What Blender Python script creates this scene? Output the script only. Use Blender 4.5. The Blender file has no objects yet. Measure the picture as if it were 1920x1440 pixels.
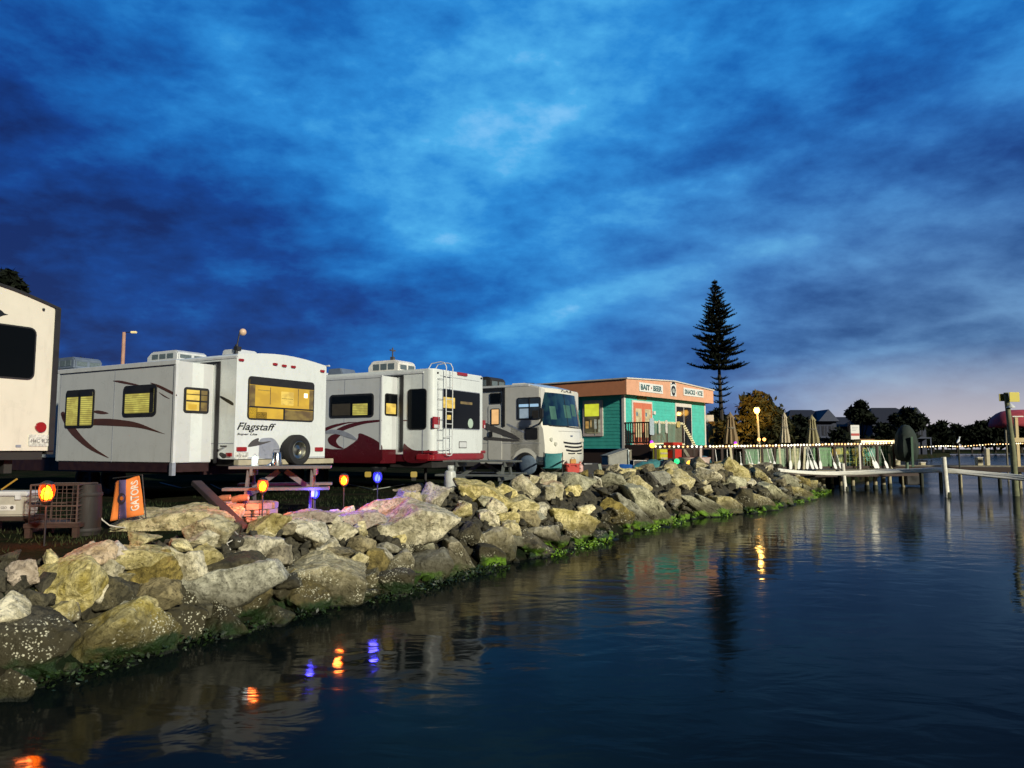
import bpy, bmesh, math, random
from mathutils import Vector, Matrix, noise, geometry
R = math.radians
S = bpy.context.scene
COL = S.collection
rnd = random.Random(7)

# ------------------------------------------------------------ camera (eye 1.9 m above the water, pitched up 5 degrees)
F = 1387.0; PITCH = math.atan((841-720)/F); EYE = Vector((0, 0, 1.9))
cam = bpy.data.cameras.new('camera'); camo = bpy.data.objects.new('camera', cam); COL.objects.link(camo)
cam.sensor_width = 36; cam.lens = F/1920*36; cam.clip_start = .1; cam.clip_end = 3000
camo.location = EYE; camo.rotation_euler = (math.pi/2+PITCH, 0, 0); S.camera = camo
_c, _s = math.cos(PITCH), math.sin(PITCH)
def ray(px, py):
    u = (px-960)/F; v = (720-py)/F
    return Vector((u, _c-v*_s, _s+v*_c))
def at(px, py, y):                       # measured point at distance y
    d = ray(px, py); return EYE + d*(y/d.y)
def gz(px, py, z):                       # measured point on the level z
    d = ray(px, py); return EYE + d*((z-EYE.z)/d.z)

# ------------------------------------------------------------ object helpers
def link(name, data): o = bpy.data.objects.new(name, data); COL.objects.link(o); return o
def tag(o, label=None, cat=None, group=None, kind=None):
    if label: o['label'] = label
    if cat: o['category'] = cat
    if group: o['group'] = group
    if kind: o['kind'] = kind
    return o
def thing(name, label, cat, loc=(0, 0, 0), rz=0, group=None):
    o = link(name, None); o.location = loc; o.rotation_euler = (0, 0, rz); o.empty_display_size = .2
    return tag(o, label, cat, group)
def copy_tree(o, parent=None):
    c = o.copy(); COL.objects.link(c)
    if parent: c.parent = parent
    for ch in [x for x in COL.objects if x.parent == o and x != c]: copy_tree(ch, c)
    return c
def rrect(x0, x1, z0, z1, r=.05, n=4):
    r = min(r, (x1-x0)*.49, (z1-z0)*.49); P = []
    for cx, cz, a in ((x1-r, z1-r, 0), (x0+r, z1-r, 90), (x0+r, z0+r, 180), (x1-r, z0+r, 270)):
        for i in range(n+1):
            t = R(a+90*i/n); P.append((cx+r*math.cos(t), cz+r*math.sin(t)))
    return P
class MB:
    def __init__(s): s.v = []; s.f = []
    def add(s, V, Fs):
        b = len(s.v); s.v += [Vector(p) for p in V]; s.f += [tuple(i+b for i in f) for f in Fs]; return s
    def box(s, x0, x1, y0, y1, z0, z1):
        V = [(x, y, z) for z in (z0, z1) for x, y in ((x0, y0), (x1, y0), (x1, y1), (x0, y1))]
        return s.add(V, [(3, 2, 1, 0), (4, 5, 6, 7), (0, 1, 5, 4), (1, 2, 6, 5), (2, 3, 7, 6), (3, 0, 4, 7)])
    def obox(s, c, h, rot=(0, 0, 0)):
        from mathutils import Euler
        M = Euler(rot).to_matrix(); c = Vector(c)
        V = [c + M@Vector((x*h[0], y*h[1], z*h[2])) for z in (-1, 1) for x, y in ((-1, -1), (1, -1), (1, 1), (-1, 1))]
        return s.add(V, [(3, 2, 1, 0), (4, 5, 6, 7), (0, 1, 5, 4), (1, 2, 6, 5), (2, 3, 7, 6), (3, 0, 4, 7)])
    def beam(s, a, b, w, t, up=(0, 0, 1)):         # rectangular bar a->b, w across, t along up
        a = Vector(a); b = Vector(b); d = (b-a).normalized(); up = Vector(up)
        if abs(d.dot(up)) > .98: up = Vector((1, 0, 0))
        x = d.cross(up).normalized(); z = x.cross(d)
        V = [p + x*i*w/2 + z*j*t/2 for p in (a, b) for i, j in ((-1, -1), (1, -1), (1, 1), (-1, 1))]
        return s.add(V, [(0, 1, 2, 3), (7, 6, 5, 4), (0, 4, 5, 1), (1, 5, 6, 2), (2, 6, 7, 3), (3, 7, 4, 0)])
    def cyl(s, a, b, r0, r1=None, n=12, cap=True):
        return s.tube([a, b], [r0, r0 if r1 is None else r1], n, cap)
    def tube(s, P, r, n=8, cap=True):
        P = [Vector(p) for p in P]; rr = r if isinstance(r, (list, tuple)) else [r]*len(P)
        b = len(s.v); ref = None
        for i, p in enumerate(P):
            d = (P[min(i+1, len(P)-1)]-P[max(i-1, 0)]).normalized()
            if ref is None: ref = Vector((0, 0, 1)) if abs(d.z) < .9 else Vector((1, 0, 0))
            x = d.cross(ref).normalized(); y = d.cross(x).normalized(); ref = x.cross(d).normalized()
            for k in range(n):
                t = 2*math.pi*k/n; s.v.append(p + (x*math.cos(t)+y*math.sin(t))*rr[i])
        for i in range(len(P)-1):
            for k in range(n):
                k2 = (k+1) % n; s.f.append((b+i*n+k, b+(i+1)*n+k, b+(i+1)*n+k2, b+i*n+k2))
        if cap:
            s.f.append(tuple(b+k for k in range(n))); s.f.append(tuple(b+(len(P)-1)*n+k for k in reversed(range(n))))
        return s
    def lathe(s, prof, c=(0, 0, 0), n=16, sx=1, sy=1, wob=0):
        c = Vector(c); b = len(s.v)
        for i, (r, z) in enumerate(prof):
            for k in range(n):
                t = 2*math.pi*k/n; q = r*(1+(wob*(1 if k % 2 else -1)))
                s.v.append(c+Vector((q*math.cos(t)*sx, q*math.sin(t)*sy, z)))
        for i in range(len(prof)-1):
            for k in range(n):
                k2 = (k+1) % n; s.f.append((b+i*n+k, b+i*n+k2, b+(i+1)*n+k2, b+(i+1)*n+k))
        s.f.append(tuple(b+k for k in reversed(range(n)))); s.f.append(tuple(b+(len(prof)-1)*n+k for k in range(n)))
        return s
    def prism(s, P, fn, a, b):                     # polygon P (2-D) extruded between depths a and b; fn(u, v, d) -> 3-D
        n = len(P); V = [fn(u, v, a) for u, v in P]+[fn(u, v, b) for u, v in P]
        return s.add(V, [tuple(range(n)), tuple(range(2*n-1, n-1, -1))]+[(i, i+n, (i+1) % n+n, (i+1) % n) for i in range(n)])
    def sphere(s, c, r, n=12, m=8, sc=(1, 1, 1)):
        prof = [(max(1e-4, math.sin(math.pi*i/m))*r, -math.cos(math.pi*i/m)*r*sc[2]) for i in range(m+1)]
        return s.lathe(prof, c, n, sc[0], sc[1])
    def build(s, name, mat, parent=None, bevel=0, smooth=35, loc=None, rz=0):
        me = bpy.data.meshes.new(name); me.from_pydata(s.v, [], s.f)
        bm = bmesh.new(); bm.from_mesh(me); bmesh.ops.recalc_face_normals(bm, faces=bm.faces)
        if bevel:
            es = [e for e in bm.edges if len(e.link_faces) == 2 and e.calc_face_angle(0) > .6]
            bmesh.ops.bevel(bm, geom=es, offset=bevel, segments=2, affect='EDGES', clamp_overlap=True)
        bm.to_mesh(me); bm.free()
        if smooth:
            me.shade_smooth(); me.set_sharp_from_angle(angle=R(smooth))
        me.materials.append(mat)
        o = link(name, me)
        if parent: o.parent = parent
        if loc is not None: o.location = loc
        if rz: o.rotation_euler = (0, 0, rz)
        return o

def text_mesh(name, body, fn, u0, u1, v0, v1, d, mat, parent, shear=0, bold=0, th=.004):
    cu = bpy.data.curves.new(name, 'FONT'); cu.body = body; cu.shear = shear; cu.offset = bold; cu.size = 1; cu.resolution_u = 3
    ob = bpy.data.objects.new('tmp', cu); COL.objects.link(ob)
    dg = bpy.context.evaluated_depsgraph_get(); dg.update()
    me = bpy.data.meshes.new_from_object(ob.evaluated_get(dg)); bpy.data.objects.remove(ob)
    xs = [v.co.x for v in me.vertices]; ys = [v.co.y for v in me.vertices]
    a, b, c, e = min(xs), max(xs), min(ys), max(ys)
    for v in me.vertices:
        v.co = Vector(fn(u0+(v.co.x-a)/(b-a)*(u1-u0), v0+(v.co.y-c)/(e-c)*(v1-v0), d))
    me.name = name; me.materials.clear(); me.materials.append(mat)
    o = link(name, me); o.parent = parent
    m = o.modifiers.new('thick', 'SOLIDIFY'); m.thickness = th; m.offset = 0
    return o

# ------------------------------------------------------------ material helpers
class NT:
    def __init__(s, tree): s.t = tree; s.n = tree.nodes; s.n.clear()
    def new(s, typ, **kw):
        n = s.n.new(typ)
        for k, v in kw.items(): setattr(n, k, v)
        return n
    def put(s, sock, v):
        if isinstance(v, bpy.types.NodeSocket): s.t.links.new(v, sock)
        elif v is not None:
            if isinstance(v, tuple) and len(v) == 3 and sock.type == 'RGBA': v = (*v, 1)
            sock.default_value = v
    def m(s, op, a, b=0.0, c=None, clamp=False):
        n = s.new('ShaderNodeMath', operation=op, use_clamp=clamp); s.put(n.inputs[0], a); s.put(n.inputs[1], b)
        if c is not None: s.put(n.inputs[2], c)
        return n.outputs[0]
    def vm(s, op, a, b=None, out=0):
        n = s.new('ShaderNodeVectorMath', operation=op); s.put(n.inputs[0], a)
        if b is not None: s.put(n.inputs[1], b)
        return n.outputs[out]
    def mix(s, f, a, b, typ='MIX'):
        n = s.new('ShaderNodeMix', data_type='RGBA', blend_type=typ); s.put(n.inputs[0], f); s.put(n.inputs[6], a); s.put(n.inputs[7], b)
        return n.outputs[2]
    def mr(s, x, a, b, c=0.0, d=1.0, smooth=True):
        n = s.new('ShaderNodeMapRange', interpolation_type='SMOOTHSTEP' if smooth else 'LINEAR')
        for i, v in enumerate((x, a, b, c, d)): s.put(n.inputs[i], v)
        return n.outputs[0]
    def noise(s, vec, scale, det=4, rough=.5, dist=0, out=0):
        n = s.new('ShaderNodeTexNoise'); s.put(n.inputs['Vector'], vec); n.inputs['Scale'].default_value = scale
        n.inputs['Detail'].default_value = det; n.inputs['Roughness'].default_value = rough; n.inputs['Distortion'].default_value = dist
        return n.outputs[out]
    def ramp(s, x, stops):
        n = s.new('ShaderNodeValToRGB'); s.put(n.inputs[0], x); e = n.color_ramp.elements
        while len(e) < len(stops): e.new(.5)
        for i, (p, c) in enumerate(stops): e[i].position = p; e[i].color = (*c, 1)
        return n.outputs[0]
    def comb(s, x, y, z):
        n = s.new('ShaderNodeCombineXYZ'); s.put(n.inputs[0], x); s.put(n.inputs[1], y); s.put(n.inputs[2], z); return n.outputs[0]
    def sep(s, v):
        n = s.new('ShaderNodeSeparateXYZ'); s.put(n.inputs[0], v); return n.outputs
def new_mat(name):
    m = bpy.data.materials.new(name); m.use_nodes = True; t = NT(m.node_tree)
    o = t.new('ShaderNodeOutputMaterial'); p = t.new('ShaderNodeBsdfPrincipled'); t.t.links.new(p.outputs[0], o.inputs[0])
    return m, t, p, o
MATS = {}
def mat(name, col, rough=.5, var=.12, scale=6, metal=0, bump=0, bscale=40, emit=None, estr=0, coat=0, alpha=1, stretch=None, dirt=0, spec=.5):
    if name in MATS: return MATS[name]
    m, t, p, o = new_mat(name)
    tc = t.new('ShaderNodeTexCoord').outputs['Object']
    v = tc
    if stretch: v = t.vm('MULTIPLY', tc, stretch)
    n = t.noise(v, scale, 5, .6)
    c0 = tuple(x*(1-var) for x in col); c1 = tuple(min(1, x*(1+var)) for x in col)
    cc = t.mix(t.mr(n, .3, .7), c0, c1)
    if dirt:
        d = t.noise(t.vm('MULTIPLY', tc, (3, 3, .5)), 2.3, 6, .65)
        cc = t.mix(t.m('MULTIPLY', t.mr(d, .5, .75), dirt), cc, (.16, .13, .09))
    t.put(p.inputs['Base Color'], cc)
    t.put(p.inputs['Roughness'], t.mr(n, .2, .8, max(.02, rough*.8), min(1, rough*1.2)))
    p.inputs['Metallic'].default_value = metal; p.inputs['Specular IOR Level'].default_value = spec
    if coat: p.inputs['Coat Weight'].default_value = coat; p.inputs['Coat Roughness'].default_value = .08
    if emit: p.inputs['Emission Color'].default_value = (*emit, 1); p.inputs['Emission Strength'].default_value = estr
    if alpha < 1: p.inputs['Alpha'].default_value = alpha
    if bump:
        b = t.new('ShaderNodeBump'); b.inputs['Strength'].default_value = bump; b.inputs['Distance'].default_value = .02
        t.put(b.inputs['Height'], t.noise(v, bscale, 6, .65)); t.put(p.inputs['Normal'], b.outputs[0])
    MATS[name] = m; return m
# ------------------------------------------------------------ sky: blue-hour stratus over a faint Nishita sky
def uvdir(px, py): return ray(px, py).normalized()
w = bpy.data.worlds.new('World'); S.world = w; w.use_nodes = True
t = NT(w.node_tree); wo = t.new('ShaderNodeOutputWorld'); bg = t.new('ShaderNodeBackground'); t.t.links.new(bg.outputs[0], wo.inputs[0])
SUN_EL, SUN_AZ = 20, 142      # light comes from behind the camera, to the right
sky = t.new('ShaderNodeTexSky', sky_type='NISHITA', sun_disc=False, sun_elevation=R(SUN_EL), sun_rotation=R(SUN_AZ))
D = t.new('ShaderNodeTexCoord').outputs['Generated']
x, y, z = t.sep(D)
zz = t.m('ADD', t.m('MAXIMUM', z, 0.0), .36)
P = t.comb(t.m('DIVIDE', x, zz), t.m('DIVIDE', y, zz), 0.0)
warp = t.noise(P, .8, 3, .5, out=1)
P2 = t.vm('ADD', t.vm('MULTIPLY', P, (1.0, 1.25, 1)), t.vm('MULTIPLY', t.vm('SUBTRACT', warp, (.5, .5, .5)), (.8, .8, 0)))
n1 = t.noise(P2, 1.25, 6, .50)
n2 = t.noise(t.vm('ADD', P2, (7.3, 2.1, 0)), 3.6, 6, .52)
n3 = t.noise(t.vm('MULTIPLY', P2, (.9, 1.9, 1)), 1.9, 5, .5)
val = t.m('ADD', t.m('ADD', t.m('MULTIPLY', t.m('SUBTRACT', n1, .5), .9), t.m('MULTIPLY', t.m('SUBTRACT', n2, .5), .5)),
          t.m('MULTIPLY', t.m('SUBTRACT', n3, .5), .30))
def blob(px, py, wpx, hpx, rot, amp):
    c = uvdir(px, py); a = t.vm('SUBTRACT', D, tuple(c))
    X, Y, Z = t.sep(a); cr, sr = math.cos(R(rot)), math.sin(R(rot))
    ax = Vector((c.y, -c.x, 0)).normalized(); up = ax.cross(c).normalized()
    U = t.vm('DOT_PRODUCT', a, tuple(ax*cr+up*sr), 1); V = t.vm('DOT_PRODUCT', a, tuple(up*cr-ax*sr), 1)
    q = t.m('ADD', t.m('POWER', t.m('ABSOLUTE', t.m('MULTIPLY', U, F/wpx)), 2.0), t.m('POWER', t.m('ABSOLUTE', t.m('MULTIPLY', V, F/hpx)), 2.0))
    return t.m('MULTIPLY', t.m('POWER', 2.718, t.m('MULTIPLY', q, -1.0)), amp)
n4 = t.noise(t.vm('MULTIPLY', t.vm('ADD', D, t.vm('MULTIPLY', t.vm('SUBTRACT', warp, (.5, .5, .5)), (.10, .10, .06))), (5.0, 5.0, 11.0)), 1.0, 7, .60)
n5 = t.noise(t.vm('MULTIPLY', t.vm('ADD', D, (3.1, 1.7, .4)), (15.0, 15.0, 30.0)), 1.0, 5, .6)
val = t.m('ADD', val, t.m('ADD', t.m('MULTIPLY', t.m('SUBTRACT', n4, .5), .95), t.m('MULTIPLY', t.m('SUBTRACT', n5, .5), .42)))
tot = t.m('ADD', val, .47)
for b in [(1500, 70, 520, 130, 0, .12), (330, 170, 300, 150, 0, .10), (700, 230, 320, 160, 0, .09), (1050, 330, 420, 230, 0, .17), (760, 440, 120, 40, 0, .16), (1250, 520, 330, 32, 14, .22), (880, 600, 260, 40, 8, .06), (1000, 60, 300, 110, 0, .10), (410, 30, 60, 60, 0, .10),
          (0, 500, 360, 260, 0, -.40), (200, 380, 300, 50, -8, -.14), (60, 120, 120, 90, 30, -.14), (240, 620, 400, 120, 0, -.12), (560, 590, 160, 50, 12, -.14),
          (1430, 130, 170, 35, 8, -.10), (1400, 250, 160, 40, 10, -.14), (1750, 310, 260, 50, 10, -.12), (1340, 330, 110, 18, 10, .14), (1620, 240, 160, 20, 12, .12), (1900, 160, 60, 30, 0, .2),
          (1700, 560, 260, 70, 5, -.05), (900, 560, 330, 30, 10, -.08), (1800, 600, 130, 10, 8, .12), (1690, 655, 70, 9, 5, .18), (1450, 715, 80, 9, 3, .2), (1040, 640, 300, 60, 0, .08),
          (1020, 245, 70, 20, 30, .08), (1820, 60, 200, 80, -10, -.10)]:
    tot = t.m('ADD', tot, blob(*b))
colr = t.ramp(tot, [(0, (.002, .016, .11)), (.22, (.003, .045, .24)), (.45, (.007, .12, .42)), (.66, (.020, .22, .59)), (.86, (.06, .36, .72)), (1, (.17, .47, .80))])
# paler and mauve towards the low right, where the last light is
az = t.mr(x, -.05, .6); low = t.mr(z, .50, .02)
gr = t.m('MULTIPLY', az, low)
colr = t.mix(t.m('MULTIPLY', gr, .78), colr, t.mix(t.mr(tot, .1, .95), (.028, .085, .19), (.22, .33, .46)))
hz = t.m('MULTIPLY', t.mr(z, .13, .015), t.mr(x, .18, .50))
colr = t.mix(t.m('MULTIPLY', hz, t.mr(n1, .25, .6, .45, .95)), colr, (.48, .44, .47))
# the sky away from the last light (behind the camera) is darker
back = t.mr(y, -.25, .45, .08, 1.0)
colr = t.mix(1.0, colr, t.comb(back, back, back), 'MULTIPLY')
colr = t.mix(1.0, colr, t.mix(1.0, sky.outputs[0], (.0025, .0025, .0025), 'MULTIPLY'), 'ADD')
t.put(bg.inputs[0], colr); bg.inputs[1].default_value = 1.12

sun = bpy.data.lights.new('sun', 'SUN'); suno = link('sun', sun); sun.energy = 4.5; sun.angle = R(2.5); sun.color = (1, .95, .79)
dl = Vector((math.sin(R(SUN_AZ))*math.cos(R(SUN_EL)), math.cos(R(SUN_AZ))*math.cos(R(SUN_EL)), math.sin(R(SUN_EL))))
suno.rotation_euler = dl.to_track_quat('Z', 'Y').to_euler()
S.view_settings.view_transform = 'Standard'; S.view_settings.look = 'None'; S.view_settings.exposure = 0; S.view_settings.gamma = 1
S.render.engine = 'CYCLES'
def point_light(name, loc, col, power, radius=.05, parent=None):
    l = bpy.data.lights.new(name, 'POINT'); l.color = col; l.energy = power; l.shadow_soft_size = radius
    o = link(name, l); o.location = loc
    if parent: o.parent = parent
    return o
# ------------------------------------------------------------ shore, ground, water
# shoreline points: x, y, width of the rock slope, height of its crest
SH = [(-9, -12, 1, .9), (-6.6, -2, 1, .9), (-5.5, 2, 1, .9), (-4.6, 4.2, 1, .9), (-3.88, 5.6, 1, .92), (-3.33, 7.0, 1.0, .95), (-2.7, 8.1, 1.0, 1.0), (-1.41, 9.8, 1.5, .95),
      (-.65, 11.3, 1.9, 1.02), (.67, 13.2, 2.1, 1.2), (3.0, 17.3, 1.9, 1.3), (4.9, 20.1, 2.1, 1.38), (8.2, 23.1, 2.6, 1.48), (13.1, 31.4, 2.2, 1.15), (14.5, 34, 2, 1.0)]
GZ = .87
def shore(p):
    best = None
    for a, b in zip(SH, SH[1:]):
        A = Vector(a[:2]); B = Vector(b[:2]); d = B-A; L2 = d.length_squared
        tt = max(0, min(1, (p-A).dot(d)/L2)); q = A+d*tt; dist = (p-q).length
        sgn = 1 if d.x*(p.y-A.y)-d.y*(p.x-A.x) > 0 else -1
        if best is None or dist < best[0]-1e-6: best = (dist, sgn, a[2]+(b[2]-a[2])*tt, a[3]+(b[3]-a[3])*tt)
    return best[0]*best[1], best[2], best[3]
def slope_z(p):
    d, w_, zc = shore(p)
    if d < 0: return -.6 if d < -.6 else d
    if d < w_: return zc*(1-(1-d/w_)**1.35)
    if d < w_+.7: return zc+(GZ-zc)*(d-w_)/.7
    return GZ
def hit(px, py):                         # where a sight line meets the rock slope
    r_ = ray(px, py); r_ = r_/r_.y; y = 4.0
    while y < 60:
        p = EYE+r_*y
        if p.z <= slope_z(p.xy): return p
        y += .05
    return None
def offs(d, z):
    out = []
    for i, a in enumerate(SH):
        A = Vector(SH[max(i-1, 0)][:2]); B = Vector(SH[min(i+1, len(SH)-1)][:2]); n = (B-A).normalized(); n = Vector((-n.y, n.x))
        q = Vector(a[:2])+n*(d(a) if callable(d) else d); out.append((q.x, q.y, z(a) if callable(z) else z))
    return out
rows = [offs(-1.2, -.9), offs(0, -.12), offs(lambda a: a[2]*.5, lambda a: a[3]*.62-.28), offs(lambda a: a[2], lambda a: GZ-.12), offs(lambda a: a[2]+.7, GZ)]
g = MB(); n = len(SH)
for r_ in rows: g.v += [Vector(p) for p in r_]
for i in range(len(rows)-1):
    for k in range(n-1): g.f.append((i*n+k, i*n+k+1, (i+1)*n+k+1, (i+1)*n+k))
inner = [Vector(p) for p in rows[-1]]
outer = [Vector(p) for p in ((15.5, 38, GZ), (22, 46, GZ), (60, 118, GZ), (100, 170, GZ), (150, 260, GZ), (150, 900, GZ), (-900, 900, GZ), (-900, -60, GZ), (-30, -60, GZ))]
poly = inner+outer; b = len(g.v); g.v += poly
for tri in geometry.tessellate_polygon([poly]): g.f.append(tuple(b+i for i in tri))
bank = [Vector(rows[0][-1])]+[v.copy() for v in outer[:5]]       # bank under the dock side
b = len(g.v); top = [inner[-1]]+outer[:6]
for q in top: g.v.append(q.copy()); g.v.append(Vector((q.x+.8, q.y-.5, -1)))
for i in range(len(top)-1): g.f.append((b+2*i, b+2*i+2, b+2*i+3, b+2*i+1))
gm, t, p, o = new_mat('grass_soil')
tc = t.new('ShaderNodeTexCoord').outputs['Object']
a1 = t.noise(tc, 1.1, 6, .6); a2 = t.noise(tc, 14, 5, .7)
cc = t.mix(t.mr(a1, .4, .62), (.011, .018, .009), (.030, .025, .017)); cc = t.mix(t.mr(a2, .35, .75, 0, .7), cc, (.008, .012, .006))
t.put(p.inputs['Base Color'], cc); p.inputs['Roughness'].default_value = 1; p.inputs['Specular IOR Level'].default_value = .0
bn = t.new('ShaderNodeBump'); bn.inputs['Strength'].default_value = .8; bn.inputs['Distance'].default_value = .05; t.put(bn.inputs['Height'], a2); t.put(p.inputs['Normal'], bn.outputs[0])
tag(g.build('ground', gm, smooth=0), kind='structure')

wm, t, p, o = new_mat('water')
tc = t.new('ShaderNodeTexCoord').outputs['Object']
a = t.noise(t.vm('MULTIPLY', tc, (1.0, 1.5, 1)), 1.6, 3, .45, .4); b_ = t.noise(t.vm('MULTIPLY', tc, (1.0, 1.7, 1)), 7.0, 2, .5, .3)
cal = t.noise(tc, .16, 3, .5)
ha = t.m('ADD', t.m('MULTIPLY', a, 1.0), t.m('MULTIPLY', b_, .05)); ha = t.m('MULTIPLY', ha, t.mr(cal, .35, .65, .6, 1.15))
bn = t.new('ShaderNodeBump'); bn.inputs['Strength'].default_value = 1.0; bn.inputs['Distance'].default_value = .011; t.put(bn.inputs['Height'], ha); t.put(p.inputs['Normal'], bn.outputs[0])
t.put(p.inputs['Base Color'], (.004, .007, .0065)); t.put(p.inputs['Roughness'], t.m('ADD', t.mr(cal, .35, .65, .05, .13), t.mr(t.sep(tc)[1], 14, 34, 0, .08))); p.inputs['IOR'].default_value = 1.085; t.put(p.inputs['Specular Tint'], (1, .52, .36))
wv = MB()
ys = [-15, 0, 4, 8, 12, 18, 26, 40, 70, 140, 400, 1500, 2600]; xs = [-40, -12, -6, -3, 0, 3, 6, 12, 25, 60, 200, 900, 2500]
for yy in ys:
    for xx in xs: wv.v.append(Vector((xx, yy, 0)))
for i in range(len(ys)-1):
    for k in range(len(xs)-1): q = i*len(xs)+k; wv.f.append((q, q+1, q+1+len(xs), q+len(xs)))
tag(wv.build('water', wm, smooth=0), kind='structure')

# far bank across the water
fs = MB(); fp = [(118, 262), (240, 285), (420, 300), (900, 330), (1500, 600), (1500, 900), (60, 900), (90, 300)]
fs.prism(fp, lambda u, v, d: (u, v, d), -.5, .7)
tag(fs.build('far_shore', gm, smooth=0), kind='structure')

# ------------------------------------------------------------ riprap
def rock_material(name, dark, pale, yellow=0, moss=1, barn=1):
    m, t, p, o = new_mat(name)
    geo = t.new('ShaderNodeNewGeometry').outputs['Position']; tc = t.new('ShaderNodeTexCoord').outputs['Object']
    rid = t.new('ShaderNodeObjectInfo').outputs['Random']
    vv = t.vm('ADD', geo, t.comb(t.m('MULTIPLY', rid, 31), t.m('MULTIPLY', rid, 17), 0.0))
    n1 = t.noise(vv, 5.5, 6, .62, .6); n2 = t.noise(vv, 24, 6, .7); n3 = t.noise(vv, 90, 4, .6)
    c = t.mix(t.mr(n1, .36, .62), dark, pale); c = t.mix(t.mr(n2, .52, .64, 0, .7), c, tuple(x*.28 for x in dark)); c = t.mix(t.mr(t.noise(vv, 11, 5, .65, .8), .52, .62, 0, .6), c, tuple(x*.5 for x in dark))
    c = t.mix(t.mr(n2, .30, .45, .45, 0), c, tuple(min(1, x*1.25) for x in pale))
    hsv = t.new('ShaderNodeHueSaturation'); t.put(hsv.inputs['Color'], c); t.put(hsv.inputs['Value'], t.mr(rid, 0, 1, .72, 1.35, False)); t.put(hsv.inputs['Saturation'], t.mr(t.m('FRACT', t.m('MULTIPLY', rid, 7.3)), 0, 1, .6, 1.2, False))
    c = hsv.outputs[0]
    X, Y, Z = t.sep(geo)
    # stain of the tide: brown-black film, then weed, barnacles just above
    wl = t.m('ADD', Z, t.m('MULTIPLY', t.m('SUBTRACT', t.noise(geo, 2.5, 5, .6), .5), .34))
    c = t.mix(t.m('MULTIPLY', t.mr(wl, .60, .22), .85), c, (.045, .038, .016))
    if barn:
        vo = t.new('ShaderNodeTexVoronoi'); t.put(vo.inputs['Vector'], geo); vo.inputs['Scale'].default_value = 44
        spots = t.m('MULTIPLY', t.mr(vo.outputs['Distance'], .46, .30), t.mr(t.noise(geo, 2.1, 5, .65), .49, .55))
        spots = t.m('MULTIPLY', spots, t.m('MULTIPLY', t.mr(wl, .56, .42), t.mr(wl, .06, .14)))
        spots = t.m('MULTIPLY', spots, t.mr(t.noise(geo, 22, 2, .5), .44, .56))
        c = t.mix(spots, c, (.62, .60, .44))
    bright = t.m('MULTIPLY', t.mr(Y, 9.5, 13.0), t.mr(t.noise(geo, .9, 3, .5), .44, .58))
    ms = t.mix(bright, (.012, .035, .006), (.17, .34, .012)); ms = t.mix(t.mr(n2, .4, .7, 0, .7), ms, (.008, .018, .004))
    c = t.mix(t.m('MULTIPLY', t.mr(wl, .20, .12), t.mr(t.noise(geo, 1.3, 4, .6), .40, .56, .12, .97)), c, ms)
    c = t.mix(t.mr(Z, .05, .015), c, (.006, .009, .005))
    t.put(p.inputs['Base Color'], c); t.put(p.inputs['Roughness'], t.mr(wl, .05, .4, .45, .85)); p.inputs['Specular IOR Level'].default_value = .35
    b = t.new('ShaderNodeBump'); b.inputs['Strength'].default_value = 1; b.inputs['Distance'].default_value = .045
    t.put(b.inputs['Height'], t.m('ADD', t.m('ADD', n1, t.m('MULTIPLY', n2, .6)), t.m('MULTIPLY', n3, .18))); t.put(p.inputs['Normal'], b.outputs[0])
    MATS[name] = m; return m
RM = {'tan': rock_material('limestone_tan', (.34, .29, .12), (.72, .63, .34)),
      'yellow': rock_material('limestone_yellow', (.44, .36, .12), (.74, .65, .34)),
      'brown': rock_material('rock_brown', (.15, .12, .045), (.36, .29, .12)),
      'dark': rock_material('rock_dark', (.055, .05, .03), (.12, .105, .06)),
      'grey': rock_material('concrete_grey', (.27, .26, .16), (.50, .48, .32), barn=0),
      'pink': rock_material('limestone_pink', (.36, .27, .17), (.58, .46, .32))}
rsets = {}
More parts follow.
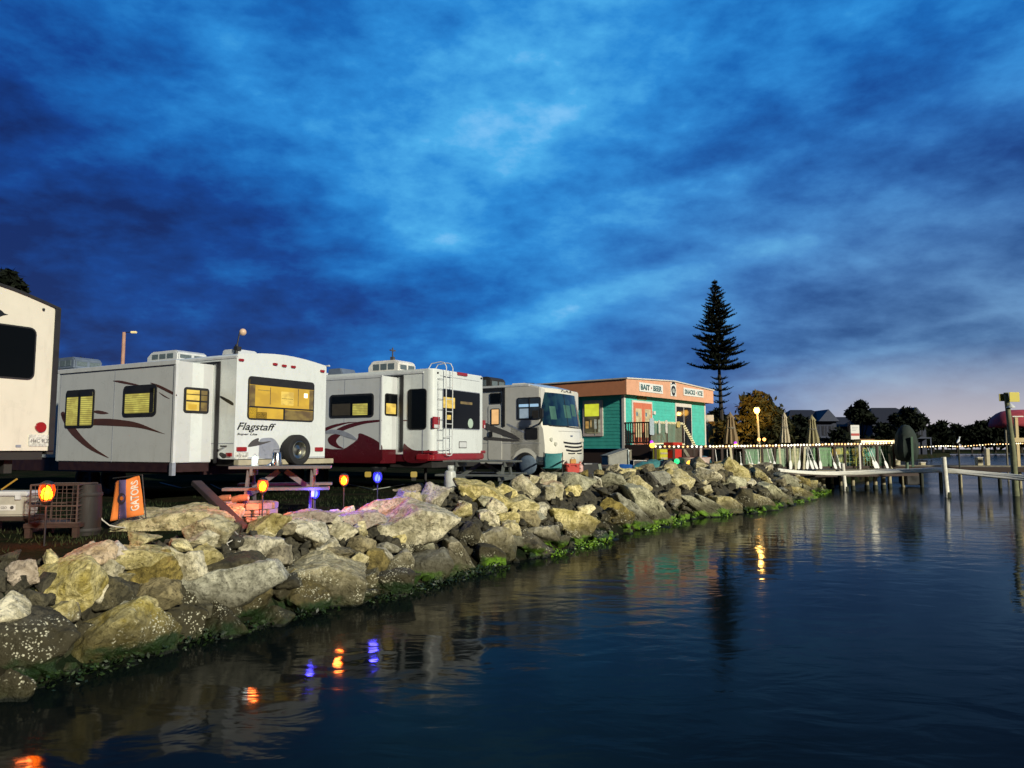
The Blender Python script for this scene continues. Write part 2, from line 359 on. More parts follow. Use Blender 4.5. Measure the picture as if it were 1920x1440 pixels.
def rock_mesh(seed, kind='boulder', sub=3, asp=(1, 1, 1)):
    rr = random.Random(seed); bm = bmesh.new()
    if kind == 'slab':
        N = rr.randint(5, 7); a0 = rr.random()*6
        pts = []
        for k in range(N):
            a = a0+2*math.pi*k/N+rr.uniform(-.25, .25); q = rr.uniform(.8, 1.0)
            ca, sa = math.cos(a), math.sin(a); e = (abs(ca)**3+abs(sa)**3)**(-1/3)
            pts.append((ca*e*q*.52, sa*e*q*.52))
        for px_, pz_ in pts:
            for yy in (-.5, .5): bm.verts.new((px_*rr.uniform(.92, 1.05), pz_*rr.uniform(.92, 1.05), yy*rr.uniform(.8, 1)))
    else:
        for k in range(rr.randint(9, 13)):
            v = Vector((rr.gauss(0, 1), rr.gauss(0, 1), rr.gauss(0, 1))).normalized()
            if kind == 'block': v = Vector([max(-.62, min(.62, c_)) for c_ in v])*.84
            else: v = v*.5*rr.uniform(.86, 1.1)
            bm.verts.new(v)
    bmesh.ops.convex_hull(bm, input=bm.verts)
    for v in [v for v in bm.verts if not v.link_faces]: bm.verts.remove(v)
    bmesh.ops.triangulate(bm, faces=bm.faces)
    # even out to unit bounds
    lo = [min(v.co[i] for v in bm.verts) for i in range(3)]; hi = [max(v.co[i] for v in bm.verts) for i in range(3)]
    for v in bm.verts: v.co = Vector([(v.co[i]-(lo[i]+hi[i])/2)/(hi[i]-lo[i]) for i in range(3)])
    bmesh.ops.bevel(bm, geom=list(bm.edges), offset=.028, segments=1, affect='EDGES', clamp_overlap=True)
    bmesh.ops.triangulate(bm, faces=bm.faces)
    bmesh.ops.subdivide_edges(bm, edges=bm.edges, cuts=1, use_grid_fill=False)
    for it in range(sub):
        es = [e for e in bm.edges if e.calc_length() > .30/(1.6**it)]
        if es: bmesh.ops.subdivide_edges(bm, edges=es, cuts=1)
        bmesh.ops.triangulate(bm, faces=[f for f in bm.faces if len(f.verts) > 3])
    o3 = Vector((seed*3.17 % 50, seed*1.31 % 50, seed*.77 % 50))
    bm.normal_update()
    A3 = Vector(asp)
    for v in bm.verts:
        cc_ = v.co*A3; q = cc_*2.4+o3
        d = noise.fractal(q, .9, 2.1, 5)*.034+noise.noise(cc_*11+o3)*.018-noise.turbulence(cc_*5+o3, 4, False)*.030+.018
        cr = abs(noise.noise(cc_*3.0+o3*2)); d -= max(0, .07-cr)*.35
        n_ = v.normal*d; v.co += Vector((n_.x/A3.x, n_.y/A3.y, n_.z/A3.z))
    me = bpy.data.meshes.new('rock'); bm.to_mesh(me); bm.free(); me.shade_smooth(); me.set_sharp_from_angle(angle=R(42))
    return me
def add_rock(me, mname, loc, size, rot, label, group='riprap rocks along the shore', name='rock'):
    me2 = me
    o = link(name, me2); o.location = loc; o.scale = size; o.rotation_euler = rot
    if not me.materials: me.materials.append(RM[mname])
    elif me.materials[0] != RM[mname]:
        o.material_slots[0].link = 'OBJECT'; o.material_slots[0].material = RM[mname]
    return tag(o, label, 'rock', group)
# (px, py, width, height, tilt, kind, colour, label) measured rocks
ROCKS = [
 (113,1082,132,96,-5,'block','yellow','large pale yellow block at the left end of the rock bank'),
 (150,1046,112,52,6,'boulder','pink','pink-tinged rock leaning behind the large pale yellow block'),
 (30,1072,54,44,0,'boulder','pink','small pinkish rock at the far left edge beside the large yellow block'),
 (30,1125,40,36,20,'boulder','tan','small pale rock low at the left edge under the pinkish one'),
 (66,1120,52,60,20,'boulder','dark','dark rock wedged left under the large yellow block'),
 (322,984,226,62,9,'slab','tan','very long pale slab lying on the crest beneath the orange garden flag'),
 (398,992,92,54,14,'boulder','tan','pale rock under the right end of the long slab by the slanting timber'),
 (365,1012,74,36,4,'boulder','tan','smooth pale rounded rock tucked under the long slab'),
 (208,1030,62,34,0,'boulder','pink','small pinkish rock on the crest left of the long slab'),
 (262,1040,112,30,-4,'slab','tan','flat narrow tan stone just below the tip of the long slab'),
 (196,1066,62,38,0,'boulder','tan','small pale knob of rock right of the large yellow block'),
 (204,1106,84,62,0,'boulder','dark','dark rounded rock below the pale knob'),
 (284,1062,104,66,-8,'block','brown','blocky brown rock with pinkish top below the flat narrow stone'),
 (290,1108,114,58,0,'boulder','brown','broad brown rock under the blocky brown one'),
 (318,1046,54,36,-25,'slab','tan','small tan wedge stone tilted beside the blocky brown rock'),
 (376,1038,76,42,0,'boulder','tan','mottled tan rock below the smooth rounded one'),
 (428,1064,132,38,6,'slab','dark','flat dark stone lying over the grey concrete slab'),
 (434,1092,190,62,8,'slab','grey','curved grey concrete slab with a row of pits along its top'),
 (466,1110,104,76,0,'boulder','brown','rounded brown rock in front of the grey concrete slab'),
 (208,1204,186,112,22,'block','yellow','bright yellow triangular boulder standing at the waterline'),
 (58,1196,150,112,-6,'boulder','dark','dark rock crusted with white barnacles at the bottom left'),
 (122,1146,66,34,0,'boulder','brown','small brown rock above the barnacled dark one'),
 (215,1134,46,28,0,'boulder','grey','small grey stone directly above the triangular yellow boulder'),
 (20,1290,120,90,0,'boulder','dark','black weedy rock in the bottom left corner at the water'),
 (332,1160,92,66,0,'boulder','dark','dark barnacle-speckled rock right of the triangular boulder'),
 (400,1168,140,74,4,'boulder','dark','mossy dark rock at the waterline under the concrete slab'),
 (500,1160,100,50,8,'boulder','dark','low mossy rock at the waterline left of the ledge stone'),
 (603,1072,156,72,-4,'slab','tan','big flat tan ledge stone jutting towards the water'),
 (562,1112,112,84,0,'boulder','brown','dark brown boulder underneath the big flat ledge stone'),
 (730,1098,120,62,8,'boulder','dark','green weedy boulder at the waterline right of the ledge stone'),
 (650,1122,120,46,10,'boulder','dark','low weedy rock at the waterline beneath the ledge stone'),
 (492,1026,92,42,0,'boulder','tan','tan rock in the middle row left of the ledge stone'),
 (455,1048,64,34,0,'boulder','tan','pale stone between the flat dark stone and the middle row'),
 (575,996,90,44,-6,'block','tan','rugged tan block on the upper row behind the ledge stone'),
 (500,984,96,42,14,'boulder','tan','tan boulder on the crest right of the brick fire ring'),
 (578,967,98,24,4,'slab','pink','long low pinkish slab on the crest below the small blue lantern'),
 (643,994,56,34,-8,'boulder','tan','small pale rock between the pinkish slab and the huge slab'),
 (676,972,92,28,3,'slab','pink','violet-lit low slab on the crest left of the huge slab'),
 (756,982,206,68,21,'slab','tan','huge pale slab rising to the right in the middle of the bank'),
 (727,949,108,30,6,'slab','pink','log-shaped pale slab behind the huge slab, violet at its left end'),
 (774,918,58,28,18,'boulder','pink','rock glowing violet beside the large blue lantern'),
 (810,926,84,46,24,'boulder','tan','mottled boulder leaning against the gas cylinder'),
 (680,1024,52,42,0,'boulder','brown','brown rock under the left foot of the huge slab'),
 (674,1048,36,26,20,'slab','tan','small light pointed stone in the lower row below the huge slab'),
 (707,1046,42,42,60,'slab','brown','upright brown wedge stone below the huge slab'),
 (752,1048,50,34,-8,'block','tan','small buff block right of the upright brown wedge'),
 (620,1034,90,44,-5,'boulder','brown','brown rock behind the right half of the ledge stone'),
 (808,1054,82,58,-10,'block','grey','smooth grey-brown block at the waterline below the huge slab'),
 (862,1048,86,36,-58,'slab','tan','long slab standing steeply on end at the waterline'),
 (906,922,102,36,-22,'slab','tan','pale slab on the crest right of the gas cylinder, sloping down to the right'),
 (950,920,54,28,-6,'boulder','tan','pale rock behind the lower end of the sloping crest slab'),
 (990,912,58,54,-6,'boulder','tan','tall rugged boulder on the crest below the far picnic table'),
 (1030,900,30,34,0,'boulder','tan','small upright rock between the tall rugged boulder and the blocky one'),
 (1045,918,30,32,-20,'boulder','tan','smooth egg-shaped stone below the small upright rock'),
 (1080,902,82,34,-2,'block','grey','long blocky boulder on the crest in front of the motorhome'),
 (1146,900,58,36,0,'boulder','grey','rough grey boulder right of the long blocky one'),
 (1200,908,48,36,-20,'boulder','yellow','ochre boulder on the crest below the teal tarpaulin'),
 (1220,896,34,26,0,'boulder','dark','dark grey stone behind the ochre boulder'),
 (1180,886,36,16,0,'boulder','tan','low pale stone on the crest under the blue drum'),
 (1072,918,38,18,6,'slab','tan','short flat stone under the long blocky boulder'),
 (980,942,58,26,-6,'slab','tan','flat tan stone below the tall rugged boulder'),
 (1014,952,44,28,-10,'boulder','tan','round pale rock in the upper middle row'),
 (1074,976,96,36,-16,'slab','tan','long pinkish-tan slab in the middle of the bank, sloping down to the right'),
 (1103,957,36,24,0,'boulder','yellow','small honey-coloured pitted rock above the long tan slab'),
 (1016,996,90,40,-18,'boulder','tan','light angular boulder in the lower row left of the small green-footed one'),
 (1006,1022,82,40,-8,'boulder','brown','smooth brown waterline boulder with bright green weed along its foot'),
 (1088,996,50,32,0,'boulder','tan','round buff stone at the waterline with vivid green weed below'),
 (925,1012,82,42,14,'block','yellow','ochre barnacled boulder in the lower row'),
 (922,1040,52,38,-16,'slab','dark','dark slab dipping into the water below the ochre boulder'),
 (868,952,38,26,0,'boulder','tan','small buff rock behind the top of the huge slab'),
 (884,996,46,40,0,'boulder','dark','dark hollow-looking rock left of the ochre boulder'),
 (932,950,40,26,-30,'slab','tan','thin tan stone tilted right of the crest slab'),
 (918,968,44,22,-35,'slab','tan','narrow tan stone lying below the thin tilted one'),
 (954,970,44,24,0,'boulder','tan','pale lumpy stone in the middle row'),
 (994,966,50,28,-20,'block','brown','brown block in the middle row between pale stones'),
 (960,990,36,30,-50,'slab','tan','small upright slab left of the light angular boulder'),
 (1186,960,98,28,-42,'slab','grey','light grey slab leaning down to a tip of vivid green weed'),
 (1160,962,70,50,-20,'boulder','brown','brown boulder behind the leaning light grey slab'),
 (1217,946,118,42,-42,'slab','grey','broadest leaning concrete slab, pale faced, left of a dark gap'),
 (1268,892,80,42,-10,'boulder','yellow','big rounded yellowish boulder under the green globe lamp'),
 (1238,896,44,34,0,'boulder','grey','grey rock left of the big rounded yellowish boulder'),
 (1325,893,66,38,-8,'boulder','tan','rugged tan boulder under the white tub'),
 (1386,882,60,42,-20,'boulder','tan','highest boulder of the far rock pile, folded and grey-tan'),
 (1344,878,44,22,0,'boulder','brown','brown rock behind the rugged tan boulder'),
 (1258,926,46,38,0,'boulder','brown','pitted brown rock above the dark gap between leaning slabs'),
 (1311,949,84,18,-29,'slab','grey','thin pale plank-like slab leaning into the water, first after the dark gap'),
 (1338,946,72,14,-30,'slab','grey','narrowest leaning slab, beside the thin pale plank-like one'),
 (1364,944,56,24,-28,'slab','tan','tan leaning slab with yellow-green weed at its tip'),
 (1396,936,40,44,0,'block','dark','dark squared block standing in the water with a pale edge'),
 (1432,940,60,22,-30,'slab','tan','wedge slab right of the dark squared block, green at its tip'),
 (1458,926,72,20,-32,'slab','grey','grey slab sloping to the water right of the wedge slab'),
 (1500,926,64,20,-22,'slab','tan','last low slab before the dock, yellow-green at its end'),
 (1382,904,44,26,0,'boulder','grey','pale grey rock in the middle of the far pile'),
 (1430,890,44,34,0,'boulder','tan','pitted tan rock on the crest nearest the dock'),
 (1478,902,44,20,-35,'slab','grey','grey slab tilted under the start of the white pipes'),
 (1512,906,32,26,-20,'boulder','brown','small brown boulder standing in the water by the dock piles'),
]
for i, (px, py, wpx, hpx, tilt, kind, mn, lab) in enumerate(ROCKS):
    p = hit(px, py+hpx*.12)
    if p is None: continue
    sc = p.y/F; W_ = wpx*sc*1.08; H_ = hpx*sc*1.14
    if kind == 'slab': dep = min(W_*.55, max(H_*1.3, .18))
    else: dep = (W_+H_)*.42
    m3 = (W_+H_+dep)/3; me = rock_mesh(100+i, kind, 4 if wpx > 90 else 3, (W_/m3, H_/m3, dep/m3) if kind == 'slab' else (W_/m3, dep/m3, H_/m3))
    # local axes of the mesh: x across the view, z depth for slabs (thickness is local y)
    if kind == 'slab': size = (W_, H_, dep*1.3); rot = (R(90+12*math.sin(i*1.7)), R(-tilt), 0)
    else: size = (W_, dep, H_); rot = (R(8*math.sin(i)), R(-tilt), R(10*math.sin(i*2.3)))
    back = Vector((-.35, .9, -.12))*dep*.28
    o = add_rock(me, mn, p+back, size, rot, lab)
    if kind == 'slab':
        Mz = Matrix.Rotation(R(-tilt), 3, 'Y') @ Matrix.Rotation(R(90+9*math.sin(i*1.7)), 3, 'X')
        o.rotation_euler = (Matrix.Rotation(R(14), 3, 'Z') @ Mz).to_euler()
# fill between them
segL = []
for a, b in zip(SH[2:], SH[3:]): segL.append((Vector(a), Vector(b), (Vector(b[:2])-Vector(a[:2])).length))
pool = [rock_mesh(900+k, ('boulder', 'block', 'boulder', 'slab')[k % 4], 3) for k in range(14)]
mains = [(o.location.copy(), max(o.scale)*.5) for o in COL.objects if o.name.startswith('rock')]
rr = random.Random(21); placed = []; tries = 0
TONE = {'tan': 'pale tan', 'brown': 'brown', 'dark': 'dark', 'grey': 'grey', 'yellow': 'ochre', 'pink': 'pinkish'}
def where_txt(x_, y_, d, w_):
    row = 'at the waterline' if d < w_*.3 else ('halfway up the bank' if d < w_*.72 else 'on the crest')
    px = 960+F*x_/y_
    if px < 230: z_ = 'left of the triangular boulder'
    elif px < 430: z_ = 'around the grey concrete slab'
    elif px < 640: z_ = 'around the flat ledge stone'
    elif px < 860: z_ = 'around the huge pale slab'
    elif px < 1040: z_ = 'below the far picnic table'
    elif px < 1150: z_ = 'below the motorhome'
    elif px < 1300: z_ = 'below the bait shop'
    else: z_ = 'in the far pile next to the dock'
    return row, z_
while len(placed) < 200 and tries < 20000:
    tries += 1
    wts = [s_[2]*(s_[0][2]+.6)*(1.0 if s_[0].y < 12 else .55) for s_ in segL]
    a, b, L_ = rr.choices(segL, wts)[0]
    tt = rr.random(); base = Vector((a[0]+(b[0]-a[0])*tt, a[1]+(b[1]-a[1])*tt)); w_ = a[2]+(b[2]-a[2])*tt
    dn = Vector((b[0]-a[0], b[1]-a[1])).normalized(); nn = Vector((-dn.y, dn.x)); d = rr.uniform(-.05, w_+.35)
    q = base+nn*d; sz = rr.uniform(.17, .34)*(1+max(0, q.y-9)*.022)
    if q.y < 3.5: continue
    if any((q-p2).length < (sz+s2)*.40 for p2, s2 in placed): continue
    zq = slope_z(q)
    P3 = Vector((q.x, q.y, zq-.06))
    if any((P3-l).length < s*.55 for l, s in mains): P3.z -= sz*.25
    placed.append((q, sz))
    mn = rr.choices(['tan', 'brown', 'grey', 'dark', 'yellow', 'pink'], [5, 3, 2, 2.2, 1, .7])[0]
    if d < w_*.3: mn = rr.choice(['dark', 'brown', 'brown', 'grey', 'tan'])
    row, z_ = where_txt(q.x, q.y, d, w_)
    add_rock(rr.choice(pool), mn, P3, (sz*rr.uniform(.9, 1.5), sz*rr.uniform(.8, 1.2), sz*rr.uniform(.55, .95)), (rr.uniform(-.4, .4), rr.uniform(-.5, .5), rr.uniform(0, 6.28)),
             'small %s stone %s, %s' % (TONE[mn], row, z_), 'small %s stones %s %s' % (TONE[mn], row, z_))

# broken rubble that shows in the gaps between the rocks
rb = MB(); nv = 26; U = []
acc = 0
for (a, b, L_) in segL:
    st = .055 if a.y < 14 else .11; k = max(2, int(L_/st)); U += [(a, b, i/k) for i in range(k)]
for (a, b, f_) in U:
    A = Vector(a[:2]); B = Vector(b[:2]); dn = (B-A).normalized(); w_ = a[2]+(b[2]-a[2])*f_; base = A.lerp(B, f_)
    i_ = next(i for i, s_ in enumerate(SH) if abs(s_[0]-a[0]) < 1e-6 and abs(s_[1]-a[1]) < 1e-6)
    def nrm(j):
        P0 = Vector(SH[max(j-1, 0)][:2]); P1 = Vector(SH[min(j+1, len(SH)-1)][:2]); q = (P1-P0).normalized(); return Vector((-q.y, q.x))
    nn = nrm(i_).lerp(nrm(i_+1), f_)
    for j in range(nv+1):
        d = -.25+(w_+.9)*j/nv; q = base+nn*d; z_ = (slope_z(q)-.22) if d > 0 else -.12+d*.5
        V3 = Vector((q.x, q.y, z_)); sc = 5.0 if q.y < 14 else 3.6
        ds, pts_ = noise.voronoi(V3*sc); e = ds[1]-ds[0]
        rb.v.append(V3+Vector((0, 0, .13*min(1, e*1.8)-.05+noise.noise(V3*14)*.02+.05*noise.noise(pts_[0]*7))))
for i in range(len(U)-1):
    for j in range(nv): q = i*(nv+1)+j; rb.f.append((q, q+1, q+nv+2, q+nv+1))
small = [rock_mesh(1500+k, ('boulder', 'block', 'slab')[k % 3], 1) for k in range(9)]
from mathutils import Euler
for i in range(1500):
    a, b, L_ = rr.choices(segL, [s_[2]*(s_[0][2]+.6)*(1.0 if s_[0].y < 12 else .6) for s_ in segL])[0]; tt = rr.random(); A = Vector(a[:2]); B = Vector(b[:2]); w_ = a[2]+(b[2]-a[2])*tt; dn = (B-A).normalized()
    q = A.lerp(B, tt)+Vector((-dn.y, dn.x))*rr.uniform(.0, w_+.5); sz = rr.uniform(.07, .20)*(1+max(0, q.y-9)*.03); me = small[i % 9]
    Mx = Matrix.Translation((q.x, q.y, slope_z(q)-.12-sz*.1)) @ Euler((rr.random()*6, rr.random()*6, rr.random()*6)).to_matrix().to_4x4() @ Matrix.Diagonal((sz, sz*rr.uniform(.7, 1.2), sz*.8, 1))
    rb.add([Mx@v.co for v in me.vertices], [tuple(p_.vertices) for p_ in me.polygons])
tag(rb.build('rubble', RM['dark'], smooth=40), 'small broken rubble filling the gaps under the larger shore rocks', 'rubble', kind='stuff')

# seaweed fringe hanging on the stones along the waterline
for nm_, c0, c1, lab, yr, n_ in (('seaweed_dark', (.006, .014, .004), (.02, .045, .008), 'dark green seaweed clinging to the nearer stones at the waterline', (3, 12.5), 9000), ('seaweed_bright', (.05, .12, .01), (.20, .36, .02), 'bright yellow-green seaweed clinging to the farther stones at the waterline', (12.5, 33), 5200)):
    m, t, p, o = new_mat(nm_); tc = t.new('ShaderNodeTexCoord').outputs['Object']; t.put(p.inputs['Base Color'], t.mix(t.mr(t.noise(tc, 6, 4, .6), .35, .65), c0, c1)); p.inputs['Roughness'].default_value = .5
    b = MB()
    for i in range(n_):
        a_, b_, L_ = rr.choices(segL, [s_[2] for s_ in segL])[0]; tt = rr.random(); A = Vector(a_[:2]); B = Vector(b_[:2]); dn = (B-A).normalized(); q = A.lerp(B, tt)
        if not yr[0] <= q.y < yr[1]: continue
        if noise.noise(Vector((q.x*.9, q.y*.9, 3.3))) < (-.25 if nm_ == 'seaweed_dark' else .08): continue
        q = q+Vector((-dn.y, dn.x))*rr.uniform(-.16, .12); k_ = 1+max(0, q.y-9)*.05; z_ = rr.uniform(-.01, .10); s_ = rr.uniform(.012, .035)*k_
        d1 = Vector((rr.gauss(0, 1), rr.gauss(0, 1), rr.gauss(-.3, .7))).normalized()*s_; d2 = d1.cross(Vector((rr.gauss(0, 1), rr.gauss(0, 1), rr.gauss(0, 1)))).normalized()*s_*.5
        P_ = Vector((q.x, q.y, z_)); i0 = len(b.v); b.v += [P_-d1, P_+d2, P_+d1, P_-d2]; b.f.append((i0, i0+1, i0+2, i0+3))
    me = bpy.data.meshes.new('seaweed'); me.from_pydata(b.v, [], b.f); me.materials.append(m); tag(link('seaweed', me), lab, 'seaweed', kind='stuff')
# ------------------------------------------------------------ paints and glass
WHITE = mat('gelcoat_white', (.66, .70, .68), .28, .03, 3, coat=.3, dirt=.18)
GREYW = mat('gelcoat_grey_white', (.55, .57, .56), .3, .03, 3, coat=.3, dirt=.12)
CREAM = mat('gelcoat_cream', (.68, .65, .54), .3, .03, 3, coat=.2, dirt=.18)
MAROON = mat('paint_maroon', (.075, .006, .010), .25, .08, 4, coat=.2)
SKIRT = mat('skirt_dark_maroon', (.022, .006, .006), .6, .2)
RIMD = mat('rim_shaded', (.03, .03, .03), .7, .3, 9)  # darker copy of the steel rim, standing in for underbody shade
RED = mat('paint_red_gloss', (.24, .012, .018), .18, .06, 4, coat=.6)
BROWN = mat('decal_brown', (.085, .035, .02), .35)
DGREY = mat('decal_dark_grey', (.075, .07, .068), .35)
LGREY = mat('decal_silver', (.26, .28, .33), .3)
DECALB = mat('decal_black', (.012, .015, .018), .3)
BLACK = mat('black_rubber', (.012, .012, .013), .6)
DARKM = mat('chassis_dark', (.02, .018, .016), .7)
GLASSD = mat('tinted_glass', (.003, .004, .005), .07, .02, spec=.18)
ALU = mat('aluminium', (.55, .55, .55), .32, .06, metal=1)
STEEL = mat('steel_rim', (.42, .42, .36), .35, .15, 9, metal=1, dirt=.3)
TIRE = mat('tyre_rubber', (.014, .014, .014), .75, .2, 20, bump=.3)
REDL = mat('red_lens', (.28, .01, .012), .2, .1, 40, coat=.4)
ROOFV = mat('roof_vinyl', (.42, .43, .42), .6, .08, 5, dirt=.3)
PLASTW = mat('white_plastic', (.58, .60, .60), .45, .05, 5, dirt=.2)
GRILLE = mat('grille_grey', (.10, .13, .14), .5, .3, 60)
PLATE = mat('licence_plate', (.55, .56, .50), .4, .35, 30)
def lit_mat(name, c, s_, scale=3, slats=0, depth=.5, dark=(.35, .22, .05)):
    m, t, p, o = new_mat(name); tc = t.new('ShaderNodeTexCoord').outputs['Object']
    n = t.noise(t.vm('MULTIPLY', tc, (1, 1, 1.6)), scale, 3, .5)
    cc = t.mix(t.mr(n, .38, .62), tuple(a*b for a, b in zip(c, (1-depth*.6, 1-depth*.7, 1-depth*.8))), c)
    if slats:
        X, Y, Z = t.sep(tc); wv_ = t.m('SINE', t.m('MULTIPLY', Z, slats))
        cc = t.mix(t.mr(wv_, .1, .9, 0, .75), cc, tuple(a*.22 for a in c))
    t.put(p.inputs['Base Color'], (.03, .03, .03)); p.inputs['Roughness'].default_value = .12
    t.put(p.inputs['Emission Color'], cc); p.inputs['Emission Strength'].default_value = s_
    MATS[name] = m; return m
LIT_Y = lit_mat('lit_interior_yellow', (.80, .48, .02), .95, 2, 0, .35)
LIT_B = lit_mat('lit_blind_yellow', (.62, .56, .10), .9, 4, 150)
LIT_O = lit_mat('lit_interior_amber', (.95, .66, .10), 1.0, 5)
LIT_D = lit_mat('lit_dim_interior', (.30, .20, .03), .8, 3, 0, .9)
LIT_P = lit_mat('lit_peach_pane', (.95, .55, .22), .95, 3, 0, .2)
BLINDD = mat('dark_blind', (.05, .04, .025), .6)

class Frame:
    """local frame of a vehicle or building: x across the face, y away from it, z up"""
    def __init__(s, x, y, z, deg): s.o = Vector((x, y, z)); s.a = R(deg); s.M = Matrix.Rotation(s.a, 3, 'Z'); s.I = s.M.transposed()
    def _r(s, px, py): return s.I@(EYE-s.o), s.I@ray(px, py)
    def face(s, px, py, y0=0):               # -> (x, z) on the plane y = y0
        e, d = s._r(px, py); k = (y0-e.y)/d.y; p = e+d*k; return (p.x, p.z)
    def side(s, px, py, x0=0):               # -> (y, z) on the plane x = x0
        e, d = s._r(px, py); k = (x0-e.x)/d.x; p = e+d*k; return (p.y, p.z)
    def thing(s, name, label, cat, group=None): return thing(name, label, cat, s.o, s.a, group)
def on_face(y0=0): return lambda u, v, d: (u, y0-d, v)
def on_side(x0=0): return lambda u, v, d: (x0-d, u, v)
def plate(name, P, fn, d0, d1, m, parent, bevel=0): return MB().prism(P, fn, d0, d1).build(name, m, parent, bevel, smooth=30)
def quad(fr, kind, x0, y0, x1, y1, base=0):
    f = fr.face if kind == 'f' else fr.side
    ym = (y0+y1)/2; xm = (x0+x1)/2
    a = f(x0, ym, base)[0]; b = f(x1, ym, base)[0]; return (min(a, b), max(a, b), f(xm, y1, base)[1], f(xm, y0, base)[1])
def window(fr, kind, box, par, base=0, r=.08, pane=GLASSD, trim=BLACK, fw=.035, bars=(), inner=None, label=None):
    """box in photo measurements; bars: list of (x0, x1, z0, z1) as fractions of the pane; inner: list of (fractions, material, name)"""
    x0, x1, z0, z1 = quad(fr, kind, *box, base) if len(box) == 4 else box[:4]
    fn = on_face(base) if kind == 'f' else on_side(base)
    w_ = plate('window', rrect(x0, x1, z0, z1, r), fn, -.01, .018, trim, par)
    a, b, c, d = x0+fw, x1-fw, z0+fw, z1-fw
    plate('pane', rrect(a, b, c, d, max(.01, r-fw)), fn, .016, .021, pane, w_)
    for (u0, u1, v0, v1), m_, nm in (inner or []):
        plate(nm, rrect(a+(b-a)*u0, a+(b-a)*u1, c+(d-c)*v0, c+(d-c)*v1, .015), fn, .021, .0235, m_, w_)
    for u0, u1, v0, v1 in bars:
        plate('mullion', rrect(a+(b-a)*u0, a+(b-a)*u1, c+(d-c)*v0, c+(d-c)*v1, .004), fn, .02, .034, trim, w_)
    if label: w_['label'] = label
    return w_
def shell(W, L, z0, z1, crown=.06, rr_=.05, n=8):
    """body as one prism: cross-section with rounded roof corners and a slightly crowned roof, extruded along y"""
    P = [(0, z0), (W, z0)]
    for i in range(5): t_ = R(90*i/4); P.append((W-rr_+rr_*math.cos(t_), z1-rr_+rr_*math.sin(t_)))
    for i in range(1, n): u = 1-i/n; P.append((rr_+(W-2*rr_)*u, z1+crown*math.sin(math.pi*u)))
    for i in range(5): t_ = R(90+90*i/4); P.append((rr_+rr_*math.cos(t_), z1-rr_+rr_*math.sin(t_)))
    return MB().prism(P, lambda u, v, d: (u, d, v), 0, L)
def roof_ac(par, x, y, z, w_=.72, l_=1.0, h=.32, m_=None):
    P = [(-l_/2, 0), (l_/2, 0), (l_/2, h*.55), (l_*.36, h), (-l_*.40, h), (-l_/2, h*.75)]
    a = MB().prism(P, lambda u, v, d: (x+d, y+u, z+v), -w_/2, w_/2).build('air_conditioner', m_ or PLASTW, par, .03)
    for k in range(2): MB().box(x-w_/2+.06+k*w_*.46, x-w_/2+.06+k*w_*.46+w_*.36, y-l_/2-.010, y-l_/2+.02, z+.08, z+h*.62).build('grille', GRILLE, a)
    for k in range(3): MB().box(x-w_/2-.010, x-w_/2+.02, y-l_*.36+k*l_*.24, y-l_*.36+k*l_*.24+l_*.19, z+.08, z+h*.72).build('grille', GRILLE, a)
    return a
def vent(par, x, y, z, w_=.4, h=.14, m_=None):
    return MB().prism([(-w_/2, 0), (w_/2, 0), (w_*.42, h), (-w_*.3, h)], lambda u, v, d: (x+d, y+u, z+v), -w_/2, w_/2).build('roof_vent', m_ or PLASTW, par, .02)
def wheel(par, c, r, w_, axis='x', name='wheel', rimm=None):
    c = Vector(c); ax = Vector((1, 0, 0)) if axis == 'x' else Vector((0, 1, 0))
    rot = (lambda x, y, z: c+Vector((z, x, y))) if axis == 'x' else (lambda x, y, z: c+Vector((x, z, y)))
    prof = [(r*.60, -w_*.42), (r*.72, -w_*.5), (r*.93, -w_*.47), (r, -w_*.32), (r, w_*.32), (r*.93, w_*.47), (r*.72, w_*.5), (r*.60, w_*.42)]
    tb = MB(); n = 28
    for rad, h in prof:
        for k in range(n): t_ = 2*math.pi*k/n; tb.v.append(rot(rad*math.cos(t_), rad*math.sin(t_), h))
    for i in range(len(prof)-1):
        for k in range(n): tb.f.append((i*n+k, i*n+(k+1) % n, (i+1)*n+(k+1) % n, (i+1)*n+k))
    w = tb.build(name, TIRE, par)
    rb = MB(); prof2 = [(r*.60, -w_*.40), (r*.56, -w_*.42), (r*.52, -w_*.24), (r*.34, -w_*.16), (r*.20, -w_*.22), (r*.10, -w_*.26), (.001, -w_*.26)]
    for rad, h in prof2:
        for k in range(n): t_ = 2*math.pi*k/n; rb.v.append(rot(rad*math.cos(t_), rad*math.sin(t_), h))
    for i in range(len(prof2)-1):
        for k in range(n): rb.f.append((i*n+k, i*n+(k+1) % n, (i+1)*n+(k+1) % n, (i+1)*n+k))
    rb.build('rim', rimm or STEEL, w)
    hb = MB(); a_, b_ = rot(0, 0, -w_*.30), rot(0, 0, -w_*.1); hb.cyl(a_, b_, r*.09); hb.build('hub', DARKM, w)
    return w
def strip_light(par, x0, x1, z0, z1, fn, m_=REDL, name='tail_light'):
    a = plate(name, rrect(x0, x1, z0, z1, .015), fn, -.005, .03, m_, par); return a
def decal(fr, kind, pts, m_, par, base=0, d=.004, name='stripe'):
    f = fr.face if kind == 'f' else fr.side; fn = on_face(base) if kind == 'f' else on_side(base)
    P = [f(x, y, base) for x, y in pts]
    # smooth the outline a little (Chaikin) keeping it closed
    for _ in range(2):
        Q = []
        for i in range(len(P)):
            a, b = Vector(P[i]), Vector(P[(i+1) % len(P)]); Q += [tuple(a*.8+b*.2), tuple(a*.2+b*.8)]
        P = Q
    return plate(name, P, fn, -.002, d, m_, par)

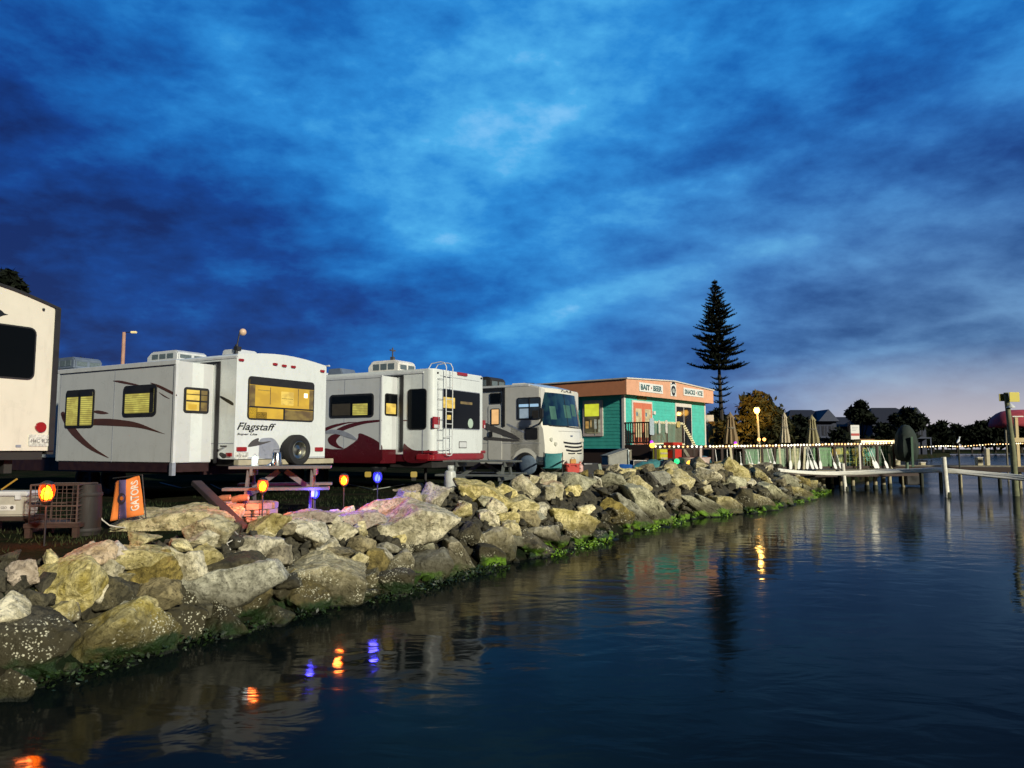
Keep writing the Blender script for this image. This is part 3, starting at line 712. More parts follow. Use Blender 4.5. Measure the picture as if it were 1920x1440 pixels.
# ------------------------------------------------------------ 1. cream trailer at the left edge (rear wall seen)
HD = 60.85
def fr_right(px, D, W, deg=HD):            # frame whose RIGHT rear edge is seen at px, distance D
    a = R(deg); x = (px-960)/F*D/ (1) ; return Frame(x-W*math.cos(a), D-W*math.sin(a), 0, deg)
def fr_left(px, D, deg=HD): return Frame((px-960)/F*D, D, 0, deg)
A = fr_right(101, 10.2, 2.5); T = A.thing('travel_trailer', 'cream trailer at the left edge with one big black rear window', 'trailer', 'trailers and motorhome parked along the shore')
zt = A.face(100, 574)[1]; zb = A.face(60, 845)[1]
Wd = 2.5; b = shell(Wd-.06, 7.5, zb, zt-.02, .24, .04); bo = b.build('body', CREAM, T)
# dark side trim and roof edge
MB().box(Wd-.058, Wd+.03, .02, 7.4, zb-.05, zt-.05).build('side_wall', DARKM, T)
e = MB()
for i in range(12):
    u0, u1 = i/12, (i+1)/12; f_ = lambda u: zt-.03+.24*math.sin(math.pi*u)
    e.beam((u0*Wd, -.01, f_(u0)), (u1*Wd, -.01, f_(u1)), .03, .035, (0, 0, 1))
e.build('roof_trim', BLACK, T)
MB().box(Wd-.06, Wd+.012, -.02, .02, zb, zt-.02).build('corner_trim', BLACK, T)
window(A, 'f', (-70, 606, 66, 708), T, r=.09, fw=.02)
q = quad(A, 'f', 53, 815, 95, 837); pl = plate('licence_plate', rrect(*q, .02), on_face(), 0, .012, PLATE, T)
text_mesh('lettering', 'H4C 9LZ', on_face(), q[0]+.03, q[1]-.03, q[2]+.05, q[3]-.06, .0125, DGREY, pl, th=.002)
q = quad(A, 'f', 65, 791, 85, 811); cx, cz = (q[0]+q[1])/2, (q[2]+q[3])/2
plate('round_light', [(cx+.07*math.cos(R(a)), cz+.07*math.sin(R(a))) for a in range(0, 360, 20)], on_face(), 0, .03, REDL, T)
q = quad(A, 'f', 79, 578, 83, 583); plate('bolt_cap', rrect(*q, .01), on_face(), 0, .02, BLACK, T)
q = quad(A, 'f', 29, 834, 39, 839); plate('data_plate', rrect(*q, .005), on_face(), 0, .005, LGREY, T)
decal(A, 'f', [(-20, 590), (-5, 578), (4, 583), (8, 588), (17, 590), (3, 592), (-10, 600)], DECALB, T)
MB().box(.1, Wd-.1, .05, 7.2, zb-.12, zb-.01).box(.3, .4, .2, 7, zb-.3, zb-.1).box(2.0, 2.1, .2, 7, zb-.3, zb-.1).build('chassis', DARKM, T)
for yy in (3.4, 4.3): wheel(T, (Wd-.12, yy, GZ+.36), .36, .22, rimm=RIMD); wheel(T, (.12, yy, GZ+.36), .36, .22, rimm=RIMD)
jk = MB().cyl((1.9, .3, GZ), (1.9, .3, zb-.1), .04).box(1.8, 2.0, .2, .4, GZ, GZ+.03); jk.build('jack', LGREY, T)
MB().obox((.4, .3, GZ+.45), (.16, .04, .14), (0, 0, 0)).build('jack', DARKM, T)
# window reflection lamp etc. none

# ------------------------------------------------------------ 2. trailer with slide-out and spare wheel
B = fr_left(441, 14.5); T = B.thing('travel_trailer', 'white trailer with spare wheel and wide yellow-lit rear window', 'trailer', 'trailers and motorhome parked along the shore')
Wd = 2.5; zt = B.face(442, 662)[1]; zb = B.face(442, 861)[1]
L_ = 8.6
shell(Wd, L_, zb, zt, .10, .06).build('body', WHITE, T)
MB().box(.12, Wd-.12, .1, L_-.2, zb-.14, zb-.01).build('chassis', DARKM, T)
MB().box(.02, Wd-.02, 1.0, L_-.1, zb-.32, zb-.002).build('skirt', SKIRT, T)
for yy in (4.0, 4.95): wheel(T, (.12, yy, GZ+.34), .34, .22, rimm=RIMD)
# roof cap line
MB().box(-.012, .02, .0, L_, zt-.09, zt-.05).build('roof_rail', PLASTW, T)
# slide-out on the left side
sx = -.86
y0, z1 = B.side(331, 679, sx); z1 = B.side(331, 676, sx)[1]; z0 = B.side(331, 868, sx)[1]
y1 = B.side(112, 700, sx)[0]
z0s = z0
SL = MB().box(sx, .0, y0, y1, z0, z1).build('slide_out', GREYW, T, .012)
MB().box(sx-.03, sx+.05, y0-.02, y1, z1-.07, z1+.012).box(sx-.02, sx+.035, y0-.025, y0+.03, z0, z1).build('slide_trim', PLASTW, SL)
MB().box(sx-.035, sx+.045, y0-.035, y0+.045, z0-.24, z0-.0).build('corner_foot', LGREY, SL)
MB().box(sx+.02, -.01, y0+.05, y1-.1, z0-.18, z0-.01).build('skirt', SKIRT, SL)
# fabric bands: two slightly different panels on the end wall
plate('end_panel', [(sx+.36, z0+.01), (sx+.62, z0+.01), (sx+.62, z1-.01), (sx+.36, z1-.01)], on_face(y0), -.002, .003, WHITE, SL)
# gasket around the slide opening
yg = B.side(409, 780, 0)[0]
MB().box(-.025, .012, yg-.03, yg+.07, z0-.02, z1+.06).box(-.025, .012, yg, y0+.4, z1+.02, z1+.06).build('gasket', BLACK, T)
window(B, 's', (124, 731, 177, 802), SL, sx, .07, LIT_B, trim=BLACK, fw=.05, bars=((.45, .53, 0, 1), (0, 1, .86, 1.0)))
window(B, 's', (232, 722, 294, 781), SL, sx, .09, LIT_B, trim=BLACK, fw=.07, inner=(((0, 1, .80, 1), BLACK, 'valance'), ((0, .14, 0, 1), BLACK, 'curtain')))
window(B, 'f', (344, 727, 391, 775), SL, y0, .06, LIT_O, trim=BLACK, fw=.05, bars=((0, 1, .76, .80), (0, 1, .42, .50), (.62, .68, 0, 1)), inner=(((.68, 1, 0, 1), LIT_D, 'curtain'), ((.1, .5, .05, .3), LIT_Y, 'cupboard')))
# stripes on the slide and on the body side
decal(B, 's', [(112, 776), (120, 770), (130, 790), (175, 785), (210, 785), (256, 791), (300, 810), (313, 815), (260, 801), (200, 798), (170, 797), (130, 800)], BROWN, SL, sx)
decal(B, 's', [(113, 778), (124, 776), (150, 815), (176, 840), (212, 863), (165, 842), (130, 812)], BROWN, SL, sx)
decal(B, 's', [(176, 770), (186, 769), (207, 775), (192, 777), (177, 774)], BROWN, SL, sx)
decal(B, 's', [(208, 714), (225, 713), (255, 720), (268, 724), (240, 721)], BROWN, SL, sx)
decal(B, 's', [(278, 716), (300, 728), (332, 744), (331, 738), (300, 722)], BROWN, SL, sx)
decal(B, 's', [(296, 734), (306, 740), (321, 749), (308, 744)], BROWN, SL, sx)
decal(B, 's', [(413, 741), (438, 754), (438, 762), (413, 746)], DECALB, T, 0)
q = quad(B, 's', 425, 849, 435, 856); strip_light(T, *q, on_side())
q = quad(B, 's', 421, 838, 425, 842); MB().box(-.12, 0, q[0], q[0]+.05, q[3], q[3]+.03).cyl((-.12, q[0]+.02, q[3]-.14), (-.14, q[0]-.1, q[3]-.18), .035, .05).build('socket', DARKM, T)
# rear wall
glow0 = mat('warm_lamp', (.9, .8, .5), .5, emit=(1, .85, .45), estr=1.8)
window(B, 'f', (464, 711, 588, 789), T, 0, .08, LIT_Y, trim=BLACK, fw=.03,
       inner=(((0, 1, .83, 1), BLACK, 'valance'), ((.0, .5, 0, .27), LIT_Y, 'pane'), ((.53, 1, 0, .25), LIT_D, 'insect_screen'), ((.0, .12, .0, .30), DARKM, 'shadow_plant'), ((.1, .26, .0, .16), DARKM, 'shadow_plant'), ((.47, .67, .37, .72), LIT_O, 'cupboard'), ((.48, .66, .53, .545), BLINDD, 'shelf'), ((0, .08, .3, .82), LIT_D, 'curtain'), ((.93, 1, .3, .82), LIT_D, 'curtain'), ((.74, .75, .36, .82), LIT_D, 'door_edge'), ((.84, .9, .60, .72), glow0, 'wall_lamp'), ((.12, .3, .70, .715), LIT_D, 'shelf'), ((.30, .31, .36, .80), LIT_D, 'door_edge')),
       bars=((0, 1, .26, .30), (.51, .53, 0, .27)))
for x0_, x1_, y0_ in ((447, 456, 675), (511, 519, 683), (528, 536, 686), (545, 553, 688), (600, 607, 696)):
    q = quad(B, 'f', x0_, y0_-2.2, x1_, y0_+2.2); strip_light(T, *q, on_face(), REDL, 'marker_light')
for box in ((443, 838, 461, 846), (590, 838.5, 604, 846)):
    q = quad(B, 'f', *box); strip_light(T, *q, on_face())
q = quad(B, 'f', 440, 848, 465, 861); pl = plate('licence_plate', rrect(*q, .015), on_face(), 0, .012, PLATE, T)
text_mesh('lettering', 'K7 L0', on_face(), q[0]+.04, q[1]-.04, q[2]+.04, q[3]-.05, .0125, DGREY, pl, th=.002)
q = quad(B, 'f', 444, 793, 517, 811); text_mesh('lettering', 'Flagstaff', on_face(), *q, .006, DECALB, T, .35, .012)
q = quad(B, 'f', 444, 812, 482, 817); text_mesh('lettering', 'Super Lite', on_face(), *q, .006, DECALB, T, .25, .02)
decal(B, 'f', [(463, 838), (472, 826), (486, 820), (484, 830), (513, 826), (490, 834), (470, 838)], DGREY, T)
decal(B, 'f', [(486, 822), (512, 820), (524, 836), (526, 860), (484, 860), (486, 840)], LGREY, T, 0, .003)
cx, cz = B.face(554, 844, -.18); wheel(T, (cx, -.20, cz), .325, .24, 'y', 'spare_wheel')
x0_, zz_ = B.face(437, 864, -.1)
MB().box(-.02, Wd+.12, -.16, -.02, zb-.12, zb-.015).build('bumper', mat('bumper_beige', (.42, .38, .26), .4), T, .008)
for k in (1.9, 3.8, 5.7): MB().box(sx-.003, sx+.004, y0+k-.008, y0+k+.008, z0, z1-.07).build('seam', LGREY, SL)
MB().box(-.004, .004, .02, L_, zb+.30, zb+.315).build('seam', LGREY, T)
MB().box(.0, Wd, -.005, .004, zb+.012, zb+.03).build('seam', LGREY, T)
# gutter spout and roof kit
MB().box(Wd, Wd+.05, -.06, .05, zt-.02, zt+.01).build('gutter_spout', PLASTW, T)
p_ = B.side(330, 668, .8); roof_ac(T, 1.1, 3.3, zt+.08, .8, 1.1, .26)
roof_ac(T, .7, 6.6, zt+.05, .7, 1.0, .30, mat('grey_shroud', (.12, .15, .2), .5))
vent(T, .9, .95, zt+.09, .55, .13); vent(T, 1.0, 7.9, zt+.06, .5, .14, DARKM)
am = MB(); am.tube([(.6, .75, zt+.05), (.62, .75, zt+.30)], .035).tube([(.62, .75, zt+.26), (.68, .75, zt+.56)], .014).box(.58, .70, .70, .80, zt+.18, zt+.26)
an = am.build('antenna', BLACK, T); ms = MB().lathe([(.001, -.03), (.07, -.03), (.085, 0), (.07, .03), (.001, .035)], (0, 0, 0), 16); 
dish = MB().sphere((.74, .72, zt+.58), .075, sc=(1, 1, 1)).build('antenna_head', mat('antenna_beige', (.6, .42, .28), .4), an)

# ------------------------------------------------------------ 3. fifth wheel with maroon graphics, ladder
C_ = fr_left(812, 18.3); T = C_.thing('fifth_wheel_trailer', 'white trailer with maroon swoosh, red bumper and roof ladder', 'trailer', 'trailers and motorhome parked along the shore')
Wd = 2.46; zt = C_.face(812, 690)[1]; zb = C_.face(812, 852)[1]; zl = C_.face(812, 862)[1]
P = []
for cx_, cy_, a0 in ((Wd-.22, .22, 270), (Wd-.02, 9, 0)): pass
# body: plan view with rounded rear corners, extruded up, roof slightly domed
pl_ = [(0, 9.2), (0, .16)]
for i in range(6): a = R(180+90*i/5); pl_.append((.16+.16*math.cos(a), .16+.16*math.sin(a)))
for i in range(6): a = R(270+90*i/5); pl_.append((Wd-.16+.16*math.cos(a), .16+.16*math.sin(a)))
pl_ += [(Wd, 9.2)]
bd = MB().prism(pl_, lambda u, v, d: (u, v, d), zb, zt); bd.build('body', WHITE, T, .05)
MB().box(-.004, .01, .30, .33, zb, zt-.05).build('seam', LGREY, T)
MB().box(.015, Wd-.015, .33, 9.1, zl-.05, zb+.002).build('skirt', MAROON, T)
MB().box(-.02, .03, .3, 9.2, zt-.11, zt-.06).build('roof_rail', PLASTW, T)
pb = [(x_*1.02-.02, y_-.03) for x_, y_ in pl_[1:-1]]
MB().prism([(-.03, .5)]+pb+[(Wd+.03, .5)], lambda u, v, d: (u, v, d), zl-.02, zb+.015).build('bumper', RED, T, .03)
MB().box(-.035, .22, -.045, .3, zb+.01, zb+.09).box(Wd-.22, Wd+.035, -.045, .3, zb+.01, zb+.09).build('bumper_corner', RED, T, .03)
sx = -.62
y0, z1 = C_.side(716, 704, sx); z0 = C_.side(716, 843, sx)[1]; y1 = 8.0
SL = MB().box(sx, 0, y0, y1, z0, z1).build('slide_out', GREYW, T, .012)
MB().box(sx-.012, sx+.04, y0-.012, y1, z1-.045, z1+.01).box(sx-.012, sx+.03, y0-.015, y0+.03, z0, z1).build('slide_trim', PLASTW, SL)
MB().box(sx+.005, -.01, y0+.01, y1, z0-.34, z0+.001).build('skirt', MAROON, SL)
plate('end_panel', [(sx+.02, z0+.01), (sx+.42, z0+.01), (sx+.42, z1-.01), (sx+.02, z1-.01)], on_face(y0), -.002, .003, WHITE, SL)
yg = C_.side(755, 780, 0)[0]
MB().box(-.025, .012, yg-.02, yg+.08, z0-.05, z1+.05).box(-.025, .012, yg, y0+.5, z1+.01, z1+.05).build('gasket', BLACK, T)
window(C_, 's', (619, 739, 701, 783), SL, sx, .09, GLASSD, trim=BLACK, fw=.05, inner=(((.10, .46, .02, .60), LIT_B, 'blind'), ((.52, .97, .02, .62), BLINDD, 'insect_screen')))
window(C_, 'f', (721, 738.5, 749.5, 780), SL, y0, .07, GLASSD, trim=BLACK, fw=.03, inner=(((.02, .72, .04, .56), LIT_O, 'curtain'),))
window(C_, 's', (765, 729, 800, 805.5), T, 0, .09, GLASSD, trim=BLACK, fw=.02)
w_ = window(C_, 'f', (829, 732.5, 899, 805), T, 0, .05, GLASSD, trim=LGREY, fw=.018, inner=(((.0, .30, .52, .80), LIT_O, 'lit_curtain'), ((.1, .2, .22, .34), LIT_O, 'table_lamp'), ((.45, .78, .66, .73), LIT_D, 'shelf')))
x0_, z0_ = C_.face(881, 794, 0); m_g = mat('glint_glow', (.9, .95, .8), .5, emit=(.9, 1, .75), estr=3.0)
MB().sphere((x0_, -.025, z0_), .05, 12, 8, (1, .2, 1)).build('window_glint', m_g, w_)  # added glow standing in for a lamp mirrored in the glass
MB().sphere((x0_, -.022, z0_), .13, 16, 8, (1, .1, 1.0)).build('glint_halo', mat('glint_halo', (.2, .25, .2), .4, emit=(.5, .62, .45), estr=.5), w_)  # soft halo of the same painted reflection
for k in (1.2, 2.6, 4.0): MB().box(sx-.003, sx+.004, y0+k-.007, y0+k+.007, z0, z1-.05).build('seam', LGREY, SL)
MB().box(.3, Wd-.3, -.006, .004, zt-.17, zt-.16).build('seam', LGREY, T)
# graphics
decal(C_, 's', [(600, 838), (640, 846), (672, 824), (672, 810), (700, 822), (717, 834), (717, 850), (717, 868), (600, 868)], MAROON, SL, sx)
decal(C_, 's', [(607, 803), (625, 796), (650, 791.5), (674, 791), (650, 794), (625, 802), (607, 810)], MAROON, SL, sx)
decal(C_, 's', [(628, 806), (650, 796), (680, 789), (716, 786.5), (716, 790.5), (685, 794), (660, 801), (640, 809)], MAROON, SL, sx)
decal(C_, 's', [(607, 809), (625, 804.5), (645, 808), (662, 816), (673, 827), (650, 820), (630, 813), (607, 813)], LGREY, SL, sx, .007)
decal(C_, 's', [(638, 812), (622, 815), (614, 823), (618, 833), (632, 840), (647, 842), (634, 835), (629, 826), (640, 815)], MAROON, SL, sx, .006)
decal(C_, 's', [(756, 787.4), (764, 787.4), (764, 789.4), (756, 789.4)], MAROON, T)
decal(C_, 's', [(756, 829), (765, 838), (776, 844.5), (800, 845), (806, 842), (806, 868), (756, 868)], MAROON, T)
# lights, hatch, ladder
for box in ((811, 781.5, 823, 803), (905, 788, 908.5, 803)):
    q = quad(C_, 'f', *box); a = strip_light(T, *q, on_face()); plate('reverse_lens', rrect(q[0]+.03, q[1]-.02, q[2]+.01, q[2]+.09, .01), on_face(), .03, .033, PLASTW, a)
q = quad(C_, 'f', 857, 699, 875, 704.5); strip_light(T, *q, on_face(), REDL, 'brake_light')
for a_, b_ in ((820.5, 699), (902, 709.5)): q = quad(C_, 'f', a_-1.2, b_-1.5, a_+1.2, b_+1.5); plate('vent_cap', rrect(*q, .01), on_face(), 0, .02, BLACK, T)
q = quad(C_, 'f', 861, 829, 874, 839); plate('hatch_cover', rrect(*q, .015), on_face(), -.001, .012, PLASTW, T); plate('hatch_frame', rrect(q[0]-.02, q[1]+.02, q[2]-.02, q[3]+.02, .02), on_face(), -.003, .006, DGREY, T)
lx0, lt = C_.face(837, 690, -.12); lx1, _z = C_.face(849, 690, -.12); lb = C_.face(843, 853, -.12)[1]
ld = MB(); rr_ = .014
for xx in (lx0, lx1):
    ld.tube([(xx, -.12, lb+.06), (xx, -.12, zt+.06), (xx, -.06, zt+.17), (xx, .06, zt+.20), (xx, .34, zt+.17), (xx, .42, zt+.06), (xx, .42, zt-.01)], rr_)
ld.tube([(lx0, -.12, lb+.06), (lx0+.03, -.12, lb), ((lx0+lx1)/2, -.12, lb-.02), (lx1-.03, -.12, lb), (lx1, -.12, lb+.06)], rr_)
for k in range(7): zz_ = lb+.16+(zt-lb-.2)*k/6.3; ld.cyl((lx0, -.12, zz_), (lx1, -.12, zz_), .011)
ld.build('ladder', PLASTW, T)
rk = MB(); bx0 = C_.face(823, 760, -.06)[0]
for k in range(8): zz_ = zb+.1+(zt-zb-.35)*k/7; rk.cyl((bx0, -.05, zz_), (lx0, -.05, zz_), .006).cyl((bx0, -.05, zz_), (bx0, .02, zz_), .006)
rk.cyl((bx0, -.05, zb+.1), (bx0, -.05, zt-.3), .006); rk.build('bracket', ALU, T)
roof_ac(T, .75, 1.9, zt+.01, .75, 1.05, .33, mat('ac_white', (.7, .68, .62), .4)); vent(T, .7, 3.6, zt, .6, .22, mat('grey_shroud', (.12, .15, .2), .5)); vent(T, .6, 4.4, zt, .5, .16)
am = MB().tube([(.9, 2.0, zt+.3), (.9, 2.0, zt+.75)], .018).box(.80, 1.0, 1.97, 2.03, zt+.66, zt+.69).box(.86, .94, 1.95, 2.05, zt+.38, zt+.50); am.build('antenna', DGREY, T)
for yy in (3.9, 4.8): wheel(T, (.12, yy, GZ+.34), .34, .22, rimm=RIMD)
MB().box(.1, Wd-.1, .1, 9, zl-.2, zl-.02).cyl((.4, .5, GZ), (.4, .5, zl), .035).cyl((2.0, .5, GZ), (2.0, .5, zl), .035).build('chassis', DARKM, T)

# ------------------------------------------------------------ 4. motorhome, nose to the water
E = Frame((1019-960)/F*22, 22, 0, 58); T = E.thing('motorhome', 'beige motorhome facing the water with a dark panoramic windscreen', 'motorhome', 'trailers and motorhome parked along the shore')
MH = mat('gelcoat_beige', (.56, .55, .50), .3, .04, 3, coat=.3, dirt=.12); MHF = mat('gelcoat_ivory', (.74, .72, .62), .25, .03, 3, coat=.4)
Wd = 2.55; zt = E.side(1000, 720)[1]; zb = E.side(1000, 872)[1]; L_ = 9
# the side profile of the coach, extruded across, with a wheel arch cut into it
yw = E.side(985, 860)[0]; aw = .42; zw = E.side(985, 868)[1]
prof = [(L_, zb), (yw+aw, zb)]
for i in range(9): a = R(180*i/8); prof.append((yw+aw*math.cos(a), max(zb, zw)+aw*math.sin(a)))
prof += [(yw-aw, zb), (.12, zb), (.12, zt-.1), (.55, zt), (L_, zt)]
MB().prism(prof, lambda u, v, d: (d, u, v), 0, Wd).build('body', MH, T, .03)
# nose: rows of the curved front cap, (z, how far it bulges forward, half width cut)
zr = lambda py: E.face(1058, py, 0)[1]
rowsF = [(zb+.02, .10, .0), (zr(862), .16, 0), (zr(835), .16, 0), (zr(806), .10, 0), (zr(801), .05, 0), (zr(770), -.04, .01), (zr(740), -.12, .02), (zr(731), -.10, .02), (zt-.02, -.30, .05), (zt+.06, -.62, .10)]
def nose(u, i):                              # u 0..1 across
    z_, b_, cut = rowsF[i]; k = 1-abs(2*u-1)**2.6
    return Vector((cut+(Wd-2*cut)*u, .14-.22*k*(1 if b_ > -.2 else .6)-b_+( -.02), z_))
nb = MB(); NU = 24
us = [.5-.5*math.cos(math.pi*k/NU) for k in range(NU+1)]
for i in range(len(rowsF)):
    for u in us: nb.v.append(nose(u, i))
    for u in (1, 0): p_ = nose(u, i); nb.v.append(Vector((p_.x, 1.15, p_.z)))
M_ = NU+3
for i in range(len(rowsF)-1):
    for k in range(M_): nb.f.append((i*M_+k, i*M_+(k+1) % M_, (i+1)*M_+(k+1) % M_, (i+1)*M_+k))
nb.f.append(tuple(range(M_))); nb.f.append(tuple((len(rowsF)-1)*M_+k for k in range(M_)))
nb.build('front_cap', MHF, T, smooth=50)
def nose_at(u, z_, d=0):
    for i in range(len(rowsF)-1):
        if rowsF[i][0] <= z_ <= rowsF[i+1][0] or i == len(rowsF)-2:
            f_ = (z_-rowsF[i][0])/max(1e-6, rowsF[i+1][0]-rowsF[i][0]); a_, b_ = nose(u, i), nose(u, i+1); p_ = a_+(b_-a_)*f_
            return p_+Vector((0, -d, 0))
def nose_patch(name, box, m_, d0, d1, par, nu=14, nv=6, curve=0):
    u0, u1, v0, v1 = box; b_ = MB(); 
    for dd in (d1, d0):
        for j in range(nv+1):
            for i in range(nu+1):
                u = u0+(u1-u0)*i/nu; b_.v.append(nose_at(u, v0+(v1-v0)*j/nv-curve*math.sin(math.pi*i/nu), dd))
    K = (nu+1)*(nv+1)
    for j in range(nv):
        for i in range(nu):
            q_ = j*(nu+1)+i; b_.f.append((q_, q_+1, q_+nu+2, q_+nu+1)); b_.f.append((K+q_, K+q_+nu+1, K+q_+nu+2, K+q_+1))
    rim_ = [i for i in range(nu+1)]+[j*(nu+1)+nu for j in range(1, nv+1)]+[nv*(nu+1)+i for i in range(nu-1, -1, -1)]+[j*(nu+1) for j in range(nv-1, 0, -1)]
    for a_, c_ in zip(rim_, rim_[1:]+rim_[:1]): b_.f.append((a_, c_, K+c_, K+a_))
    return b_.build(name, m_, par, smooth=40)
wsm, t, p, o = new_mat('windscreen_glass'); tc = t.new('ShaderNodeTexCoord').outputs['Object']; X, Y, Z = t.sep(tc)
t.put(p.inputs['Base Color'], t.mix(t.mr(t.noise(tc, 2.5, 3), .4, .6), (.004, .012, .03), (.012, .04, .05))); p.inputs['Roughness'].default_value = .05; p.inputs['Specular IOR Level'].default_value = .9
ws = nose_patch('windscreen', (.02, .98, zr(799), zr(739)), wsm, .006, .018, T)
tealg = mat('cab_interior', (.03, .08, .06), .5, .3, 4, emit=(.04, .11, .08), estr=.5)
for (u0, u1, a_, b_) in ((.15, .26, 788, 764), (.45, .62, 784, 760), (.66, .80, 780, 757)): nose_patch('curtain', (u0, u1, zr(a_), zr(b_)), tealg, .018, .021, ws, 3, 3)
nose_patch('wiper', (.45, .99, zr(801), zr(799.5)), BLACK, .02, .04, ws, 10, 1, .02); nose_patch('wiper', (.1, .5, zr(799.5), zr(798.3)), BLACK, .02, .04, ws, 10, 1, .02)
nose_patch('centre_post', (.495, .505, zr(799), zr(739)), BLACK, .019, .024, ws, 1, 6)
gr_ = None
for i, (a_, b_, u0, u1) in enumerate(((828, 831.5, .32, .88), (835, 838.5, .34, .87), (842, 845.5, .37, .84), (849, 851, .42, .60), (849, 851, .66, .84))):
    nose_patch('grille_slot', (u0, u1, zr(b_), zr(a_)), BLACK, -.01, .006, T, 14, 1, .035 if i < 3 else .01)
nose_patch('bonnet_line', (.24, .90, zr(809.5), zr(809)), DGREY, -.01, .004, T, 14, 1)
nose_patch('badge', (.50, .56, zr(819), zr(816.5)), ALU, 0, .01, T, 3, 1)
for u0, a_ in ((.07, 823), (.13, 831), (.88, 823), (.82, 831)):
    p_ = nose_at(u0+.03, zr(a_+2), .0); MB().cyl(p_+Vector((0, .02, 0)), p_+Vector((0, -.035, 0)), .065, .06, 16).build('headlight', mat('headlight_lens', (.55, .55, .45), .1, .2, 20, coat=1), T)
text_mesh('lettering', 'FLAIR', lambda u, v, d: tuple(nose_at(u, v, d)), .44, .74, zr(735.5)+0, zr(729), .012, DGREY, T, 0, .035)
MB().box(-.01, .02, .5, L_, zt-.05, zt+.01).build('roof_rail', PLASTW, T)
# side windows, door, slide frame, stripes
sky_b = mat('cab_window_glass', (.03, .04, .05), .08, .3, 3, spec=.9)
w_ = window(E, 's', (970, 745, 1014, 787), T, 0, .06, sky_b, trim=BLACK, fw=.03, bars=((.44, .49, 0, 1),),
            inner=(((.05, .95, .58, .72), mat('cab_glass_reflection', (.3, .4, .5), .5, emit=(.35, .6, .85), estr=.6), 'pane_reflection'), ((.45, .92, .03, .5), mat('cab_inside', (.3, .35, .4), .5, emit=(.30, .42, .52), estr=.4), 'cab_wall'), ((.05, .35, .02, .4), DARKM, 'seat_back')))  # glowing blue band stands in for a reflection in the cab glass
window(E, 's', (985, 802, 1008, 824), T, 0, .05, BLACK, trim=BLACK, fw=.01)
yg = E.side(944, 780)[0]; yh = L_
MB().box(-.035, .01, yg-.06, yg+.03, E.side(946, 800)[1], E.side(946, 727)[1]).box(-.035, .01, yg, yh, E.side(925, 733)[1]-.02, E.side(925, 728)[1]).build('slide_frame', BLACK, T)
window(E, 's', (919, 737, 940, 757), T, -.005, .04, GLASSD, trim=BLACK, fw=.02)
dr = plate('door', rrect(*quad(E, 's', 916, 760, 941, 862), .06), on_side(0), -.01, .014, MH, T)
window(E, 's', (921, 766, 937, 797), dr, -.014, .04, LIT_P, trim=BLACK, fw=.03)
q = quad(E, 's', 918, 809, 924, 819); plate('handle', rrect(*q, .02), on_side(0), .014, .04, BLACK, dr)
decal(E, 's', [(908, 792), (920, 796), (960, 812), (981, 826), (940, 816), (908, 804)], DGREY, T, 0, .016)
decal(E, 's', [(908, 818), (930, 820), (960, 823), (981, 827), (940, 827), (908, 825)], DGREY, T, 0, .016)
decal(E, 's', [(950, 793), (970, 802), (984, 809), (984, 813), (968, 805), (950, 797)], LGREY, T, 0, .004)
MB().box(-.003, .01, .1, L_, E.side(960, 831)[1]-.006, E.side(960, 831)[1]+.006).build('seam', LGREY, T)
mr_ = MB().tube([(0, .15, E.side(1012, 795)[1]), (-.22, -.05, E.side(1012, 790)[1]), (-.25, -.08, E.side(1012, 782)[1])], .03); ml = mr_.build('wing_mirror', BLACK, T)
MB().obox((-.27, -.08, E.side(1008, 776)[1]), (.08, .05, .15)).build('mirror_head', BLACK, ml, .03)
wl_ = MB(); wl_.tube([(.004, yw, zw), (.55, yw, zw)], aw-.006, 28, True); wl_.build('wheel_well', BLACK, T)
wh = wheel(T, (.06, yw, zw-.04), .36, .26, rimm=RIMD)
cv = MB(); cvm = mat('wheel_cover_blue', (.13, .18, .24), .7, .15, 8, bump=.3)
cv.lathe([(.26, 0), (.29, .04), (.29, .08), (.22, .11), (.001, .12)], (0, 0, 0), 24)
cv.v = [Vector((-.05-v.z, yw+v.x-.16, zw-.06+v.y)) for v in cv.v]; cv.build('wheel_cover', cvm, wh)
wheel(T, (.16, 6.6, zw-.04), .36, .28, rimm=RIMD)
roof_ac(T, 1.0, 2.9, zt, .9, 1.3, .38, DARKM); ad = MB().lathe([(.05, 0), (.05, .06), (.24, .09), (.24, .12), (.001, .13)], (.9, 1.1, zt), 16); ad.build('antenna', DARKM, T)
MB().box(.2, Wd-.2, .6, L_-.3, zb-.16, zb-.01).build('chassis', DARKM, T)
# ------------------------------------------------------------ bait shop
TEAL = mat('paint_teal', (.06, .47, .38), .6, .10, 3, dirt=.12); PEACH = mat('paint_peach', (.68, .36, .22), .6, .06, 3, dirt=.12); ORANGE = mat('paint_orange_peach', (.66, .26, .12), .6, .06, 3)
TRIMW = mat('trim_white', (.66, .62, .56), .5, .05, 4, dirt=.15); WOODD = mat('wood_dark', (.035, .019, .013), .7, .25, 9, stretch=(1, 1, 8)); WOODL = mat('wood_pale', (.40, .34, .20), .7, .2, 6)
WOODG = mat('wood_weathered', (.20, .18, .13), .8, .25, 7, bump=.3); SIGNW = mat('sign_white', (.72, .72, .68), .5, .03); SIGNT = mat('sign_teal_ink', (.01, .10, .11), .5)
H = Frame((1170-960)/F*34, 34, 0, 50.2)       # x along the sign face, y along the left wall
T = H.thing('bait_shop', 'small teal shop with orange fascia and BAIT BEER signs', 'shop')
WX = H.face(1322, 800)[0]; LY = 7.0; ze = H.face(1171, 740)[1]; zt = H.face(1172, 713)[1]; zb = H.side(1130, 841)[1]
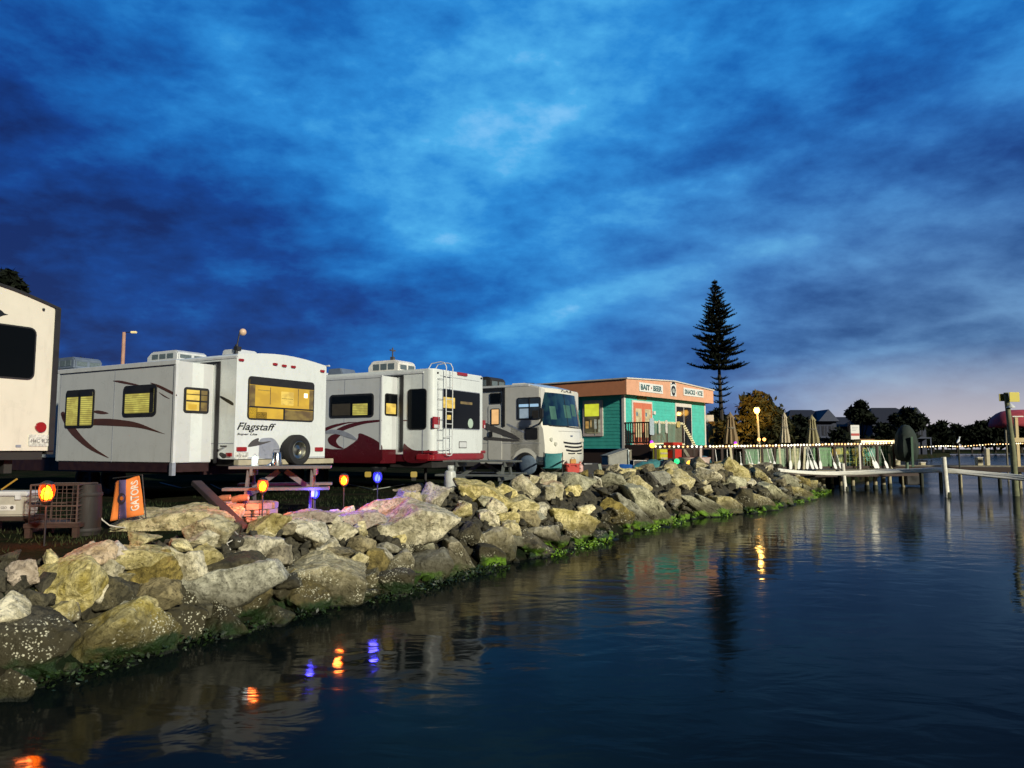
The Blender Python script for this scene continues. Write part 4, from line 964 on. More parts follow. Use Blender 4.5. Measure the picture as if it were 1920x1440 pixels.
def siding(name, fn, u0, u1, z0, z1, d=.0, step=.16):
    b = MB(); z_ = z0
    while z_ < z1-.01:
        zz_ = min(z1, z_+step)
        b.prism([(u0, z_), (u1, z_), (u1, zz_), (u0, zz_)], lambda u, v, dd, z_=z_: fn(u, v, dd if v <= z_+1e-6 or dd <= 0 else dd*.25), -.02, .012); z_ = zz_
    return b.build(name, TEAL, T, smooth=0)
MB().box(.03, WX-.03, .03, LY, zb, ze+.2).build('wall_core', TEAL, T)
siding('wall', lambda u, v, d: (u, -d+.0, v), .0, WX, zb, ze+.02)
siding('wall', lambda u, v, d: (-d+.0, u, v), .0, LY, zb, ze+.02)
for a_ in ((-.035, .10, -.035, .10), (WX-.10, WX+.035, -.035, .10)): MB().box(*a_, zb-.01, ze).build('corner_board', TRIMW, T)
# fascia and roof (low gable over the sign face)
ov = .38; zr_ = H.face(1263, 716, -ov)[1]; xr = H.face(1263, 716, -ov)[0]; zt2 = zt
fx0, fx1 = -ov, WX+ov*.8
zrt = H.face(1334, 733, -ov)[1]
fasc = [(fx0, ze-.02), (fx1, ze-.02), (fx1, zrt-.0), (xr, zr_), (fx0, zt)]
plate('fascia', fasc, lambda u, v, d: (u, -ov-d, v), -.04, .0, PEACH, T)
MB().box(fx0, fx0+.04, -ov+.042, LY+ov, ze-.02, zt).build('fascia', ORANGE, T); MB().box(fx1-.04, fx1, -ov+.042, LY, ze-.02, zrt).build('fascia', PEACH, T)
MB().box(fx0+.04, fx1-.04, -ov+.042, LY, ze+.03, ze+.05).build('soffit', TRIMW, T)
rf = [(fx0-.05, zt+.01), (xr, zr_+.01), (fx1+.05, zrt+.01), (fx1+.05, zrt+.07), (xr, zr_+.07), (fx0-.05, zt+.07)]
plate('roof', rf, lambda u, v, d: (u, -ov-.06+d, v), 0, LY+ov*2, mat('roof_white', (.62, .58, .50), .6, .1, 4, dirt=.3), T)
# signs
def sign(box, txt):
    x0, x1, z0, z1 = quad(H, 'f', *box, -ov)
    s_ = plate('sign', rrect(x0, x1, z0, z1, .02), on_face(-ov), 0, .03, SIGNW, T)
    words = txt.split('*'); n_ = sum(len(w_) for w_ in words)+1.6; x_ = x0+.12; tw = x1-x0-.24
    a_ = len(words[0])/n_*tw
    text_mesh('lettering', words[0], on_face(-ov), x_, x_+a_, z0+.08, z1-.08, .032, SIGNT, s_, 0, .04)
    xd = x_+a_+1.6/n_*tw*.5; zd = (z0+z1)/2
    MB().cyl((xd, -ov-.03, zd), (xd, -ov-.036, zd), .045, n=12).build('dot', mat('dot_red', (.3, .03, .02), .5), s_)
    text_mesh('lettering', words[1], on_face(-ov), x1-.12-len(words[1])/n_*tw, x1-.12, z0+.08, z1-.08, .032, SIGNT, s_, 0, .04)
sign((1198, 719.5, 1242, 736), 'BAIT*BEER'); sign((1281, 729, 1318, 743.5), 'SNACKS*ICE')
x0, x1, z0, z1 = quad(H, 'f', 1256.5, 718, 1267, 743, -ov); em = plate('sign', rrect(x0, x1, z0, z1, .02), on_face(-ov), 0, .03, SIGNW, T)
cx, cz = (x0+x1)/2, (z0+z1)/2; r_ = (x1-x0)*.42
plate('emblem', [(cx+r_*math.cos(R(a))*(.9+.1*math.sin(R(a*3))), cz-.06+r_*1.05*math.sin(R(a))) for a in range(0, 360, 15)], on_face(-ov), .03, .034, DECALB, em)
plate('emblem', [(cx-r_, cz+r_*.9), (cx-r_*.3, cz+r_*1.6), (cx+r_*.6, cz+r_*1.5), (cx+r_, cz+r_*.9), (cx+r_*.3, cz+r_*1.15)], on_face(-ov), .03, .034, DECALB, em)
plate('emblem', [(cx+r_*.55*math.cos(R(a)), cz-.06+r_*.5*math.sin(R(a))) for a in range(0, 360, 30)], on_face(-ov), .034, .037, mat('emblem_grey', (.35, .38, .36), .5, .4, 20), em)
# doors, slider, left window
x0, x1, z0, z1 = quad(H, 'f', 1184, 752, 1222, 834, 0)
z0 = max(z0, H.face(1200, 834)[1]); fr = plate('door_frame', rrect(x0, x1, z0, z1, .01), on_face(), 0, .05, TRIMW, T)
xm = (x0+x1)/2; PINK = mat('door_coral', (.60, .17, .09), .5, .06)
for a_, b_ in ((x0+.1, xm-.01), (xm+.01, x1-.1)):
    d_ = plate('door', rrect(a_, b_, z0+.02, z1-.1, .01), on_face(), .05, .075, PINK, T)
    plate('pane', rrect(a_+.17, b_-.12, z0+.35, z1-.38, .01), on_face(), .075, .08, lit_mat('shop_door_lit', (.80, .68, .34), .9, 4, 0, .5), d_)
    plate('poster', rrect(a_+.2, a_+.36, z0+1.35, z1-.55, .01), on_face(), .08, .084, mat('poster_blue', (.12, .2, .25), .6, .7, 30), d_)
x0, x1, z0, z1 = quad(H, 'f', 1265.5, 757, 1296, 840, 0)
sf = plate('door_frame', rrect(x0, x1, z0, z1, .01), on_face(), 0, .05, TRIMW, T)
xm = (x0+x1)/2
for a_, b_ in ((x0+.1, xm-.03), (xm+.03, x1-.08)): plate('sliding_door', rrect(a_, b_, z0+.05, z1-.18, .01), on_face(), .05, .06, GLASSD, T)
x0, x1, z0, z1 = quad(H, 's', 1094, 751, 1131, 818, 0)
wf = plate('window', rrect(x0, x1, z0, z1, .01), on_side(), 0, .05, mat('trim_pinkish', (.74, .62, .54), .5), T)
plate('pane', rrect(x0+.16, x1-.1, z0+.15, z1-.16, .01), on_side(), .05, .056, lit_mat('shop_inside', (.12, .11, .05), .6, 2, 0, .9), wf)
plate('blind', rrect(x0+.2, x1-.12, z0+.15+(z1-z0)*.47, z1-.17, .01), on_side(), .056, .07, lit_mat('blind_lime', (.62, .66, .04), 1.05, 3, 0, .2), wf)
for k, (u0, u1, v0, v1, c_) in enumerate(((.12, .22, .1, .46, (.5, .55, .4)), (.3, .42, .2, .47, (.55, .6, .5)), (.36, .39, .02, .2, (.4, .45, .3)), (.55, .62, .25, .45, (.7, .5, .2)), (.7, .86, .22, .42, (.75, .45, .12)), (.2, .8, .08, .11, (.3, .28, .15)))):
    plate('shelf_goods', rrect(x0+(x1-x0)*u0, x0+(x1-x0)*u1, z0+(z1-z0)*v0, z0+(z1-z0)*v1, .02), on_side(), .056, .06, lit_mat('goods_%d' % k, c_, .6, 6), wf)
q = quad(H, 'f', 1194, 742, 1211, 750); plate('signboard', rrect(*q, .01), on_face(), 0, .04, mat('board_olive', (.18, .2, .06), .6), T)
q = quad(H, 'f', 1223, 771, 1227, 777); plate('switch_box', rrect(*q, .01), on_face(), .02, .08, TRIMW, T)
# foundation
MB().box(.1, WX-.1, .1, LY, GZ-.2, zb-.003).build('foundation', WOODD, T)
# porch deck on the sign face, with railing and steps at its right end
DK = H; PT = H.thing('porch_deck', 'raised wooden porch in front of the coral doors, its handrail wound with lights', 'porch')
dpt = 1.35; dx0, dx1 = -.02, H.face(1281, 795, -dpt)[0]; zd = H.face(1200, 834)[1]; zrl = H.face(1212, 791, -dpt)[1]
MB().box(dx0, dx1, -dpt, -.04, zd-.12, zd).build('deck_floor', WOODG, PT)
for xx in (dx0+.05, (dx0+dx1)/2, dx1-.05): MB().box(xx-.05, xx+.05, -dpt-.002, -dpt+.1, GZ, zrl).build('post', WOODD, PT)
MB().box(dx0-.02, dx0+.06, -dpt, -.05, zrl-.04, zrl+.02).build('hand_rail', WOODD, PT)  # rails and balusters on this side are darkened in colour for its shade
MB().box(dx0, dx0+.04, -dpt, -.05, zd+.06, zd+.12).build('bottom_rail', WOODD, PT)
for k in range(11): yy = -.1-(dpt-.15)*k/10; MB().box(dx0, dx0+.035, yy-.02, yy+.02, zd+.12, zrl-.04).build('baluster', WOODD, PT)
LATM = mat('baluster_lit', (.26, .28, .20), .7)  # paler colour puts the light on the front railing
for k in range(26): xx = dx0+.12+(dx1-dx0-.2)*k/25; MB().box(xx-.02, xx+.02, -dpt+.0, -dpt+.035, zd+.1, zrl-.04).build('baluster', LATM, PT)
MB().box(dx0, dx1, -dpt-.02, -dpt+.06, zrl-.04, zrl+.02).build('hand_rail', WOODG, PT); MB().box(dx0, dx1, -dpt, -dpt+.04, zd+.03, zd+.1).build('bottom_rail', WOODG, PT)
MB().box(dx0-.012, dx0-.002, -dpt, -.05, zd-.5, zd-.001).box(dx0, dx1-1.9, -dpt-.014, -dpt-.004, GZ, zd-.13).build('skirting', WOODD, PT)
st = MB(); zs = zd-.18
for k in range(5): st.box(dx1+k*.26, dx1+k*.26+.28, -dpt+.05, -.1, zs-k*.2-.04, zs-k*.2)
st.beam((dx1, -dpt+.05, zd-.15), (dx1+1.4, -dpt+.05, GZ), .05, .2).build('steps', WOODG, PT)
MB().beam((dx1, -dpt, zrl), (dx1+1.15, -dpt, zrl-.98), .05, .07).build('stair_rail', WOODL, PT); MB().box(dx1+1.1, dx1+1.17, -dpt-.03, -dpt+.03, GZ, zrl-.93).build('post', WOODD, PT)
ROPEL = mat('rope_light', (.6, .55, .35), .5, emit=(1, .82, .42), estr=.55)
def wind(a_, b_, r_, turns, rr=.016):
    a_ = Vector(a_); b_ = Vector(b_); d = (b_-a_); x_ = d.normalized().cross(Vector((0, 0, 1))).normalized(); y_ = x_.cross(d.normalized()); n_ = int(turns*8)
    return [a_+d*(i/n_)+(x_*math.cos(i/8*6.283)+y_*math.sin(i/8*6.283))*r_ for i in range(n_+1)]
rl = MB().tube(wind((dx0, -dpt, zrl+.01), (dx1, -dpt, zrl+.01), .045, 22), .017, 5).tube(wind((dx1, -dpt, zrl), (dx1+1.15, -dpt, zrl-.98), .06, 10), .02, 5)
o = rl.build('rope_light', ROPEL, None, loc=H.o); o.rotation_euler = (0, 0, H.a); tag(o, 'warm rope light spiralling along the porch handrail and down the steps', 'rope light')
o = MB().tube([(dx0+.1, -dpt-.05, zd+.02), (dx0+1, -dpt-.05, zd+.05), (dx1-1, -dpt-.05, zd+.02), (dx1, -dpt-.05, zd+.03)], .028, 6).build('rope_light', ROPEL, None, loc=H.o); o.rotation_euler = (0, 0, H.a); tag(o, 'warm rope light stretched level along the foot of the porch railing', 'rope light')
# towels and goods hung on the rail
for i, (px, py, w_, h_, c_, lb) in enumerate(((1222, 800, .38, .75, (.35, .42, .46), 'pale blue towel hung over the left part of the porch rail'), (1235, 800, .16, .6, (.5, .5, .45), 'left of two white fish boards hung on the porch rail'), (1249, 800, .16, .6, (.5, .5, .45), 'right of two white fish boards hung on the porch rail'), (1271, 796, .3, .28, (.5, .38, .12), 'small amber notice fixed near the right end of the porch rail'))):
    x_, z_ = H.face(px, py, -dpt-.05); b_ = MB()
    for k in range(7):
        pass
    b_.prism(rrect(x_-w_/2, x_+w_/2, z_-h_/2, z_+h_/2, .06), lambda u, v, d: (u, -dpt-.06-d+.02*math.sin(u*30), v), 0, .02)
    o = b_.build(('towel', 'fish_board', 'fish_board', 'notice')[i], mat('hung_%d' % i, c_, .8, .2, 14), None, loc=H.o, smooth=50); o.rotation_euler = (0, 0, H.a); tag(o, lb, ('towel', 'board', 'board', 'notice')[i])
MB()
# red and yellow boxes against the deck
def crate(name, px, py, y, w_, d_, h_, m_, label, cat, rz=.4, bev=.015, lid=None, group=None, z=None):
    """py: where its base stands in view; open ribbed box with rim"""
    p_ = at(px, py, y); zz_ = p_.z if z is None else z
    T_ = thing(name, label, cat, (p_.x, p_.y, zz_), rz, group)
    b = MB().box(-w_/2, w_/2, -d_/2, d_/2, 0, h_*.92); b.build('body', m_, T_, bev)
    r_ = MB().box(-w_/2-.015, w_/2+.015, -d_/2-.015, d_/2+.015, h_*.92+.002, h_); r_.build('lid' if lid else 'rim', lid or m_, T_, min(bev, .01))
    return T_
REDP = mat('plastic_red', (.50, .03, .015), .45, .1); YELP = mat('plastic_yellow', (.50, .47, .03), .5, .1); GRYP = mat('plastic_grey', (.22, .22, .19), .5, .12, dirt=.3); BLUP = mat('plastic_blue', (.02, .10, .34), .4, .1)
TEALC = mat('canvas_teal', (.045, .22, .22), .7, .12, 10, bump=.3); TARP = mat('tarpaulin_teal', (.05, .20, .19), .6, .3, 4, bump=.5)
p_ = H.o+H.M@Vector((H.face(1262, 840, -dpt-.5)[0], -dpt-.5, 0))
def cooler(name, p, w_, d_, h_, m1, m2, label, rz, cat='cooler'):
    T_ = thing(name, label, cat, p, rz)
    MB().prism([(-w_/2*.93, 0), (w_/2*.93, 0), (w_/2, h_*.8), (-w_/2, h_*.8)], lambda u, v, d: (u, d, v), -d_/2, d_/2).build('body', m1, T_, .02)
    MB().box(-w_/2-.02, w_/2+.02, -d_/2-.02, d_/2+.02, h_*.8+.004, h_).build('lid', m2, T_, .015)
    for s_ in (-1, 1): MB().tube([(s_*w_/2, -d_*.3, h_*.55), (s_*(w_/2+.04), -d_*.3, h_*.5), (s_*(w_/2+.04), d_*.3, h_*.5), (s_*w_/2, d_*.3, h_*.55)], .012, 6).build('handle', BLACK, T_)
    for s_ in (-.3, .3): MB().box(s_*w_-.03, s_*w_+.03, -d_/2-.03, -d_/2-.0, h_*.68, h_*.86).build('latch', m2, T_)
    return T_
cooler('cooler', (p_.x, p_.y, zd-.62), .85, .45, .72, REDP, REDP, 'bright red bin standing against the porch below the railing', H.a, 'bin')
MB().box(-.5, .5, -.25, .25, GZ-zd+.62, -.002).build('stand', WOODG, COL.objects[-1].parent if False else thing('work_bench', 'low wooden bench that carries the red bin', 'bench', (p_.x, p_.y, zd-.62), H.a))
p2 = H.o+H.M@Vector((H.face(1237, 840, -dpt-.4)[0], -dpt-.4, 0)); T_ = thing('crate', 'yellow-green plastic crate at the porch foot left of the red bin', 'crate', (p2.x, p2.y, GZ), H.a)
MB().box(-.35, .35, -.2, .2, 0, 1.0).build('body', YELP, T_, .02); 
for k in range(4): MB().box(-.32, .32, -.215, -.201, .12+k*.22, .2+k*.22).build('rib', WOODL, T_)
# left foundation props: grey bin on blocks, white crate
B1 = at(1152, 878, 30)
T_ = thing('dock_box', 'grey slope-topped storage box below the shop corner', 'box', (B1.x, B1.y, GZ), R(20))
MB().prism([(-.42, .12), (.42, .12), (.42, .98), (-.42, .72)], lambda u, v, d: (u, d, v), -.3, .3).build('body', GRYP, T_, .02); MB().beam((-.46, 0, .735), (.46, 0, 1.01), .66, .04).build('lid', GRYP, T_)
for s_ in (-1, 1): MB().box(s_*.36-.05, s_*.36+.05, -.28, .28, 0, .115).build('foot', WOODD, T_)
T_ = thing('door_panel', 'pale bluish board leaning on the right side of the grey storage box', 'board', (B1.x+.55, B1.y-.05, GZ), R(20)); MB().beam((0, 0, 0), (-.04, .02, 1.0), .22, .03, (1, 0, 0)).build('panel', mat('board_bluish', (.38, .48, .5), .5), T_)
MB().box(-.08, .08, -.03, .0, .9, .96).build('cap', TRIMW, T_)
F1 = at(1196, 866, 30.5); T_ = thing('crate', 'black milk crate with white rim below the porch', 'crate', (F1.x, F1.y, GZ+.25), R(15))
MB().box(-.27, .27, -.2, .2, 0, .30).build('body', BLACK, T_, .01)
f_ = MB()
for z_ in (.0, .29): f_.tube([(-.28, -.21, z_), (.28, -.21, z_), (.28, .21, z_), (-.28, .21, z_), (-.28, -.21, z_)], .014, 5)
for x_ in (-.28, .28): f_.tube([(x_, -.21, 0), (x_, -.21, .29)], .014, 5)
f_.build('rim', TRIMW, T_)
for x_ in (-.22, .22): MB().box(x_-.03, x_+.03, -.15, .15, -.25, -.0).build('leg', WOODD, T_)
# power pole in front of shop corner
P0 = at(1181, 880, 31); T_ = thing('timber_post', 'short grey timber post right of the grey storage box', 'post', (P0.x, P0.y, GZ)); MB().cyl((0, 0, 0), (0, 0, .95), .09, .08, 10).build('post', WOODG, T_); MB().cyl((0, 0, .952), (0, 0, .98), .1, .09, 10).build('cap', WOODG, T_)
# teal covered boat
b0 = at(1225, 872, 28.5); T_ = thing('covered_boat', 'small boat under a teal tarpaulin behind the rocks', 'boat', (b0.x, b0.y, GZ), R(8))
bm_ = MB(); NS = 14
for i in range(NS+1):
    u = i/NS; x_ = -1.25+2.3*u; w_ = .55*math.sin(math.pi*min(1, .08+u*.75))**.7; h_ = .14+.46*math.sin(math.pi*min(1, .02+u*.80))
    for k in range(9): a = math.pi*k/8; bm_.v.append(Vector((x_, -w_*math.cos(a), max(.02, h_*math.sin(a)**.8*(1+.1*math.sin(i*2.2+k))))))
for i in range(NS):
    for k in range(8): q = i*9+k; bm_.f.append((q, q+1, q+10, q+9))
bm_.build('tarpaulin', TARP, T_, smooth=60); MB().box(-1.0, 1.0, -.35, .35, 0, .12).build('hull', DARKM, T_, .05)
b0 = at(1255, 872, 28.2); T_ = thing('gas_grill', 'black covered grill between the teal boat and the green globe lamp', 'grill', (b0.x, b0.y, GZ), R(10))
MB().prism([(-.38, 0), (.38, 0), (.42, .35), (.3, .62), (-.22, .60), (-.40, .36)], lambda u, v, d: (u, d, v), -.25, .25).build('cover', mat('cover_black', (.012, .014, .02), .6, bump=.4), T_, .05); MB().box(-.3, .3, -.27, -.25, .3, .33).build('handle', ALU, T_)
b0 = at(1303, 880, 27.5); T_ = thing('wash_tub', 'white tub with brown front on the crest below the string lights', 'tub', (b0.x, b0.y, GZ+.2), R(6))
MB().lathe([(.34, 0), (.42, .12), (.48, .46), (.50, .46), (.50, .50), (.44, .50), (.36, .1), (.001, .06)], (0, 0, 0), 18, 1.2, .8).build('tub', mat('tub_white', (.55, .42, .36), .5, .2), T_); MB().tube([(-.62, 0, .5), (0, -.41, .52), (.62, 0, .5)], .02, 6).build('rim', mat('tub_brown', (.12, .03, .02), .5), T_)
b0 = at(1313, 880, 27); T_ = thing('timber_post', 'slim pale pinkish post standing beside the white tub', 'post', (b0.x, b0.y, GZ)); MB().beam((0, 0, 0), (.03, 0, 1.05), .08, .08).build('post', mat('post_pink', (.6, .48, .42), .6), T_); MB().box(-.03, .08, -.06, .06, 1.052, 1.08).build('cap', TRIMW, T_)
b0 = at(1321, 872, 28); T_ = thing('hose_reel', 'blue-green coiled hose right of the pinkish post', 'hose', (b0.x, b0.y, GZ+.25), R(5))
c_ = MB()
for k in range(3): c_.tube([(.24*math.cos(R(a)), k*.06, .24+.24*math.sin(R(a))) for a in range(0, 370, 24)], .03, 6)
c_.build('coil', mat('hose_teal', (.04, .16, .22), .5), T_); MB().cyl((0, -.03, .24), (0, .2, .24), .14).build('drum', DARKM, T_)
# drum, chair, red box, planter left
b0 = at(1168, 884, 25.5); T_ = thing('drum', 'blue plastic drum lying on its side behind the rocks', 'drum', (b0.x, b0.y, GZ+.14), R(-28))
pr = [(.001, -.33), (.15, -.33), (.17, -.29), (.17, -.1), (.18, -.08), (.18, .08), (.17, .1), (.17, .29), (.15, .33), (.001, .33)]
l_ = MB().lathe(pr, (0, 0, 0), 18); l_.v = [Vector((v.z, v.y, v.x+.18)) for v in l_.v]; l_.build('barrel', BLUP, T_); MB().cyl((.331, .05, .25), (.36, .05, .25), .04).build('bung', BLACK, T_)
b0 = at(1150, 880, 26); T_ = thing('inner_tube', 'black tub behind the blue drum', 'tub', (b0.x, b0.y, GZ), 0); MB().lathe([(.3, 0), (.5, .14), (.56, .34), (.50, .34), (.3, .06), (.001, .05)], (0, 0, 0), 20, 1.2, .9).build('tub', BLACK, T_); MB().tube([(.62*math.cos(R(a)), .5*math.sin(R(a)), .345) for a in range(0, 361, 20)], .025, 6).build('rim', DARKM, T_)
# camping chair
b0 = at(1034, 882, 21.5); T_ = thing('camping_chair', 'teal folding camp chair in front of the motorhome', 'chair', (b0.x, b0.y, GZ+.06), R(-12))
def cloth(fn, nu, nv, m_, name, par, th=.008):
    b = MB()
    for j in range(nv+1):
        for i in range(nu+1): b.v.append(Vector(fn(i/nu, j/nv)))
    for j in range(nv):
        for i in range(nu): q = j*(nu+1)+i; b.f.append((q, q+1, q+nu+2, q+nu+1))
    o = b.build(name, m_, par, smooth=60); md = o.modifiers.new('t', 'SOLIDIFY'); md.thickness = th; return o
cloth(lambda u, v: (-.26+.52*u+.01*math.sin(v*9), .22+.10*v-.06*math.sin(math.pi*u), .38+.46*v-.02*math.sin(math.pi*u)), 8, 6, TEALC, 'backrest', T_)
cloth(lambda u, v: (-.26+.52*u, -.22+.44*v, .42-.05*math.sin(math.pi*u)*math.sin(math.pi*v)), 8, 6, TEALC, 'seat', T_)
for a_, b_ in (((-.28, -.25, 0), (.28, -.22, .42)), ((.28, -.25, 0), (-.28, -.22, .42)), ((-.28, .25, 0), (.28, .22, .42)), ((.28, .25, 0), (-.28, .22, .42))): MB().cyl(a_, b_, .012).build('leg', DARKM, T_)
for s_ in (-1, 1): MB().cyl((s_*.28, .24, .1), (s_*.28, .33, .86), .012).build('back_frame', DARKM, T_); MB().beam((s_*.31, -.25, .58), (s_*.31, .27, .62), .07, .02).build('armrest', BLACK, T_)
b0 = at(1073, 884, 22.5); cooler('cooler', (b0.x, b0.y, GZ+.28), .40, .26, .30, REDP, REDP, 'small red cooler box behind the rocks right of the teal chair', R(10)); 
b1 = at(1088, 884, 22.6); T_ = thing('jug', 'pinkish white jug next to the small red cooler', 'jug', (b1.x, b1.y, GZ+.3), 0); MB().lathe([(.07, 0), (.09, .03), (.09, .2), (.05, .26), (.03, .27), (.03, .30), (.001, .30)], (0, 0, 0), 14).build('body', mat('jug_pink', (.6, .35, .3), .5), T_); MB().cyl((0, 0, .302), (0, 0, .33), .035).build('cap', REDP, T_)
b1 = at(1074, 868, 22.7); T_ = thing('tackle_box', 'small amber tackle box standing on the red cooler', 'box', (b0.x+.02, b0.y, GZ+.582), R(10)); MB().box(-.085, .085, -.07, .07, 0, .13).build('body', mat('amber_box', (.5, .24, .04), .5), T_, .01); MB().tube([(-.05, 0, .13), (-.04, 0, .17), (.04, 0, .17), (.05, 0, .13)], .008, 6).build('handle', BLACK, T_)
T_ = thing('low_table', 'low dark plank table carrying the red cooler and the pink jug', 'table', (b0.x+.1, b0.y+.02, GZ), R(10)); MB().box(-.7, .7, -.25, .25, .235, .277).build('top', WOODD, T_)
for sx_ in (-.6, .6):
    for sy_ in (-.2, .2): MB().box(sx_-.03, sx_+.03, sy_-.03, sy_+.03, 0, .233).build('leg', WOODD, T_)
# long planter / overturned skiff behind the crest
b0 = at(1040, 888, 21); T_ = thing('skiff', 'dark overturned wooden skiff on the crest under the teal chair', 'boat', (b0.x, b0.y, GZ), R(6))
sk = MB(); NS = 12
for i in range(NS+1):
    u = i/NS; x_ = -.95+1.9*u; w_ = .08+.34*math.sin(math.pi*(.12+.76*u)); h_ = .14+.20*math.sin(math.pi*(.15+.5*u))
    for k in range(7): a = math.pi*k/6; sk.v.append(Vector((x_, -w_*math.cos(a), h_*math.sin(a)**.6)))
for i in range(NS):
    for k in range(6): q = i*7+k; sk.f.append((q, q+1, q+8, q+7))
sk.f.append(tuple(range(7))); sk.f.append(tuple(NS*7+k for k in range(7)))
sk.build('hull', mat('skiff_brown', (.06, .035, .02), .6, .3, 6), T_); MB().beam((-.95, 0, .2), (.95, 0, .36), .04, .04).build('keel', WOODD, T_)
b0 = at(1108, 884, 24); T_ = thing('gas_grill', 'black portable grill with silver lid strip left of the bins', 'grill', (b0.x, b0.y, GZ+.1), R(5))
MB().prism([(-.3, .1), (.3, .1), (.34, .32), (.25, .46), (-.25, .46), (-.34, .32)], lambda u, v, d: (u, d, v), -.2, .2).build('body', BLACK, T_, .03); MB().box(-.26, .0, -.22, -.2, .42, .46).build('handle', ALU, T_); MB().beam((.3, -.21, .1), (.24, -.21, .44), .09, .015, (0, 1, 0)).build('side_plate', mat('plate_green_grey', (.24, .28, .22), .5), T_)
for s_ in (-.25, .25): MB().cyl((s_, 0, -.1), (s_, 0, .1), .02).build('leg', ALU, T_)
b0 = at(1130, 884, 27.5); T_ = thing('lumber_stack', 'low stack of yellowish planks left of the grey storage box', 'planks', (b0.x, b0.y, GZ), R(8))
for k in range(4): MB().box(-.5, .5+.1*(k % 2), -.2, .2, .1+k*.09, .1+k*.09+.06).build('plank', (WOODL, mat('plank_yellow', (.42, .36, .06), .6), TRIMW, WOODD)[k], T_)
MB().box(-.4, -.3, -.2, .2, 0, .098).build('bearer', WOODD, T_); MB().box(.3, .4, -.2, .2, 0, .098).build('bearer', WOODD, T_)
# beige kiosk and bench behind the fence
K = at(1349, 835, 46); T_ = thing('kiosk', 'beige refreshment kiosk with a dark opening right of the shop', 'kiosk', (K.x, K.y, GZ), R(-14))
def kz(py, y=46): return at(1349, py, y).z-GZ
MB().box(-.55, .75, 0, 1.5, 0, kz(793)).build('body', mat('kiosk_beige', (.44, .38, .22), .6, .1), T_, .01); MB().box(-.65, .85, -.1, 1.6, kz(793)+.002, kz(793)+.1).build('roof', mat('kiosk_roof', (.2, .17, .1), .7), T_)
MB().box(-.28, .16, -.012, .0, .9, kz(804)).build('opening', BLACK, T_); MB().box(.5, .76, -.02, -.001, kz(800), kz(793)-.02).build('sign', mat('sign_amber', (.6, .4, .1), .5), T_)
MB().box(-.65, -.5, -.05, .1, 0, kz(808)).build('post', mat('post_yellow', (.6, .42, .12), .5), T_)
K = at(1331, 830, 48); T_ = thing('freezer', 'white ice freezer seen between shop corner and kiosk', 'freezer', (K.x, K.y, GZ), R(-10)); MB().box(-.5, .28, 0, 1, 1.1, 3.2).build('body', mat('freezer_white', (.5, .52, .5), .4), T_, .02); MB().box(-.5, .28, .01, 1, 0, 1.09).build('base', mat('freezer_grey', (.22, .22, .18), .6), T_, .02); MB().box(-.1, -.06, -.05, 0, 1.6, 2.4).build('handle', ALU, T_)
# ------------------------------------------------------------ lit lanterns on stakes
def glow(name, c, s_): 
    if name in MATS: return MATS[name]
    m, t, p, o = new_mat(name); t.put(p.inputs['Base Color'], (.02, .02, .02)); t.put(p.inputs['Emission Color'], c); p.inputs['Emission Strength'].default_value = s_; MATS[name] = m; return m
def shade(name, c, s_, fac=.5):
    if name in MATS: return MATS[name]
    m, t, p, o = new_mat(name); em = t.new('ShaderNodeEmission'); t.put(em.inputs[0], c); em.inputs[1].default_value = s_
    tr = t.new('ShaderNodeBsdfTransparent'); mx = t.new('ShaderNodeMixShader'); mx.inputs[0].default_value = fac
    t.t.links.new(tr.outputs[0], mx.inputs[1]); t.t.links.new(em.outputs[0], mx.inputs[2]); t.t.links.new(mx.outputs[0], o.inputs[0]); MATS[name] = m; return m
def lantern(px, py, y, fl, sh, lc, pw, label, s=1.0, lean=0):
    c = at(px, py, y); g_ = min(GZ, slope_z(c.xy)) if shore(c.xy)[0] > .2 else slope_z(c.xy)
    T_ = thing('torch_lantern', label, 'lantern', (c.x, c.y, g_), 0, 'coloured flame lanterns on stakes along the rocks')
    h = c.z-g_
    MB().cyl((0, 0, -.1), (0, 0, h-.075*s), .009, .011, 8).build('stake', BLACK, T_)
    MB().lathe([(.012, -.10*s), (.03*s, -.085*s), (.042*s, -.07*s), (.042*s, -.06*s), (.001, -.06*s)], (0, 0, h), 14).build('cup', BLACK, T_)
    MB().lathe([(.001, .075*s), (.056*s, .075*s), (.050*s, .09*s), (.02*s, .105*s), (.001, .108*s)], (0, 0, h), 14).build('cap', BLACK, T_)
    cg = MB()
    for k in range(8):
        a = 2*math.pi*k/8; cg.tube([(r_*s*math.cos(a+tw), r_*s*math.sin(a+tw), h+z_*s) for r_, z_, tw in ((.040, -.06, 0), (.062, -.02, .15), (.066, .03, .3), (.055, .076, .4))], .0052*s, 4)
    cg.build('cage', BLACK, T_)
    MB().lathe([(.036*s, -.058*s), (.056*s, -.02*s), (.060*s, .03*s), (.050*s, .074*s)], (0, 0, h), 16).build('glass', sh, T_)
    MB().lathe([(.001, -.055*s), (.030*s, -.045*s), (.040*s, -.015*s), (.032*s, .025*s), (.016*s, .052*s), (.001, .065*s)], (0, 0, h), 12, wob=.08).build('flame', fl, T_)
    point_light('lantern_light', (.0, -.14*s, h), lc, pw*6, .06, T_)
    return T_
FO = glow('flame_orange', (1, .13, .0012), 75); SO = shade('shade_orange', (1, .06, .002), 2.4, .40)
FB = glow('flame_blue', (.006, .009, 1), 110); SB = shade('shade_blue', (.012, .012, 1), 6, .45)
OC, BC = (1, .16, .03), (.06, .05, 1)
lantern(88, 925, 7.96, FO, SO, OC, 3, 'orange flame lantern at the far left beside the wire crab trap', 1.25)
lantern(493, 912, 10.5, FO, SO, OC, 4.0, 'orange flame lantern in front of the brick fire ring', 1.15)
